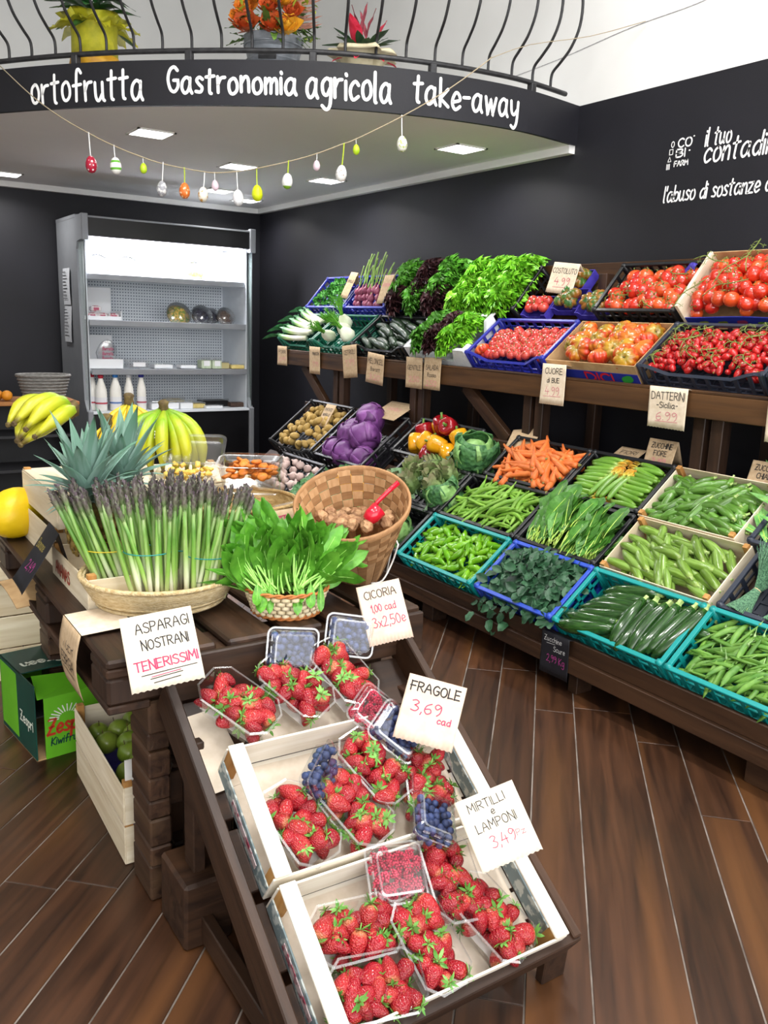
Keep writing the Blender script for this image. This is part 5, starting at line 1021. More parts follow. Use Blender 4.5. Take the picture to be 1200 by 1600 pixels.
sign('large cream sign reading ASPARAGI NOSTRANI TENERISSIMI in front of the asparagus basket', (1.8346, -.5219, .7794), (-.0365, -.1541, .0202), (-.1023, .0082, -.1391), [('ASPARAGI', .56, .76, .135, 'k', .74), ('NOSTRANI', .56, .53, .125, 'k', .64), ('TENERISSIMI', .53, .27, .12, 'r', .86), ('TENERISSIMI', .535, .268, .12, 'r', .86), ('_', .55, .2, 0, 'k', .76), ('_', .5, .14, 0, 'k', .44), ('_', .5, .165, 0, 'r', .4), ('_', .5, .085, 0, 'k', .36)], m_wpaper, .62, 2.5, .0026, group=gf)
sign('cream sign reading CICORIA at the right rear corner of the strawberry stand', (1.8573, -1.117, .7503), (-.048, -.1033, .0255), (-.1102, -.0191, -.1216), [('CICORIA', .5, .76, .13, 'k', .72), ('1,00 cad', .5, .53, .12, 'r', .56), ('3x2,50e', .56, .28, .16, 'r', .74)], m_peach, .7, 2.5, .0022, group=gf)
sign('cream sign reading FRAGOLE 3,69 standing among the strawberry punnets', (1.6028, -1.0907, .6283), (-.0977, -.1002, -.023), (-.0947, .0391, -.1227), [('FRAGOLE', .5, .77, .14, 'k', .84), ('FRAGOLE', .505, .765, .14, 'k', .84), ('3,69', .42, .46, .17, 'r', .5), ('cad', .76, .36, .1, 'r', .22)], m_peach, .55, 2.4, .0027, group=gf)
sign('cream sign reading MIRTILLI e LAMPONI 3,49 on the right edge of the strawberry stand', (1.3142, -1.0897, .4257), (-.0485, -.1203, .0473), (-.121, .011, -.098), [('MIRTILLI', .47, .79, .115, 'k', .62), ('e', .52, .67, .1, 'k', .06), ('LAMPONI', .5, .5, .12, 'k', .66), ('3,49', .5, .25, .16, 'r', .4), ('Pz', .8, .29, .08, 'p', .14)], m_wpaper, .35, 2.5, .0017, group=gf)
# paper folded over the left edge of the pallet table, with faint writing
t = thing('price_sign', 'kraft paper folded over the left edge of the pallet table with faint lettering', 'sign', T(2.1, -.485, .683), gf)
MB().sheet(lambda u, v: (-.085+.17*u, -.13*v+.004, .004+.006*v), 6, 4, .0008).build('top_panel', m_light, t)
MB().sheet(lambda u, v: (.085-.17*u, .006+.014*sin(PI*v), .004-.17*v), 8, 8, .0008).build('front_panel', m_kraft, t, smooth=True)
lm = MB(); f3 = lambda x, y: (.085-x, .0075+.014*sin(PI*min(1, max(0, -y/.17))), y)
write(lm, 'TIGER', .085, -.06, .026, .0024, f3, width=.1); write(lm, 'EBRGIA', .085, -.105, .03, .0026, f3, width=.115); ribbon(lm, [(.03, -.115), (.14, -.12)], .0022, f3); lm.build('lettering', m_ink, t)
sign('black card sign reading Banane leaning on the wooden fruit crates', (2.62, -.545, .835), (-.16, .01, 0), (.0, .11, -.165), [('Banane', .4, .62, .14, 'g', .55), ('2,49', .5, .28, .15, 'm', .45)], m_slate, .45, 2.3, .0028, group=gf)
# ---------------------------------------------------------------- asparagus in the straw basket
m_straw_b = mat('woven_straw', '#c2a878', '#dcc9a0', 60, .8, .6, 140, (1, 1, 4)); m_strawd = mat('straw_rim', '#b79c6c', '#d5c096', 80, .8, .5, 200)
t = thing('straw_basket', 'wide shallow straw basket holding the asparagus', 'basket', T(2.2, -.74, ZT))
pr = [(.135, .002), (.16, .012), (.185, .035), (.203, .065), (.21, .085), (.204, .086), (.196, .066), (.178, .04), (.155, .02), (.1, .012), (.001, .011)]
MB().lathe(pr, 40, cap=False).build('bowl', m_straw_b, t, smooth=True)
for k in range(5):
    z = .018+.016*k; r = .172+.0095*k-.0006*k*k; MB().tube([(r*cos(a*PI/20), r*sin(a*PI/20), z) for a in range(41)], .0055, 5, cap=False).build('coil', m_straw_b, t, smooth=True)
MB().tube([(.208*cos(a*PI/20), .208*sin(a*PI/20), .087) for a in range(41)], .007, 6, cap=False).build('rim', m_strawd, t, smooth=True)
rgt = V((-.32, -.947, 0)); dep = V((.947, -.32, 0)); rg = random.Random(90)
m_by = mat('yellow_rubber_band', '#c9b52a', rough=.5); m_bt = mat('teal_rubber_band', '#1f8a84', rough=.5)
BN = [(-.10, .04, -.30, .06, 34, 'leftmost bunch with a yellow band', m_by), (-.015, -.05, -.10, -.02, 36, 'front middle bunch', m_bt), (.07, .03, .02, .05, 30, 'right middle bunch with a teal band', m_bt), (.115, -.055, .14, .0, 28, 'rightmost bunch with a teal band', m_bt), (.0, .10, -.02, .1, 22, 'rear bunch', m_bt)]
for bi, (r_, d_, lr, ld, n_, lab, bm) in enumerate(BN):
    c0 = V((2.2, -.74, ZT+.02))+rgt*r_+dep*d_
    for i, (px, py) in enumerate(spots(rg, n_, -.045, .045, -.04, .04, 6)):
        f = 2.0 if bi != 3 else 1.7
        b = c0+rgt*px*1.15+dep*py*.9+V((0, 0, rg.uniform(0, .01))); d = (V((0, 0, 1))+rgt*(lr+px*f*1.2+rg.uniform(-.12, .12))+dep*(ld+.05+py*f*.8+rg.uniform(-.09, .09))).normalized()
        s = rg.uniform(.74, .88); k = rg.randrange(6)
        put('asparagus_spear', ME_AS[k], along(b, d, rg.uniform(0, 6.28)) @ Sc(s), 'asparagus spear in the '+lab.replace(' bunch', ' bunch,', 0)+', '+('rear' if py > .013 else 'front' if py < -.013 else 'inner')+' '+('left' if px < -.015 else 'right' if px > .015 else 'middle'), 'asparagus', 'asparagus spears', [('tip', ME_AT[rg.randrange(3)], T((0, .05, -.04)[k % 3]*.3, 0, .297) @ E(0, (0, .1, -.08)[k % 3], 0))])
    if bi != 4:
        q = c0+(V((0, 0, 1))+rgt*lr+dep*ld)*(.125 if bi != 1 else .14); Mq = along(q, V((0, 0, 1))+rgt*lr+dep*ld)
        tag(MB().tube([(.064*cos(a*PI/12), .054*sin(a*PI/12), 0) for a in range(25)], .0016, 5, cap=False).build('rubber_band', bm, None, Mq @ frame((0, 0, 0), (Mq.inverted().to_3x3() @ rgt), (Mq.inverted().to_3x3() @ dep)), True), ('yellow' if bi == 0 else 'teal')+' rubber band around the '+lab.split(' with')[0]+' of asparagus', 'rubber band')
# ---------------------------------------------------------------- chicory in the white woven basket
t = thing('wicker_basket', 'small cream woven basket with orange rims holding the chicory', 'basket', T(1.98, -1.012, ZT))
m_ww = mat('cream_wicker', '#dcc9a0', '#ecdcb8', 30, .6, .2, 120); m_orw = mat('orange_wicker', '#a8602c', '#c07a40', 40, .6); m_int = mat('dark_weave_gap', '#8f7c58', '#7a6848', 20, .8)
MB().lathe([(.088, .004), (.112, .07), (.109, .07), (.085, .008), (.001, .008)], 36, cap=False).build('lining', m_int, t, smooth=True)
NW = 26
for row in range(5):
    z = .012+.0125*row; r = .0905+.0045*row*1.05
    def wv(u, v, r=r): a = (u-.5)*2*PI/NW*.92; rr = r+.0045*cos((u-.5)*PI)+.001*cos((v-.5)*PI); return (rr*cos(a), rr*sin(a), (v-.5)*.0118)
    me = MB().sheet(wv, 5, 2, .0015).mesh('weave_strip', m_ww, True)
    for i in range(NW): place('weave_strip', me, t, T(0, 0, z) @ E(0, 0, 2*PI*(i+.5*(row % 2))/NW))
for z, r in ((.005, .091), (.073, .114)):
    for ph in (0, 1): MB().tube([((r+.003*cos(a*PI/6*2+ph*PI))*cos(a*PI/36), (r+.003*cos(a*PI/6*2+ph*PI))*sin(a*PI/36), z+.0035*sin(a*PI/6*2+ph*PI)) for a in range(73)], .0035, 5, cap=False).build('rim', m_orw, t, smooth=True)
ch = thing('chicory_bunch', 'bright green chicory leaves bursting out of the small cream basket', 'leafy greens', T(1.98, -1.012, ZT+.07)); rg = random.Random(14)
r2 = V((-.46, -.89, 0)); d2 = V((.89, -.46, 0))
for i in range(170):
    a = rg.uniform(-1.45, 1.45); el = rg.uniform(.15, 1.35); q = rg.random()
    base = r2*(.05*sin(a)+rg.uniform(-.05, .05))+d2*(-.05+.09*q)+V((0, 0, -.01+.075*q))
    d = r2*sin(a)*cos(el)+d2*(cos(a)*cos(el)*.55-.12)+V((0, 0, sin(el)))
    fr = frame(base, d.cross((d2*-.85+V((0, 0, .5)))*(1 if rg.random() < .6 else -1)), d)
    place('leaf', ME_CH[rg.randrange(4)], ch, fr @ E(0, rg.uniform(-1.1, 1.1), 0) @ T(0, .0, 0) @ Sc(rg.uniform(.75, 1.05)))
me_cs = MB().tube(smooth_line([(0, 0, 0), (.004, .04, .012), (0, .11, .03)], 3), [.0034]*3+[.003]*3+[.002], 5).mesh('stalk', m_chis, True)
for i in range(36):
    a = rg.uniform(-1.1, 1.1); d = r2*sin(a)+d2*.35*cos(a)+V((0, 0, .9*cos(a))); place('stalk', me_cs, ch, frame(d2*-.085+r2*(.06*sin(a)+rg.uniform(-.03, .03))+V((0, 0, rg.uniform(-.01, .02))), d.cross(d2), d) @ Sc(rg.uniform(.7, 1.1)))
for i in range(7): place('leaf', ME_CH[i % 4], ch, frame(r2*rg.uniform(-.09, .09)+d2*-.075+V((0, 0, .03)), r2, V((0, 0, -1))+d2*-.5+r2*rg.uniform(-.6, .6)) @ Sc(rg.uniform(.35, .6)))
# ---------------------------------------------------------------- walnut basket of woven wooden splints
B0 = V((2.15, -1.35, .685)); B1 = V((2.05, -1.255, .945)); ax = (B1-B0); HL = ax.length+.0
MW = along(B0, ax); t = thing('walnut_basket', 'tall tapered basket woven of brown wooden splints, tilted to show walnuts', 'basket', MW)
m_s1 = wood('splint_light', '#ad8258', '#c79e74', None, 2, 60, .6, .1, .12, .3); m_s2 = wood('splint_dark', '#8c6440', '#a37a52', None, 1, 60, .6, .1, .12, .3)
def RB(z): return .062+(.166-.062)*(z/HL)**.9
NS = 26; rows = 7; zt0 = HL*.42
def patch(z0, z1, par, nz=2, na=3, N_=NS, cov=.97):
    def f(u, v): a = (u-.5)*2*PI/N_*cov; z = z0+(z1-z0)*v; r = RB(z)+par*.0014; return (r*cos(a), r*sin(a), z)
    return MB().sheet(f, na, nz, .0016)
for row in range(rows):
    z0 = zt0+(HL-zt0)*row/rows; z1 = zt0+(HL-zt0)*(row+1)/rows-.0008; mm = [patch(z0, z1, p, 1, 2).mesh('splint', (m_s1, m_s2)[p]) for p in (0, 1)]
    for i in range(NS): place('splint', mm[(i+row) % 2], t, E(0, 0, 2*PI*i/NS))
mlow = [patch(.0, zt0, p, 6).mesh('splint', (m_s1, m_s2)[p]) for p in (0, 1)]
for i in range(NS): place('splint', mlow[i % 2], t, E(0, 0, 2*PI*i/NS))
MB().lathe([(RB(HL)+.004, HL-.012), (RB(HL)+.0045, HL+.003), (RB(HL)-.003, HL+.004), (RB(HL)-.004, HL-.012)], 40, cap=False).build('rim', m_s2, t, smooth=True)
MB().lathe([(.001, .004), (.06, .004), (.06, .0), (.001, 0)], 24).build('base', m_s2, t)
rg = random.Random(5); iv = MW.inverted()
for i, (x, y) in enumerate(spots(rg, 34, -.1, .1, -.1, .1)):
    if x*x+y*y > .115**2: continue
    p = MW @ V((x, y, HL*.60)); q = V((p.x, p.y, p.z)) + (MW.to_3x3() @ V((0, 0, 1)))*(.0+.0)
    loc = iv @ (V((p.x, p.y, B0.z+HL*.66+rg.uniform(-.006, .012)))); 
    rr = (loc.x**2+loc.y**2)**.5; lim = RB(max(0, loc.z))-.024
    if rr > lim: loc.x *= lim/rr; loc.y *= lim/rr
    put('walnut', ME_W[i % 3], MW @ T(*loc) @ E(rg.uniform(0, 6), rg.uniform(0, 6), 0), 'brown walnut in the tall splint basket, '+('left' if y < -.03 else 'right' if y > .03 else 'middle')+' '+('front' if x > .02 else 'back'), 'walnut', 'walnuts in the basket')
m_scoop = mat('red_plastic', '#c4122c', rough=.25, coat=.4)
sc = thing('scoop', 'small bright red plastic scoop stuck in the walnuts', 'scoop', along(V((2.0, -1.285, .905)), (-.05, -.75, .62)) @ Sc(1.25))
MB().lathe([(.001, -.012), (.014, -.008), (.019, .006), (.02, .03), (.018, .03), (.017, .007), (.012, -.005), (.001, -.009)], 14, cap=False).build('bowl', m_scoop, sc, smooth=True)
MB().tube([(0, .012, .022), (0, .016, .04), (0, .016, .075), (0, .014, .105)], [.006, .0055, .006, .007], 8, flat=.6).build('handle', m_scoop, sc, smooth=True)
m_wire = mat('white_wire', '#e8e8e4', rough=.4)
ws = thing('wire_stand', 'thin white wire stand under the walnut basket', 'stand', T(2.13, -1.35, ZT))
for s in (-1, 1):
    MB().tube(smooth_line([r2*s*.10+d2*-.04+V((0, 0, .12)), r2*s*.085+d2*-.03+V((0, 0, .06)), r2*s*.055+d2*-.05+V((0, 0, .01)), r2*s*.02+d2*-.06+V((0, 0, .004))], 4), .0028, 6).build('wire', m_wire, ws, smooth=True)
    MB().tube([r2*s*.10+d2*-.04+V((0, 0, .12)), r2*s*.1+d2*.06+V((0, 0, .12)), r2*s*.08+d2*.06+V((0, 0, .003))], .0028, 6).build('wire', m_wire, ws, smooth=True)
# ---------------------------------------------------------------- fruit crates, pineapples, bananas, melon
wood_crate('pale wooden crate with red print holding the pineapples', T(2.20, -.835, ZT) , .40, .29, .085, 1, group='wooden fruit crates on the pallet table')
o = bpy.data.objects[[q.name for q in bpy.data.objects if q.name.startswith('wooden_crate') and q.parent is None][-1]]
lm = MB(); f3 = lambda x, y: (.39-x, .2915, .02+y); write(lm, 'ANANAS', .12, .0, .035, .006, f3, width=.16); lm.build('lettering', mat('red_crate_print', '#a83a2a'), o)
wood_crate('lower pale wooden crate of the stack behind the pineapples', T(2.62, -.92, ZT), .50, .36, .115, 1, group='wooden fruit crates on the pallet table')
wood_crate('upper pale wooden crate of the stack under the green bananas', T(2.60, -.92, ZT+.13), .50, .355, .10, 1, group='wooden fruit crates on the pallet table')
MB().lohi((.002, .002, .10), (.498, .353, .106), bev=.001).build('lid_board', m_pale, bpy.data.objects[[q.name for q in bpy.data.objects if q.name.startswith('wooden_crate') and q.parent is None][-1]])
wood_crate('pale wooden crate under the yellow-green bananas beside the dried fruit', T(2.78, -1.30, ZT), .42, .34, .2, 2, group='wooden fruit crates on the pallet table')
MB().lohi((.002, .002, .2), (.418, .338, .206), bev=.001).build('lid_board', m_pale, bpy.data.objects[[q.name for q in bpy.data.objects if q.name.startswith('wooden_crate') and q.parent is None][-1]])
m_pin = mat('pineapple_rind', '#5f4a22', '#8a7030', 30, .6, .9, 34, randv=.05, bkind='v'); m_pinl = zramp('pineapple_leaf', [(0, '#9ab09a'), (.3, '#7a9a8e'), (1, '#557f68')], 0, .2, '#93ada4', .5, 20, axis=1, stretch=(4, .3, 1), rough=.45, randv=.12)
def pin_leaf(L, W, c):
    def f(u, v): s = (v-.5)*2; ww = W*(1-u**1.6)*(.8+.4*u)/2; return (s*ww, u*L, -c*L*u*u+.3*abs(s)*ww)
    return MB().sheet(f, 8, 4, .0012).mesh('crown_leaf', m_pinl, True)
ME_PL = [pin_leaf(L, W, c) for L, W, c in ((.23, .064, .08), (.22, .066, .25), (.19, .064, .45), (.13, .05, .8))]
def pin_eyes():
    mb = MB().lathe([(.02, -.075), (.05, -.06), (.062, -.02), (.064, .02), (.055, .06), (.03, .08)], 20)
    for i in range(9):
        for j in range(10):
            z = -.062+.0155*i; r = .064*(1-(z/.09)**2*.42); a = 2*PI*(j+.5*(i % 2))/10; b = MB().lathe([(.011, 0), (.009, .004), (.002, .0055)], 6); b.xf(along((r*cos(a), r*sin(a), z), (cos(a), sin(a), z*3))); mb.add(b.v, b.f)
    return mb.mesh('body', m_pin)
ME_PB = pin_eyes()
for i, (x, y, lab, tl) in enumerate(((2.44, -.62, 'pineapple with blue-green crown at the left of the asparagus', (-.05, .06)), (2.57, -.745, 'pineapple with blue-green crown directly behind the asparagus', (.02, -.04)))):
    Mp = along((x, y, .845), (tl[0], tl[1], 1)); t = thing('pineapple', lab, 'pineapple', Mp, 'pineapples'); place('body', ME_PB, t); rg = random.Random(i+3)
    for k in range(46):
        q = k/46; place('crown_leaf', ME_PL[min(3, int((1-q)*4))], t, T(0, 0, .075+.035*q) @ E(0, 0, k*2.4+i) @ T(0, .012, 0) @ E(.45+.95*q, rg.uniform(-.15, .15), 0) @ Sc(rg.uniform(.85, 1.1)*(.62+.42*q)))
def banana(m, L=.21, r=.0215, bend=.2): return pod('banana', L, r, m, bend, (.22, .55, .9, 1, 1, .95, .8, .45, .3), n=6, seg=12).mesh('banana', m, True)
ME_BA = {0: banana(m_ban), 1: banana(m_bany, .17, .016, .2)}; ME_BT = MB().lathe([(.001, -.004), (.005, -.003), (.006, .002), (.004, .004)], 6).mesh('tip', m_tip)
def bunch(label, M, n, fan, mk, sc_=1, splay=.5, two=True):
    """a hand of bananas hanging from its crown at the origin; they bulge outwards and their tips turn in"""
    t = thing('banana_bunch', label, 'bananas', M, 'banana bunches'); rg = random.Random(len(label))
    MB().lathe([(.016, -.016), (.024, 0), (.021, .014), (.026, .026), (.012, .034)], 8, fn=lambda a, z: 1+.3*cos(2*a)).build('crown', m_tip, t, smooth=True)
    for r_ in range(2 if two else 1):
        for i in range(n-r_):
            a = (i/(n-1-r_)-.5)*fan; Ln = .21 if mk == 0 else .19; d = V((cos(a), sin(a), 0)); sd = V((-sin(a), cos(a), 0))
            x_ = (d*-(splay-.22*r_)*1+V((0, 0, 1))).normalized(); y_ = (d-x_*d.dot(x_)).normalized()
            c = V((0, 0, -.006))+d*(.012+.0*r_)-x_*Ln*.47*sc_+y_*(.02*sc_)
            o = place('banana', ME_BA[mk], t, frame(c, x_, y_) @ E(rg.uniform(-.25, .25), 0, 0) @ Sc(sc_*rg.uniform(.95, 1.04))); place('tip', ME_BT, o, T(-.105 if mk == 0 else -.085, -.022, 0) @ E(0, -PI/2, 0) @ Sc(1.3))
    return t
def lyingM(o, hang_, up_):
    h_ = -hang_.normalized(); e1 = (up_-h_*up_.dot(h_)).normalized(); return frame(o, e1, h_.cross(e1))
hb = bunch('upright hand of yellow-green bananas with a round sticker beside the dried fruit', T(2.93, -1.01, 1.125) @ E(0, 0, R(158)), 5, 2.4, 0, 1.12, .68)
sk = MB().lathe([(.0005, .001), (.013, .001), (.0135, 0)], 16).build('sticker', m_paint, hb, frame(V((.098, -.028, -.075)), (0, 1, 0), (-.35, 0, 1)), True)
MB().lathe([(.0045, .0016), (.0085, .0016)], 16, cap=False).build('sticker_ring', m_ink, sk)
bunch('ripe yellow banana bunch behind the pineapples in front of the milk bottles', T(3.05, -.925, 1.14) @ E(0, 0, R(165)), 5, 2.2, 1, 1.05, .45)
bunch('small ripe yellow bananas between the two pineapple crowns', T(2.86, -.79, 1.09) @ E(0, 0, R(150)), 3, 1.2, 1, .85, .35, False)
bunch('green bananas lying on the stacked crates with tips to the left', lyingM(V((2.80, -.66, 1.14)), V((-.14, .17, -.07)), V((-.35, -.1, 1))), 4, 1.5, 0, 1.18, .22)
lb = MB().lathe([(.001, .0005), (.012, .0005), (.0125, 0)], 16); 
m_mel = mat('yellow_melon_rind', '#e0b80c', '#ecc818', 8, .4, .25, 30, spec=.4); me_ml = MB().lathe(ell(.105, .086, 14), 24).mesh('melon', m_mel, True)
put('melon', me_ml, T(3.08, -.535, ZT+.088) @ E(R(80), .2, .5), 'large smooth yellow melon on the far left corner of the pallet table', 'melon', None, [('stem_scar', MB().lathe([(.001, .1045), (.012, .1045), (.009, .107), (.001, .108)], 8).mesh('stem_scar', m_tip))])
# ---------------------------------------------------------------- dried fruit in clear boxes on a wicker basket
m_wick = mat('brown_wicker', '#a58450', '#c5a670', 40, .7, .6, 120, (1, 1, 3))
t = thing('wicker_basket', 'low honey wicker basket under the dried fruit boxes', 'basket', T(2.56, -1.13, ZT))
MB().lathe([(.16, .004), (.175, .06), (.19, .18), (.184, .18), (.168, .06), (.15, .012), (.001, .012)], 32, cap=False).build('body', m_wick, t, smooth=True)
for k in range(6): r = .166+.0048*k; MB().tube([(r*cos(a*PI/18), r*sin(a*PI/18), .02+.028*k) for a in range(37)], .006, 5, cap=False).build('coil', m_wick, t, smooth=True)
MB().tube([(.19*cos(a*PI/18), .19*sin(a*PI/18), .184) for a in range(37)], .008, 6, cap=False).build('rim', m_wick, t, smooth=True)
def clearmat(name, base, rough):
    m, nt, B, N, L = _new(name); tr = N('ShaderNodeBsdfTransparent'); tr.inputs[0].default_value = (.95, .96, .97, 1); gl = N('ShaderNodeBsdfGlossy'); gl.inputs['Roughness'].default_value = rough; gl.inputs[0].default_value = (1, 1, 1, 1)
    fr_ = N('ShaderNodeLayerWeight'); fr_.inputs[0].default_value = .5; pw = N('ShaderNodeMath'); pw.operation = 'POWER'; L(fr_.outputs['Facing'], pw.inputs[0]); pw.inputs[1].default_value = 3.5; ad = N('ShaderNodeMath'); ad.operation = 'MULTIPLY_ADD'; ad.use_clamp = True; L(pw.outputs[0], ad.inputs[0]); ad.inputs[1].default_value = .8; ad.inputs[2].default_value = base
    mx = N('ShaderNodeMixShader'); L(ad.outputs[0], mx.inputs[0]); L(tr.outputs[0], mx.inputs[1]); L(gl.outputs[0], mx.inputs[2]); L(mx.outputs[0], nt.nodes['Material Output'].inputs[0]); nt.nodes.remove(B); return m
m_clear = clearmat('clear_plastic', .06, .12); m_clear2 = clearmat('clear_plastic_rim', .22, .2)
def rrect(w, d, r, n=4):
    P = []
    for cx, cy, a0 in ((w/2-r, d/2-r, 0), (-w/2+r, d/2-r, PI/2), (-w/2+r, -d/2+r, PI), (w/2-r, -d/2+r, 3*PI/2)):
        P += [(cx+r*cos(a0+PI/2*k/n), cy+r*sin(a0+PI/2*k/n)) for k in range(n+1)]
    return P
def loft(rings):
    mb = MB(); n = len(rings[0][0]); vs = [(x, y, z) for P, z in rings for x, y in P]
    return mb.add(vs, [(i*n+j, i*n+(j+1) % n, (i+1)*n+(j+1) % n, (i+1)*n+j) for i in range(len(rings)-1) for j in range(n)]+[tuple(range(n))[::-1]])
def tub(w, d, h, ta=.84, r=.02): return loft([(rrect(w*ta, d*ta, r), 0), (rrect(w*.95, d*.95, r), h*.8), (rrect(w, d, r), h)])
def ringlip(w, d, z, r=.02, t_=.007): 
    A, B = rrect(w+t_*2, d+t_*2, r+t_), rrect(w, d, r); n = len(A); return MB().add([(x, y, z) for x, y in A]+[(x, y, z) for x, y in B]+[(x, y, z-.002) for x, y in A], [(j, (j+1) % n, n+(j+1) % n, n+j) for j in range(n)]+[(2*n+j, 2*n+(j+1) % n, (j+1) % n, j) for j in range(n)])
def clam(label, M, w, d, h, lid=None, name='plastic_box', group=None, ribs=False):
    t = thing(name, label, 'plastic box', M, group); tub(w, d, h).build('tub', m_clear, t, smooth=False); ringlip(w, d, h).build('rim', m_clear2, t)
    if lid is not None:
        l = loft([(rrect(w*.8, d*.8, .018), h*.35), (rrect(w*.9, d*.9, .02), h*.3), (rrect(w*.95, d*.95, .02), .003), (rrect(w, d, .02), 0)]).build('lid', m_clear2, t, T(0, d/2, h+.003) @ E(lid, 0, 0) @ T(0, -d/2, 0)); ringlip(w, d, .001).build('lid_rim', m_clear2, l)
    if ribs:
        for i in range(14):
            for y in (-1, 1): pass
    return t
m_apr = mat('dried_apricot', '#c0641c', '#d07c2a', 40, .5, .3, 60, randv=.15); m_gin = mat('candied_ginger', '#d3a53a', '#e0c060', 40, .5, .3, 80, randv=.12)
ME_DA = [MB().lathe([(.001, -.006), (.014, -.005), (.019, 0), (.015, .006), (.001, .005)], 9).jig(.004, 60, k).mesh('dried_apricot', m_apr, True) for k in range(2)]; ME_DG = [MB().box((0, 0, 0), (.026, .02, .012), bev=.004).jig(.006, 50, k).mesh('candied_ginger', m_gin) for k in range(2)]
fz = R(-25)
Mg = T(2.66, -1.0, .895) @ E(0, 0, R(60)) @ E(-.12, 0, 0); Mp_ = T(2.50, -1.21, .84) @ E(0, 0, R(70)) @ E(-.12, 0, 0)
clam('clear plastic box of yellow candied ginger with half open lid', Mg @ E(0, 0, PI), .19, .14, .065, -2.7+PI*0, group='dried fruit boxes')
clam('clear plastic box of dried apricots with its lid standing open', frame((2.56, -1.17, .915), (-.5, -.86, 0), (.83, -.48, .1)), .20, .15, .075, 1.8, group='dried fruit boxes')
clam('clear round-cornered box lying open in front of the ginger', frame((2.48, -1.03, .86), (-.4, -.9, 0), (.9, -.4, .25)), .12, .10, .05, None, group='dried fruit boxes')
clam('empty ribbed clear box lying on its side by the walnut basket', frame((2.38, -1.245, .81), (-.5, -.8, .25), (.6, -.2, .75)), .12, .09, .055, None, group='dried fruit boxes')
rg = random.Random(2)
for i, (x, y) in enumerate(spots(rg, 34, -.075, .075, -.055, .055)): put('dried_apricot', ME_DA[i % 2], frame((2.56, -1.17, .915), (-.5, -.86, 0), (.83, -.48, .1)) @ T(x, y, .03+rg.uniform(0, .045)) @ E(rg.uniform(-.6, .6), rg.uniform(-.6, .6), rg.uniform(0, 6)), 'orange dried apricot in the clear open box', 'dried fruit', 'dried apricots')
for i, (x, y) in enumerate(spots(rg, 30, -.07, .07, -.05, .05)): put('candied_ginger', ME_DG[i % 2], Mg @ T(x, y, .03+rg.uniform(0, .04)) @ E(rg.uniform(-.6, .6), rg.uniform(-.6, .6), rg.uniform(0, 6)), 'yellow candied ginger piece in the clear box', 'dried fruit', 'candied ginger pieces')
sign('kraft sign standing in front of the dried apricots, half hidden by the chicory', (2.30, -1.09, .875), (-.07, -.14, .03), (-.06, .0, -.12), [('FRUTTA', .3, .7, .16, 'r', .4), ('MISTA', .76, .7, .16, 'r', .35)], m_kraft, 0, wd=.003)
# ---------------------------------------------------------------- boxes on the floor
m_kg = mat('bright_green_card', '#5fae1e', '#6cbc28', 6, .5); m_kd = mat('dark_green_card', '#0d3b33', '#114a3e', 6, .5)
K = frame((2.745, -.497, 0), (.13, -1, 0), (1, .13, 0)); kb = thing('kiwi_box', 'green cardboard kiwi box with white and red lettering on the floor', 'box', K)
W_, D_, H_ = .36, .34, .265
MB().lohi((0, 0, 0), (W_, D_, .004)).build('base', m_card, kb)
MB().lohi((.03, -.002, .0), (W_, .002, .215)).build('front_panel', m_kg, kb); MB().lohi((0, .0, 0), (.004, D_, H_)).build('side_panel', m_kd, kb); MB().lohi((W_-.004, 0, 0), (W_, D_, H_)).build('side_panel', m_kd, kb); MB().lohi((0, D_-.004, 0), (W_, D_, H_)).build('back_panel', m_kg, kb)
MB().lohi((0, .13, H_-.004), (W_, D_, H_)).build('top_panel', m_kd, kb); MB().add([(.01, .0, .215), (.2, .0, .215), (.25, .10, .235), (.03, .11, .255)], [(0, 1, 2, 3)]).build('flap', m_kg, kb)
MB().lohi((-.001, .17, .02), (.0, .33, .25)).build('green_side_print', m_kg, kb)
MB().lohi((0.004, .004, .15), (W_-.004, D_-.004, .155)).build('inner_tray', m_blk, kb)
lm = MB(); f3 = lambda x, y: (x, -.0035, y); write(lm, 'Zespri', .10, .085, .05, .009, f3, width=.125, slant=.15); lm.build('lettering', mat('zespri_red', '#c23a22'), kb)
lm = MB(); write(lm, 'Kiwifruit', .10, .045, .026, .004, f3, width=.105, slant=.15); lm.build('lettering', m_kd, kb)
lm = MB()
for k in range(13): a = PI*k/12; ribbon(lm, [(.105+.03*cos(a), .133+.022*sin(a)), (.105+.06*cos(a), .133+.045*sin(a))], .004, f3)
lm.build('sun_print', mat('white_print', '#e8efe0'), kb)
lm = MB(); f3 = lambda x, y: (W_-x, .14+.18-y, H_+.001); write(lm, 'Zespri Green', .18, .11, .045, .009, f3, width=.3); lm.build('lettering', MATS['white_print'], kb)
lm = MB(); f3 = lambda x, y: (-.0015, .16-x, y); write(lm, 'Zespri', .08, .1, .035, .006, f3, width=.12, rot=0); lm.build('lettering', MATS['white_print'], kb)
ac = wood_crate('pale wooden crate with purple lining holding green apples under the pallet table', frame((2.06, -.58, 0), (1, -.02, 0), (.02, 1, 0)) @ T(0, -.36, 0), .55, .36, .23, 2, my=m_paley)
MB().lohi((.006, .006, .1), (.544, .354, .104)).build('liner', m_purple, ac); MB().lohi((.006, .350, .02), (.544, .354, .2)).build('liner_wall', m_purple, ac)
MB().lohi((.012, .3, .12), (.016, .35, .3)).build('card', m_whitecard, ac)
heap(frame((2.06, -.58, 0), (1, -.02, 0), (.02, 1, 0)) @ T(0, -.36, .0), .55, .36, 'apple', [ME_AP], 26, 'green apple in the crate under the pallet table', 'apple', 'green apples', [('stem', ME_APS)], .165, .03, seed=91, free=True, mx=.05, my=.05)
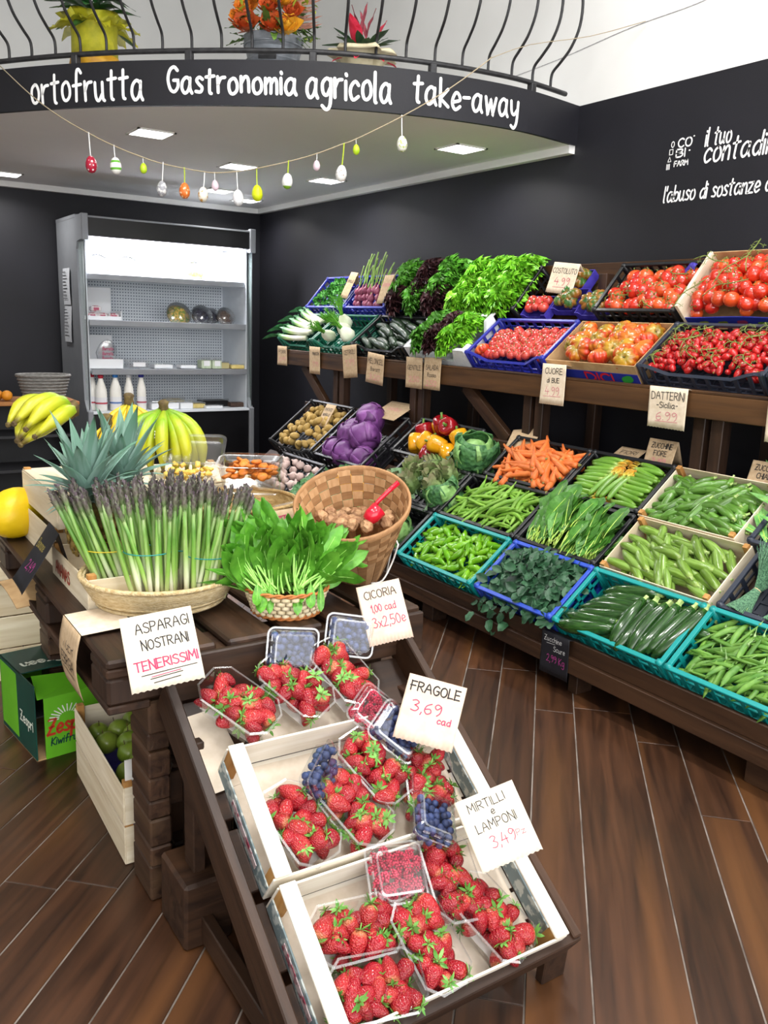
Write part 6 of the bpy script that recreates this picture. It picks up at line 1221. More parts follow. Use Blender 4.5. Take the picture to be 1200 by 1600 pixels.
wood_crate('pale wooden crate standing on the floor behind the melon', T(3.45, -.75, .42), .5, .4, .25, 2); wood_crate('pale wooden crate at the bottom of the floor stack behind the melon', T(3.47, -.76, .0), .5, .4, .40, 3)
tag(MB().sheet(lambda u, v: (u*.30, .13*v, .012*sin(3*u)), 8, 4, .004).build('cardboard_flap', m_card, None, T(2.68, -.58, .574) @ E(-.12, 0, .0)), 'torn cardboard sheet with green print on the pallet ledge', 'cardboard')
# ---------------------------------------------------------------- strawberry crates on the sloping stand
m_wht = wood('white_bleached_poplar', '#e3d9c6', '#f4eee2', None, 0, 40, .7, .08, .03, .2); m_whty = wood('white_bleached_poplar_cross', '#e3d9c6', '#f4eee2', None, 1, 40, .7, .08, .03, .2)
m_prt = mat('printed_crate_side', '#c9cfca', '#7f8f92', 40, .7, lo=.42, hi=.5); m_prr = mat('red_printed_strip', '#8a2f44', '#c9b5b5', 60, .7, lo=.4, hi=.55)
def berry_crate(label, a, b, w, d, rz):
    t = thing('berry_crate', label, 'crate', trayM(a, b, -.08, rz), 'strawberry crates'); h = .105
    for y in (.003, d-.003): MB().box((w/2, y, h*.52), (w, .005, h*.86), bev=.001).build('long_board', m_wht, t)
    for x in (0, w):
        s = 1 if x == 0 else -1
        for y in (.018, d-.018): MB().box((x+s*.016, y, h/2), (.026, .026, h), bev=.001).build('corner_block', m_block, t)
        MB().box((x+s*.002, d/2, h*.3), (.004, d-.01, h*.45), bev=.0008).build('end_board', m_prt, t)
        MB().box((x-s*.0008, d*.45, h*.3), (.0015, d*.5, h*.16)).build('printed_strip', m_prr, t)
        MB().box((x+s*.019, d/2, h+.004), (.036, d-.002, .008), bev=.0015).build('top_batten', m_whty, t)
    for i in range(4): MB().box((w/2, d*(i+.5)/4, .003), (w-.01, d/4-.01, .004)).build('base_slat', m_wht, t)
    MB().box((w/2, d/2, .0062), (w-.03, d-.03, .0015)).build('paper_liner', m_wpaper, t)
    return t
berry_crate('bleached wooden crate of strawberry punnets, rear one on the stand', .045, .305, .575, .305, -.02)
berry_crate('bleached wooden crate of strawberry punnets, front one on the stand', .04, .0, .575, .292, -.02)
tag(MB().box((0, 0, 0), (.10, .2, .002)).build('paper_sheet', m_wpaper, None, trayM(.06, .66, -.072, .1)), 'white paper sheet on the left of the strawberry stand', 'paper')
tag(MB().sheet(lambda u, v: (.26*u, .17*v, .006*sin(4*u+3*v)), 8, 6, .001).build('paper_sheet', m_wpaper, None, trayM(.17, .63, -.07, -.1)), 'crumpled white paper under the rear strawberry punnets', 'paper')
def octo(w, d, c): return [(w/2-c, -d/2), (w/2, -d/2+c), (w/2, d/2-c), (w/2-c, d/2), (-w/2+c, d/2), (-w/2, d/2-c), (-w/2, -d/2+c), (-w/2+c, -d/2)]
def punnet_meshes(L=.19, W=.115, h=.07):
    tubm = loft([(octo(L*.82, W*.74, .018), 0), (octo(L*.97, W*.95, .026), h*.92), (octo(L, W, .028), h)]).mesh('tub', m_clear)
    A, B = octo(L+.008, W+.008, .030), octo(L-.002, W-.002, .027); n = 8
    lip = MB().add([(x, y, h) for x, y in A]+[(x, y, h+.001) for x, y in B]+[(x, y, h-.004) for x, y in A], [(j, (j+1) % n, n+(j+1) % n, n+j) for j in range(n)]+[(2*n+j, 2*n+(j+1) % n, (j+1) % n, j) for j in range(n)]).mesh('rim', m_clear2)
    pad = MB().box((0, 0, .003), (L*.76, W*.62, .002)).mesh('absorbent_pad', m_whitecard); return tubm, lip, pad
PM = punnet_meshes()
def punnet(label, a, b, ang, z, tilt=(0, 0), n=13, seed=0, wh='', s=1):
    M = trayM(a, b, z) @ E(0, 0, ang) @ E(tilt[0], tilt[1], 0) @ Sc(s); t = thing('strawberry_punnet', label, 'punnet', M, 'strawberry punnets')
    for nm, me in zip(('tub', 'rim', 'absorbent_pad'), PM): place(nm, me, t)
    rg = random.Random(seed)
    for lay, (nn, zz) in enumerate(((8, .022), (n, .054))):
        for (x, y) in spots(rg, nn, -.07, .07, -.036, .036, 14):
            k = rg.randrange(9); el = rg.uniform(-.5, .9) if lay else rg.uniform(-.3, .3)
            # berry axis (stem end = local +z): mostly lying, stem end pointing any way
            d = V((rg.uniform(-1, 1), rg.uniform(-1, 1), rg.uniform(-.2, .8) if lay else rg.uniform(-.3, .3))).normalized()
            p = V((x, y, zz+rg.uniform(-.004, .010)))+d*.024
            put('strawberry', ME_ST[k], M @ along(p, d, rg.uniform(0, 6)) @ Sc(rg.uniform(.85, 1.12)), 'red strawberry in the '+wh+', '+('top ' if lay else 'lower ')+('left' if x < -.03 else 'right' if x > .03 else 'middle')+(' far' if y > 0 else ' near'), 'strawberry', 'strawberries in punnets', [('calyx', ME_CX[rg.randrange(4)])])
def ang(dx, dy): return math.atan2(dy, dx)
PL = [(.118, .712, ang(.108, -.155), -.035, 'punnet beside the asparagi sign', 1), (.268, .722, ang(.09, -.17), -.035, 'middle punnet of the rear row', 2), (.405, .73, ang(.05, -.18), -.035, 'right punnet of the rear row', 3),
      (.150, .405, ang(.05, -.19), -.055, 'leftmost punnet of the rear crate', 4), (.283, .405, ang(.07, -.2), -.05, 'second punnet from the left in the rear crate', 5), (.372, .477, ang(.06, -.19), -.045, 'upper middle punnet of the rear crate', 6), (.49, .412, ang(-.06, -.15), -.05, 'right punnet of the rear crate', 7),
      (.172, .165, ang(.15, -.02), -.055, 'upper left punnet of the front crate', 8), (.165, .055, ang(.15, -.03), -.05, 'lower left punnet of the front crate', 9), (.308, .088, ang(.01, -.17), -.05, 'centre punnet of the front crate', 10), (.425, .19, ang(-.03, -.15), -.05, 'punnet under the mirtilli sign', 11), (.475, .085, ang(.05, -.14), -.055, 'lower right punnet of the front crate', 12)]
for (a, b, g_, z, wh, sd) in PL: punnet('clear plastic strawberry punnet, '+wh.replace('punnet', 'the one', 1) if False else 'clear strawberry container, '+wh, a, b, g_, z, (0, 0), 16, sd, wh)
# berry boxes
def berrybox(label, M, kind, seed, w=.125, d=.10, h=.05, n=78):
    t = thing('berry_box', label, 'plastic box', M, 'closed berry boxes'); tub(w, d, h*.62, .9, .014).build('tub', m_clear, t); ringlip(w, d, h*.62, .014, .005).build('rim', m_clear2, t)
    loft([(rrect(w*.82, d*.8, .012), h), (rrect(w*.92, d*.9, .014), h*.95), (rrect(w*.96, d*.96, .014), h*.64)]).build('lid', m_clear, t)
    MB().add(*[(lambda A, B: ([(x, y, h) for x, y in A]+[(x, y, h+.0015) for x, y in B], [(j, (j+1) % len(A), len(A)+(j+1) % len(A), len(A)+j) for j in range(len(A))]))(rrect(w*.8, d*.78, .012), rrect(w*.74, d*.7, .01))][0]).build('lid_ridge', m_clear2, t)
    for k in range(3): MB().box((-w*.46, (k-1)*d*.28, h*.8), (.002, .016, .006)).build('vent_slot', m_clear2, t)
    rg = random.Random(seed); bl = kind == 'b'
    for lay in range(3 if bl else 2):
        for (x, y) in spots(rg, n//(3 if bl else 2), -w*.4, w*.4, -d*.38, d*.38, 8):
            z = (.009+.0125*lay if bl else .014+.017*lay); put('blueberry' if bl else 'raspberry', ME_BB if bl else ME_RA, M @ T(x, y, z+rg.uniform(-.002, .002)) @ E(rg.uniform(0, 6), rg.uniform(0, 6), 0) @ Sc(rg.uniform(.9, 1.15)), ('dark blueberry' if bl else 'pinkish red raspberry')+' in the '+label, 'blueberry' if bl else 'raspberry', 'blueberries' if bl else 'raspberries')
def facing(a, b, off, ang_, tx, ty): return trayM(a, b, off) @ E(0, 0, ang_) @ E(tx, ty, 0)
berrybox('blueberry box behind the middle rear punnet', facing(.30, .835, .015, -.25, .75, 0), 'b', 1)
berrybox('blueberry box under the cicoria sign', facing(.475, .845, .005, -.35, .65, 0), 'b', 2)
berrybox('blueberry box standing against the back board of the rear crate', facing(.225, .50, .01, ang(.1, .09), .9, 0), 'b', 3)
berrybox('blueberry box under the fragole sign', facing(.465, .545, .01, -.9, .35, .2), 'b', 4)
berrybox('blueberry box between the two strawberry crates', facing(.425, .305, .015, 1.0, .15, .25), 'b', 5)
berrybox('raspberry box in the front crate', facing(.305, .245, -.015, -.2, .25, 0), 'r', 6, .125, .115, .055, 60)
berrybox('raspberry box half hidden by the fragole sign', facing(.435, .61, .0, -.9, .3, .2), 'r', 7, .115, .10, .05, 44)
# ---------------------------------------------------------------- open refrigerator
m_alu = mat('grey_fridge_metal', '#8a8d93', '#94979c', 5, .4, metal=.3); m_fwhite = mat('white_fridge_lining', '#dfe4ea', '#d5dbe2', 4, .5); m_fblack = mat('black_fridge_panel', '#0d0d10', '#131316', 6, .3, spec=.5); m_rubber = mat('dark_gasket', '#2a2d31', rough=.5); m_glass = mat('clear_glass', '#cfe6e2', rough=.03, alpha=.13, spec=.8)
FX, FL_, FR_ = 7.05, -1.80, -3.25
fr = thing('refrigerator', 'tall open grey refrigerator with lit white shelves by the back wall', 'refrigerator', T(FX, 0, 0))
def fb(name, lo, hi, m, bev=0, par=None): return MB().lohi((lo[0]-FX, lo[1], lo[2]), (hi[0]-FX, hi[1], hi[2]), bev=bev).build(name, m, par or fr)
def sidepoly(y0, y1, pts, m, nm): 
    X_ = M4(((1, 0, 0, -FX), (0, 0, 1, 0), (0, 1, 0, 0), (0, 0, 0, 1))); return MB().prism(pts, y0, y1, tf=X_).build(nm, m, fr)
SP = [(7.05, .0), (7.80, 0), (7.82, 2.19), (7.03, 2.18), (7.03, 2.0), (7.17, 1.985), (7.20, 1.93), (7.12, .75), (7.05, .66)]
sidepoly(FL_-.002, FL_-.045, SP, m_alu, 'side_panel'); sidepoly(FR_+.04, FR_, SP, m_alu, 'side_panel')
for y in (FL_-.02, FR_+.02):
    sidepoly(y-.004, y+.004, [(7.03, 1.99), (7.17, 1.98), (7.19, 1.92), (7.11, .76), (7.05, .68)], m_glass, 'side_glass')
    MB().tube([(7.03-FX, y, 1.99), (7.04-FX, y, .68)], .004, 5).build('glass_edge', m_rubber, fr)
fb('canopy', (7.02, FR_+.04, 2.02), (7.5, FL_-.045, 2.165), m_fblack, .008); fb('canopy_trim', (7.015, FR_+.04, 2.158), (7.06, FL_-.045, 2.168), m_alu)
fb('roof', (7.2, FR_, 2.165), (7.82, FL_, 2.19), m_alu)
for y0, y1 in ((FL_-.05, FL_), (FR_, FR_+.05)): fb('front_cap', (7.0, y0, 1.99), (7.05, y1, 2.185), m_alu, .004)
fb('back_panel', (7.62, FR_+.04, .60), (7.66, FL_-.045, 2.1), m_fwhite)
hole = MB()
for i in range(56):
    for j in range(50):
        y = FL_-.08-.0236*i; z = .70+.0255*j
        if z < 2.0: hole.add([(7.6192-FX, y, z), (7.6192-FX, y-.010, z), (7.6192-FX, y-.010, z+.010), (7.6192-FX, y, z+.010)], [(0, 1, 2, 3)])
o = hole.build('vent_holes', mat('grey_perforation', '#5f6b7d'), fr, kind='stuff')
fb('inner_wall', (7.1, FL_-.05, .66), (7.62, FL_-.045, 2.02), m_fwhite); fb('inner_wall', (7.1, FR_+.04, .66), (7.62, FR_+.045, 2.02), m_fwhite)
for z, xf in ((1.747, 7.13), (1.389, 7.10), (1.003, 7.08)):
    s_ = fb('shelf', (xf, FR_+.05, z-.022), (7.62, FL_-.055, z-.004), m_fwhite); fb('price_rail', (xf-.012, FR_+.05, z-.045), (xf, FL_-.055, z), m_alu, .002, s_)
fb('deck', (7.03, FR_+.04, .645), (7.62, FL_-.045, .662), m_fwhite)
fb('lower_front', (7.045, FR_+.04, .12), (7.07, FL_-.045, .643), m_fblack, .004); fb('plinth', (7.08, FR_+.04, 0), (7.6, FL_-.045, .12), m_rubber)
fb('corner_post', (7.02, FL_-.045, 0), (7.07, FL_, .67), m_alu, .006); fb('corner_post', (7.02, FR_, 0), (7.07, FR_+.045, .67), m_alu, .006)
fb('light_tube', (7.10, FR_+.08, 2.0), (7.13, FL_-.09, 2.018), emis('fridge_tube', '#f2f0ff', 30))
l = area('fridge_light', (7.2, (FL_+FR_)/2, 2.0), (0, R(-12), 0), .1, 1.3, 38, (.95, .95, 1))
m_a4 = mat('notice_paper', '#b9bcc2', '#c6c9ce', 30, .8)
for k, (z, lab) in enumerate(((1.50, 'upper printed notice sheet taped to the refrigerator side'), (1.20, 'lower printed notice sheet taped to the refrigerator side'))):
    t = thing('notice_sheet', lab, 'paper', T(7.5, FL_+.004, z)); MB().sheet(lambda u, v: (.11-.22*u, .004+.006*sin(3*v+k), .29*v), 4, 6, .001).build('sheet', m_a4, t)
    lm = MB()
    for i in range(9): ribbon(lm, [(-.09, .26-.026*i), (.0+.02*(i % 3), .26-.026*i)], .006, lambda x, y: (-x, .0125, y))
    lm.build('lettering', m_ink, t)
# things in the refrigerator
m_milk = mat('milk_white', '#e9e7e0', '#f2f0ea', 10, .35); m_lab = mat('white_label', '#e3e3e6', rough=.6)
def bottle(label, y, x, cap, s=1, slim=False, band='#b84a58'):
    t = thing('milk_bottle', label, 'bottle', T(x, y, .663) @ Sc(s*1.13), 'milk bottles'); q = .82 if slim else 1
    MB().lathe([(.038*q, 0), (.042*q, .006), (.042*q, .13), (.038*q, .165), (.026*q, .2), (.018, .225), (.016, .25)], 18).build('body', m_milk, t, smooth=True)
    MB().lathe([(.019, .238), (.0195, .262), (.001, .263)], 14).build('cap', mat('cap_'+cap[1:], cap, rough=.4), t, smooth=True)
    lb_ = MB().lathe([(.0425*q, .045), (.0428*q, .1)], 18, cap=False).build('label', m_lab, t, smooth=True)
    MB().lathe([(.0432*q, .052), (.0432*q, .064)], 18, cap=False).build('label_band', mat('band_'+band[1:], band), lb_)
bottle('milk bottle with red cap, leftmost and behind', -1.885, 7.20, '#b8243a', 1.0); bottle('milk bottle with red cap beside the blue capped one', -1.935, 7.12, '#c02a40', .98)
bottle('milk bottle with bright blue cap', -2.055, 7.13, '#2f7fd0', 1.0, band='#5a7ab0'); bottle('slim white bottle with white cap', -2.165, 7.13, '#d5d8dc', 1.0, True, '#8a8d94'); bottle('slim milk bottle with dark blue cap', -2.27, 7.13, '#2a2f8f', 1.0, True, '#b05a6a')
m_trn = mat('tray_white', '#e6e8ec', rough=.4); m_salad = mat('mixed_salad', '#5f7a2a', '#c9a04a', 60, .6, .4, 80, lo=.42, hi=.58); m_salad2 = mat('white_salad', '#dcd7c2', '#b86a4a', 50, .6, .3, 80, lo=.5, hi=.62); m_dk = mat('dark_berries', '#1a1a28', '#2a2a3e', 80, .4, .6, 70, bkind='v'); m_choc = mat('brown_mix', '#3a2a24', '#5a4438', 80, .6, .6, 90)
m_chs = mat('cheese_yellow', '#cbb46a', '#d9c888', 20, .5); m_grnb = mat('pale_green_label', '#a9b89a', '#c5cfb8', 40, .6); m_pinkp = mat('pink_print', '#b86a78', '#e3dfe0', 60, .5, lo=.45, hi=.5)
def bowl(label, x, y, z, w, h, fill, face=True, cat='food bowl'):
    Mx = T(x, y, z) @ E(0, R(-64) if face else 0, 0) @ Sc(1.15); t = thing('salad_bowl', label, cat, Mx, 'food containers in the refrigerator')
    MB().lathe([(w*.30, 0), (w*.42, h*.5), (w*.5, h)], 18, cap=True).build('bowl', m_clear2, t, smooth=True)
    MB().lathe([(.001, h*.25), (w*.4, h*.45), (w*.44, h*.8), (w*.3, h*1.0), (.001, h*1.08)], 16).jig(w*.05, 30, y).build('food', fill, t, smooth=True)
    MB().lathe([(w*.5, h), (w*.51, h+.004), (w*.4, h+.012), (.001, h+.016)], 18, cap=False).build('lid', m_clear, t, smooth=True)
bowl('clear bowl of salad with red pieces at the left of the top shelf', 7.3, -1.98, 1.78, .17, .07, m_salad2); bowl('clear bowl of pale salad second on the top shelf', 7.3, -2.22, 1.78, .17, .07, m_salad2); bowl('clear bowl of green leaf salad on the top shelf', 7.3, -2.80, 1.78, .16, .07, m_salad)
bowl('round bowl of mixed salad tilted forward on the second shelf', 7.24, -2.62, 1.42, .19, .07, m_salad); bowl('clear box of dark olives on the second shelf', 7.24, -2.83, 1.42, .17, .06, m_dk); bowl('narrow box of dark olives behind the first one', 7.28, -2.94, 1.42, .13, .06, m_dk); bowl('clear box of dark brown dried tomatoes on the second shelf', 7.24, -3.05, 1.42, .15, .06, m_choc)
def tray_box(label, x, y, z, sx, sy, sz, m, lidm=None, name='food_box', detail=None, cat='food box'):
    t = thing(name, label, cat, T(x, y, z), 'food boxes in the refrigerator'); MB().box((0, 0, sz*.35), (sx, sy, sz*.7), bev=.006).build('tub', m, t); MB().box((0, 0, sz*.82), (sx*1.04, sy*1.04, sz*.3), bev=.006).build('lid', lidm or m_clear2, t)
    if detail: MB().box((-sx*.53, 0, sz*.45), (.002, sy*.6, sz*.45)).build('label', detail, t)
    return t
# open white trays with a tall back, left of shelf two and three
for z, lab, lab2 in ((1.39, 'white open tray of red and white cheese parcels on the second shelf', 'red and white wrapped cheese parcel in the white tray of the second shelf'), (1.004, 'white open tray with a clear printed bag on the third shelf', '')):
    t = thing('display_tray', lab, 'tray', T(7.3, -1.975, z)); MB().lohi((-.15, -.15, 0), (.15, .14, .006)).build('base', m_trn, t); MB().lohi((.13, -.15, 0), (.136, .14, .26)).build('back_panel', m_trn, t); MB().lohi((-.156, -.15, 0), (-.15, .14, .075 if z < 1.2 else .03)).build('front_panel', m_trn, t); MB().lohi((-.15, -.156, 0), (.13, -.15, .075)).build('side_panel', m_trn, t)
    if z > 1.2:
        for k, (y, zz) in enumerate(((.07, .03), (-.01, .03), (-.1, .03), (.04, .085))):
            p = put('cheese_parcel', MB().box((0, 0, 0), (.06, .085, .045), bev=.01).mesh('cheese_parcel', mat('parcel_white', '#d9d4d6', '#c98a94', 40, .5, lo=.55, hi=.6)), T(7.2, -1.975+y, z+zz), lab2, 'cheese', 'cheese parcels'); MB().box((-.031, 0, 0), (.002, .04, .02)).build('label', mat('parcel_red', '#b0506a'), p); MB().box((0, 0, .024), (.062, .03, .003)).build('band', MATS['parcel_red'], p)
    else:
        p = tag(MB().lathe(ell(.11, .085, 8), 12).xf(Sc((.28, 1, 1))).jig(.01, 20, 2).build('printed_bag', m_clear2, None, T(7.22, -2.02, z+.12) @ E(0, -.2, 0), True), 'clear plastic bag with pink print standing on the third shelf', 'bag')
        lm = MB()
        for k in range(3): write(lm, 'Burrata', 0, .03-.04*k, .026, .005, lambda x, y: (-.028, -x, y), width=.085, slant=.1)
        lm.build('lettering', mat('pink_ink_bag', '#b8607a'), p)
tray_box('clear grey box with white label on the third shelf', 7.2, -2.26, 1.004, .13, .17, .075, m_clear2, None, detail=m_lab); tray_box('low white box beside the grey one on the third shelf', 7.2, -2.47, 1.004, .13, .16, .045, m_trn); tray_box('single low white box in the middle of the third shelf', 7.2, -2.69, 1.004, .12, .14, .04, m_trn)
tray_box('jar pack with pale green label on the third shelf', 7.2, -2.855, 1.004, .11, .09, .10, m_grnb, detail=m_lab); tray_box('second jar pack with pale green label next to the first', 7.18, -2.945, 1.004, .11, .085, .10, m_grnb, detail=m_lab); tray_box('beige cheese wedge pack on the third shelf', 7.2, -3.03, 1.004, .1, .08, .07, mat('beige_cheese', '#b3a878')); tray_box('yellow sliced cheese pack at the right of the third shelf', 7.18, -3.14, 1.004, .12, .12, .045, m_chs)
for k in range(3): tray_box(('white yoghurt box behind the ripe bananas', 'white yoghurt box in the middle of the lowest deck', 'white yoghurt box right of the other two')[k], 7.15, -2.40-.125*k, .663, .12, .115, .075, m_trn, None)
tray_box('yellow butter pack at the back of the lowest deck', 7.34, -2.62, .663, .12, .16, .09, m_chs); tray_box('pale yellow cheese block on the lowest deck', 7.2, -2.78, .663, .12, .12, .05, m_chs); tray_box('flat white tray on the lowest deck', 7.15, -2.90, .663, .14, .16, .03, m_trn); tray_box('black tray with clear lid at the back of the lowest deck', 7.3, -2.97, .663, .16, .24, .075, m_fblack); tray_box('round brown olive tub at the right of the lowest deck', 7.2, -3.15, .663, .1, .14, .055, m_choc)
# ---------------------------------------------------------------- shelf with grey basket and oranges
m_gw = mat('grey_wicker', '#6f6d6a', '#8c8a86', 40, .8, .7, 110, (1, 1, 3))
t = thing('grey_basket', 'oval grey wicker basket on the brown shelf beside the refrigerator', 'basket', T(6.48, -1.36, .825) @ Sc((.75, 1, 1)))
MB().lathe([(.13, 0), (.16, .1), (.18, .17), (.172, .17), (.15, .1), (.12, .01), (.001, .01)], 28, cap=False).build('body', m_gw, t, smooth=True)
for k in range(7): r = .135+.0062*k; MB().tube([(r*cos(a*PI/16), r*sin(a*PI/16), .012+.022*k) for a in range(33)], .008, 5, cap=False).build('weave', m_gw, t, smooth=True)
MB().tube([(.18*cos(a*PI/16), .18*sin(a*PI/16), .172) for a in range(33)], .011, 6, cap=False).build('rim', m_gw, t, smooth=True)
for k, (x, y) in enumerate(((6.42, -1.10), (6.4, -1.01), (6.48, -1.05), (6.4, -.92), (6.5, -.95))):
    put('orange', ME_OR, T(x, y, .825+.037), ('orange on the brown shelf nearest the grey basket', 'orange on the brown shelf at the left picture edge', 'orange behind the two front oranges on the brown shelf', 'orange on the brown shelf beyond the picture edge', 'orange at the back of the brown shelf')[k], 'orange', 'oranges on the shelf', [('stem_scar', ME_ORS)])
# ---------------------------------------------------------------- garland of painted eggs
m_str = mat('jute_string', '#a89a80', rough=.9)
def hang(s, z, off=.06): p, tg, nn = arc(s); q = p+nn*off; return V((q.x, q.y, z))
SPt = [(3.274, 2.672), (3.074, 2.517), (2.902, 2.409), (2.734, 2.325), (2.596, 2.264), (2.447, 2.211), (2.349, 2.183), (2.233, 2.161), (2.136, 2.147), (2.075, 2.142), (1.964, 2.15), (1.865, 2.167), (1.717, 2.2), (1.581, 2.242), (1.465, 2.291), (1.396, 2.32), (1.174, 2.442), (.949, 2.587), (.742, 2.747)]
tag(MB().tube(smooth_line([hang(s, z) for s, z in SPt]+[hang(.70, 2.78, .02)], 3), .0028, 5).build('garland_string', m_str, None, None, True), 'thin beige string of the egg garland hanging below the lettered band', 'string')
tag(MB().tube(smooth_line([hang(.72, 2.765, .04), (3.62, -3.2, 2.86), (3.5, -3.5, 2.93), (3.3, -3.685, 2.99)], 3), .002, 5).build('string_end', m_str, None, None, True), 'thin string end tied from the railing to the white wall', 'string')
def eggm(nm, c1, c2=None, sc_=30, lo=.45, hi=.5): return mat(nm, c1, c2 or c1, sc_, .35, lo=lo, hi=hi, coat=.2)
def eggz(nm, stops): return zramp(nm, stops, -.04, .04, rough=.35, wob=.02, randv=0)
def dots(nm, c1, c2):
    m, nt, B, N, L = _new(nm); mp, tc, oi = _coords(nt, N, L, (1, 1, 1)); v = N('ShaderNodeTexVoronoi'); v.inputs['Scale'].default_value = 55; L(mp.outputs[0], v.inputs['Vector'])
    mr = N('ShaderNodeMapRange'); mr.inputs[1].default_value = .26; mr.inputs[2].default_value = .30; L(v.outputs[0], mr.inputs[0]); L(_mix(N, L, S(c2), S(c1), mr.outputs[0]), B.inputs['Base Color']); B.inputs['Roughness'].default_value = .35; return m
EG = [(2.733, 2.326, 2.18, 1, dots('egg_red_dots', '#a81434', '#f0e6e6'), 'dark red egg with white dots'), (2.596, 2.266, 2.172, .98, eggz('egg_green_bands', [(0, '#eeeeea'), (.22, '#eeeeea'), (.24, '#5fae2c'), (.36, '#5fae2c'), (.38, '#eeeeea'), (.66, '#eeeeea'), (.68, '#5fae2c'), (.8, '#5fae2c'), (.82, '#eeeeea')]), 'white egg with green bands'), (2.447, 2.211, 2.16, .62, eggm('egg_lime', '#9fc41a', '#b4d22a'), 'small lime egg under the left of the string'), (2.351, 2.185, 2.064, .9, eggm('egg_marble', '#dcdcdc', '#9a9aa0', 60), 'grey and white marbled egg'), (2.232, 2.161, 2.056, .93, dots('egg_orange', '#d9702a', '#f0c8a0'), 'orange egg with pale dots'), (2.137, 2.144, 2.039, .88, eggm('egg_cream', '#e6ded0', '#c9964a', 45, .55, .6), 'cream egg with ochre pattern'), (2.075, 2.142, 2.082, .62, eggm('egg_pink', '#dcc3cf'), 'small pale pink egg in the middle of the string'), (1.96, 2.15, 2.027, .95, eggm('egg_white', '#f0f0f2', '#dadade'), 'plain white egg at the middle of the garland'), (1.865, 2.164, 2.051, .95, eggm('egg_yellow', '#d4e012', '#c8d41a'), 'bright yellow egg'), (1.717, 2.202, 2.111, .9, eggz('egg_white_green', [(0, '#7fae2c'), (.16, '#7fae2c'), (.2, '#ececea'), (1, '#e3e3e0')]), 'white egg with green lower end'), (1.58, 2.242, 2.187, .6, eggm('egg_pink2', '#dcc3cf'), 'small pale pink egg right of the yellow egg'), (1.464, 2.292, 2.157, .95, eggm('egg_white2', '#ecebe8', '#8a7a6a', 50, .6, .62), 'white egg with brown specks on a lime ribbon'), (1.395, 2.32, 2.271, .6, eggm('egg_lime2', '#9fc41a', '#b4d22a'), 'small lime egg at the right of the string'), (1.172, 2.443, 2.314, .92, eggm('egg_white3', '#ecebe0', '#a8b86a', 50, .55, .6), 'white egg with faint green pattern, rightmost of the garland')]
ME_EGG = [(.001, -.042), (.014, -.038), (.024, -.026), (.029, -.008), (.027, .01), (.02, .028), (.011, .038), (.001, .042)]
m_rib = mat('white_ribbon', '#e3e3e3', rough=.6); m_ribl = mat('lime_ribbon', '#b4cc2a', rough=.6)
for i, (s, zs, ze, sc_, m, lab) in enumerate(EG):
    p = hang(s, ze); L_ = zs-ze
    o = put('painted_egg', MB().lathe(ME_EGG, 16).mesh('painted_egg', m, True), T(*p) @ E(.05*(i % 3-1), .06*(i % 2), i) @ Sc(sc_), lab+' hanging from the garland', 'egg', 'painted eggs on the garland')
    h_ = (L_-.036*sc_)/sc_; mr_ = m_ribl if i in (4, 8, 9, 11) else m_rib
    MB().tube([(0, 0, .04), (.001, 0, .04+h_*.5), (0, 0, .042+h_)], .0028/sc_*(.55 if sc_ < .7 else 1), 5).build('ribbon', mr_, o)
# ---------------------------------------------------------------- flower pots on the balcony
m_or1 = mat('orange_petal', '#c9661a', '#e0902c', 30, .6, randv=.15); m_or2 = mat('rust_petal', '#a8401a', '#c45a26', 30, .6, randv=.15); m_yl = mat('yellow_petal', '#d99a1c', '#e8b43a', 30, .6, randv=.1)
def petal(L, W, c, m): return leaf_mb(L, W, c, .5, .06, 2, 4, 3).mesh('petal', m, True)
def rose(label, M, m, s=1):
    t = thing('artificial_rose', label, 'flower', M @ Sc(s*1.35), 'roses in the zinc pot'); 
    for k in range(18):
        q = k/18; place('petal', PET[m.name][k % 2], t, E(0, 0, k*2.4) @ T(0, .004+.012*(1-q), .01*q) @ E(.35+1.0*q, 0, 0) @ Sc(1-.45*q))
    return t
PET = {m.name: [petal(.04, .045, -.3, m), petal(.036, .042, -.5, m)] for m in (m_or1, m_or2, m_yl)}
FP = arc(1.845)[0]-arc(1.845)[2]*.20+V((0, 0, 2.662))
zp = thing('zinc_pot', 'round grey zinc pot behind the railing', 'pot', T(*FP)); m_zinc = mat('zinc', '#8a8f96', '#6f757c', 20, .5, metal=.5)
MB().lathe([(.11, 0), (.13, .06), (.15, .15), (.155, .158), (.148, .16), (.14, .1), (.001, .09)], 24).build('body', m_zinc, zp, smooth=True)
for z in (.05, .12): MB().tube([((.128+z*.16)*cos(a*PI/12), (.128+z*.16)*sin(a*PI/12), z) for a in range(25)], .004, 5, cap=False).build('band', m_zinc, zp, smooth=True)
fo = arc(1.845)[2]; tgv = arc(1.845)[1]
pl_ = MB().box((0, 0, 0), (.09, .003, .028), bev=.003).build('plate', m_iron, zp, frame(fo*.143+V((0, 0, .045)), -tgv, (0, 0, 1)) @ E(PI/2, 0, 0))
lm = MB(); write(lm, 'GARDEN', 0, -.007, .014, .002, lambda x, y: (x, -.002, y), width=.07); lm.build('lettering', m_chalk, pl_)
rg = random.Random(6)
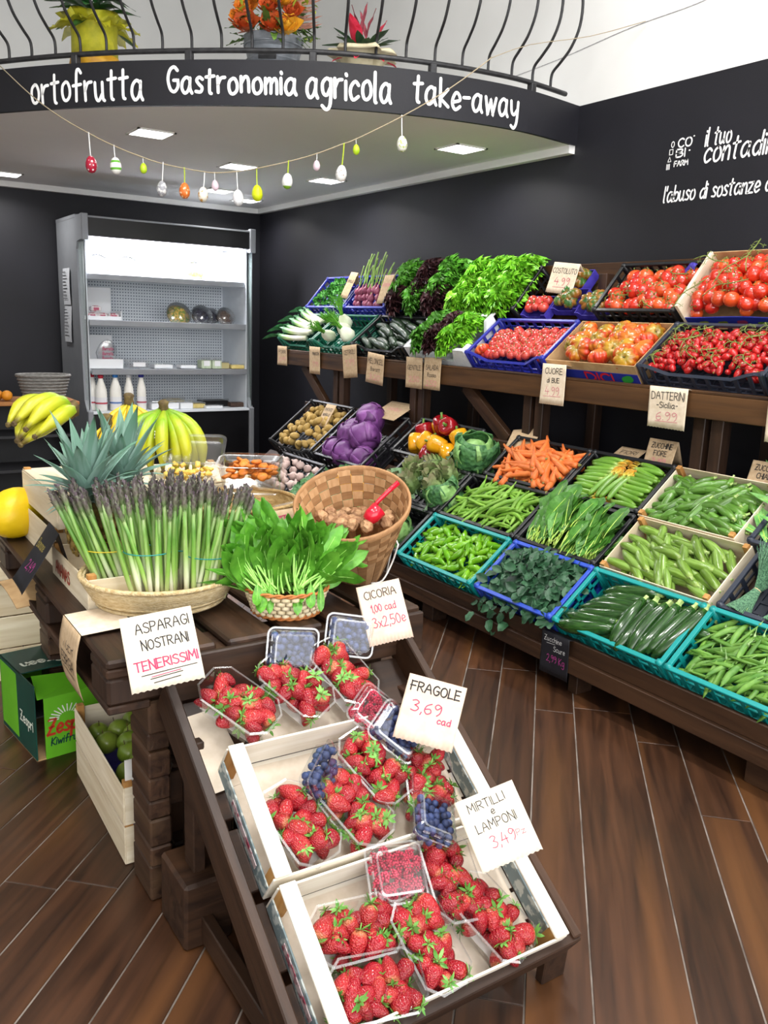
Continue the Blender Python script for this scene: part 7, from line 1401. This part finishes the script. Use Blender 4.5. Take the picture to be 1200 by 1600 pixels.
for i, (a, u, f, m, s) in enumerate(((-.12, .30, .02, m_or1, 1.25), (-.10, .21, .09, m_or2, 1.35), (.02, .20, .12, m_or2, 1.35), (.085, .19, .11, m_yl, 1.45), (.06, .33, .06, m_yl, 1.3), (0, .29, .1, m_or2, 1.15), (-.06, .37, .0, m_yl, 1.3), (.0, .42, .05, m_or1, 1.3), (.1, .27, .08, m_or2, 1.1), (-.14, .25, .05, m_or1, 1.1), (.05, .47, .03, m_or1, 1.2), (-.08, .46, .0, m_yl, 1.2))):
    rose(('orange rose at the upper left of the zinc pot', 'rust rose at the lower left of the zinc pot', 'large rust rose in the middle front of the zinc pot', 'golden rose at the lower right of the zinc pot', 'golden rose high on the right of the bouquet', 'rust rose in the middle of the bouquet', 'golden rose at the top left of the bouquet', 'orange rose at the top of the bouquet', 'small rust rose above the golden one', 'small orange rose at the left edge of the bouquet', 'orange rose at the very top right of the bouquet', 'golden rose at the very top left of the bouquet')[i], T(*(FP-tgv*a*1.15+fo*f+V((0, 0, u-.03)))) @ frame((0, 0, 0), -tgv, fo*.4+V((0, 0, .9))) @ E(-PI/2+.9, 0, 0) @ E(-.4, 0, 0), m, s)
m_fol = mat('bouquet_foliage', '#3a5a24', '#5f8030', 30, .6, randv=.25); m_yg = mat('yellow_green_sprigs', '#8aa02c', '#b0b83a', 30, .6, randv=.2)
bf = thing('bouquet_foliage', 'green and yellow foliage of the bouquet in the zinc pot', 'foliage', T(*FP)); fl1 = leaf_mb(.11, .035, .3, .3, .15, 3, 6, 3).mesh('leaf', m_fol, True); fl2 = leaf_mb(.05, .02, .2, .3, nu=3, nv=2).mesh('sprig', m_yg, True); fl3 = leaf_mb(.14, .012, .4, .3, nu=5, nv=2).mesh('grass_blade', mat('pinkish_grass', '#b58a7a', '#a06a5a', 30, .7), True)
for k in range(70):
    a = rg.uniform(0, 6.28); q = rg.uniform(.05, .2); place('leaf', fl1, bf, T(q*.7*cos(a), q*.7*sin(a), .15+rg.uniform(0, .1)) @ E(0, 0, a-PI/2) @ E(rg.uniform(-.4, .8), 0, 0) @ Sc(rg.uniform(.7, 1.1)))
for k in range(160):
    a = rg.uniform(0, 6.28); q = rg.uniform(.02, .21); place('sprig', fl2, bf, T(q*cos(a), q*sin(a), .17+rg.uniform(0, .2)) @ E(0, 0, rg.uniform(0, 6.28)) @ E(rg.uniform(-.2, 1.2), 0, 0))
for k in range(14):
    sg = 1 if k % 3 else -1; place('grass_blade', fl3, bf, T(*(-tgv*sg*.08+V((0, 0, .2+.012*k)))) @ frame((0, 0, 0), (0, 0, 1), -tgv*sg+V((0, 0, rg.uniform(-.3, 1)))) @ Sc(rg.uniform(.8, 1.3)))
# red flowers in a cream wrap
F2 = arc(1.345)[0]-arc(1.345)[2]*.16+V((0, 0, 2.662)); f2 = arc(1.345)[2]; t2 = arc(1.345)[1]; m_wrap = mat('cream_wrap', '#b3a98a', '#c9c0a3', 20, .8); m_rd = mat('crimson_petal', '#b0142c', '#c9304a', 30, .5, randv=.2); m_dl = mat('dark_flower_leaf', '#24402a', '#3a5a38', 30, .5, randv=.2)
wp = thing('wrapped_bouquet', 'red flowers with dark leaves in a crumpled cream wrap on the balcony', 'bouquet', T(*F2))
MB().lathe([(.08, 0), (.10, .06), (.14, .10), (.17, .085), (.15, .11), (.09, .09), (.001, .08)], 30, fn=lambda a, z: 1+.14*sin(7*a)*(z > .05)+.08*sin(11*a)).build('wrap', m_wrap, wp, smooth=True)
rl = leaf_mb(.12, .04, .2, .3, .05, 2, 6, 3).mesh('leaf', m_dl, True); rp_ = leaf_mb(.12, .05, .05, .5, .05, 2, 6, 3).mesh('petal', m_rd, True); sp_ = leaf_mb(.17, .022, .05, .5, .2, 6, 8, 2).mesh('spike', mat('dusky_red_spike', '#6a2a34', '#8a3a44', 40, .7), True)
for k in range(14): a = k*2.4; place('leaf', rl, wp, T(.03*cos(a), .03*sin(a), .11) @ E(0, 0, a-PI/2) @ E(.35+.5*(k % 3)/2, 0, 0) @ Sc(rg.uniform(1.1, 1.5)))
for k in range(9): a = k*2.1; place('petal', rp_, wp, T(.05*cos(a), .05*sin(a), .11) @ E(0, 0, a-PI/2) @ E(.7+.25*(k % 3), 0, 0) @ Sc(rg.uniform(1.2, 1.5)))
for k in range(4): a = k*1.6; place('spike', sp_, wp, T(.02*cos(a), .02*sin(a), .16) @ E(0, 0, a) @ E(1.25, 0, 0))
for k in range(8): a = k*.8; place('ribbon_loop', rp_, wp, T(.12*cos(a), .12*sin(a), .06) @ E(0, 0, a-PI/2) @ E(-.4, 0, 0) @ Sc(.6))
# leafy plant in a yellow wrapped pot
F3 = arc(2.875)[0]-arc(2.875)[2]*.20+V((0, 0, 2.662)); m_yw = mat('yellow_tulle', '#a8a81c', '#c2bc2a', 30, .6, alpha=.85); m_yo = mat('amber_pot_wrap', '#b5821a', '#c99a22', 20, .5)
yp = thing('yellow_pot', 'leafy green plant in a pot wrapped in yellow-green tulle on the balcony', 'potted plant', T(*F3))
MB().lathe([(.12, 0), (.13, .05), (.122, .09), (.001, .085)], 24).build('base_wrap', m_yo, yp, smooth=True)
MB().lathe([(.118, .085), (.115, .2), (.12, .24), (.17, .28), (.155, .27), (.11, .23), (.001, .22)], 28, fn=lambda a, z: 1+.12*sin(6*a)*(z > .25)).build('tulle_wrap', m_yw, yp, smooth=True)
yl = leaf_mb(.2, .075, .55, .25, .05, 2, 8, 4).mesh('leaf', mat('glossy_dark_leaf', '#1f4a24', '#356a30', 20, .35, randv=.25), True)
for k in range(34): a = k*2.4; place('leaf', yl, yp, T(.03*cos(a), .03*sin(a), .24+.006*k) @ E(0, 0, a-PI/2) @ E(.1+.9*rg.random(), 0, 0) @ Sc(rg.uniform(.75, 1.1)))
tl_ = leaf_mb(.14, .08, .4, .4, .2, 3, 5, 4).mesh('tulle_ruffle', m_yw, True)
for k in range(12): a = k*PI/6; place('tulle_ruffle', tl_, yp, T(.09*cos(a), .09*sin(a), .235) @ E(0, 0, a-PI/2) @ E(.1*(k % 3), 0, 0))
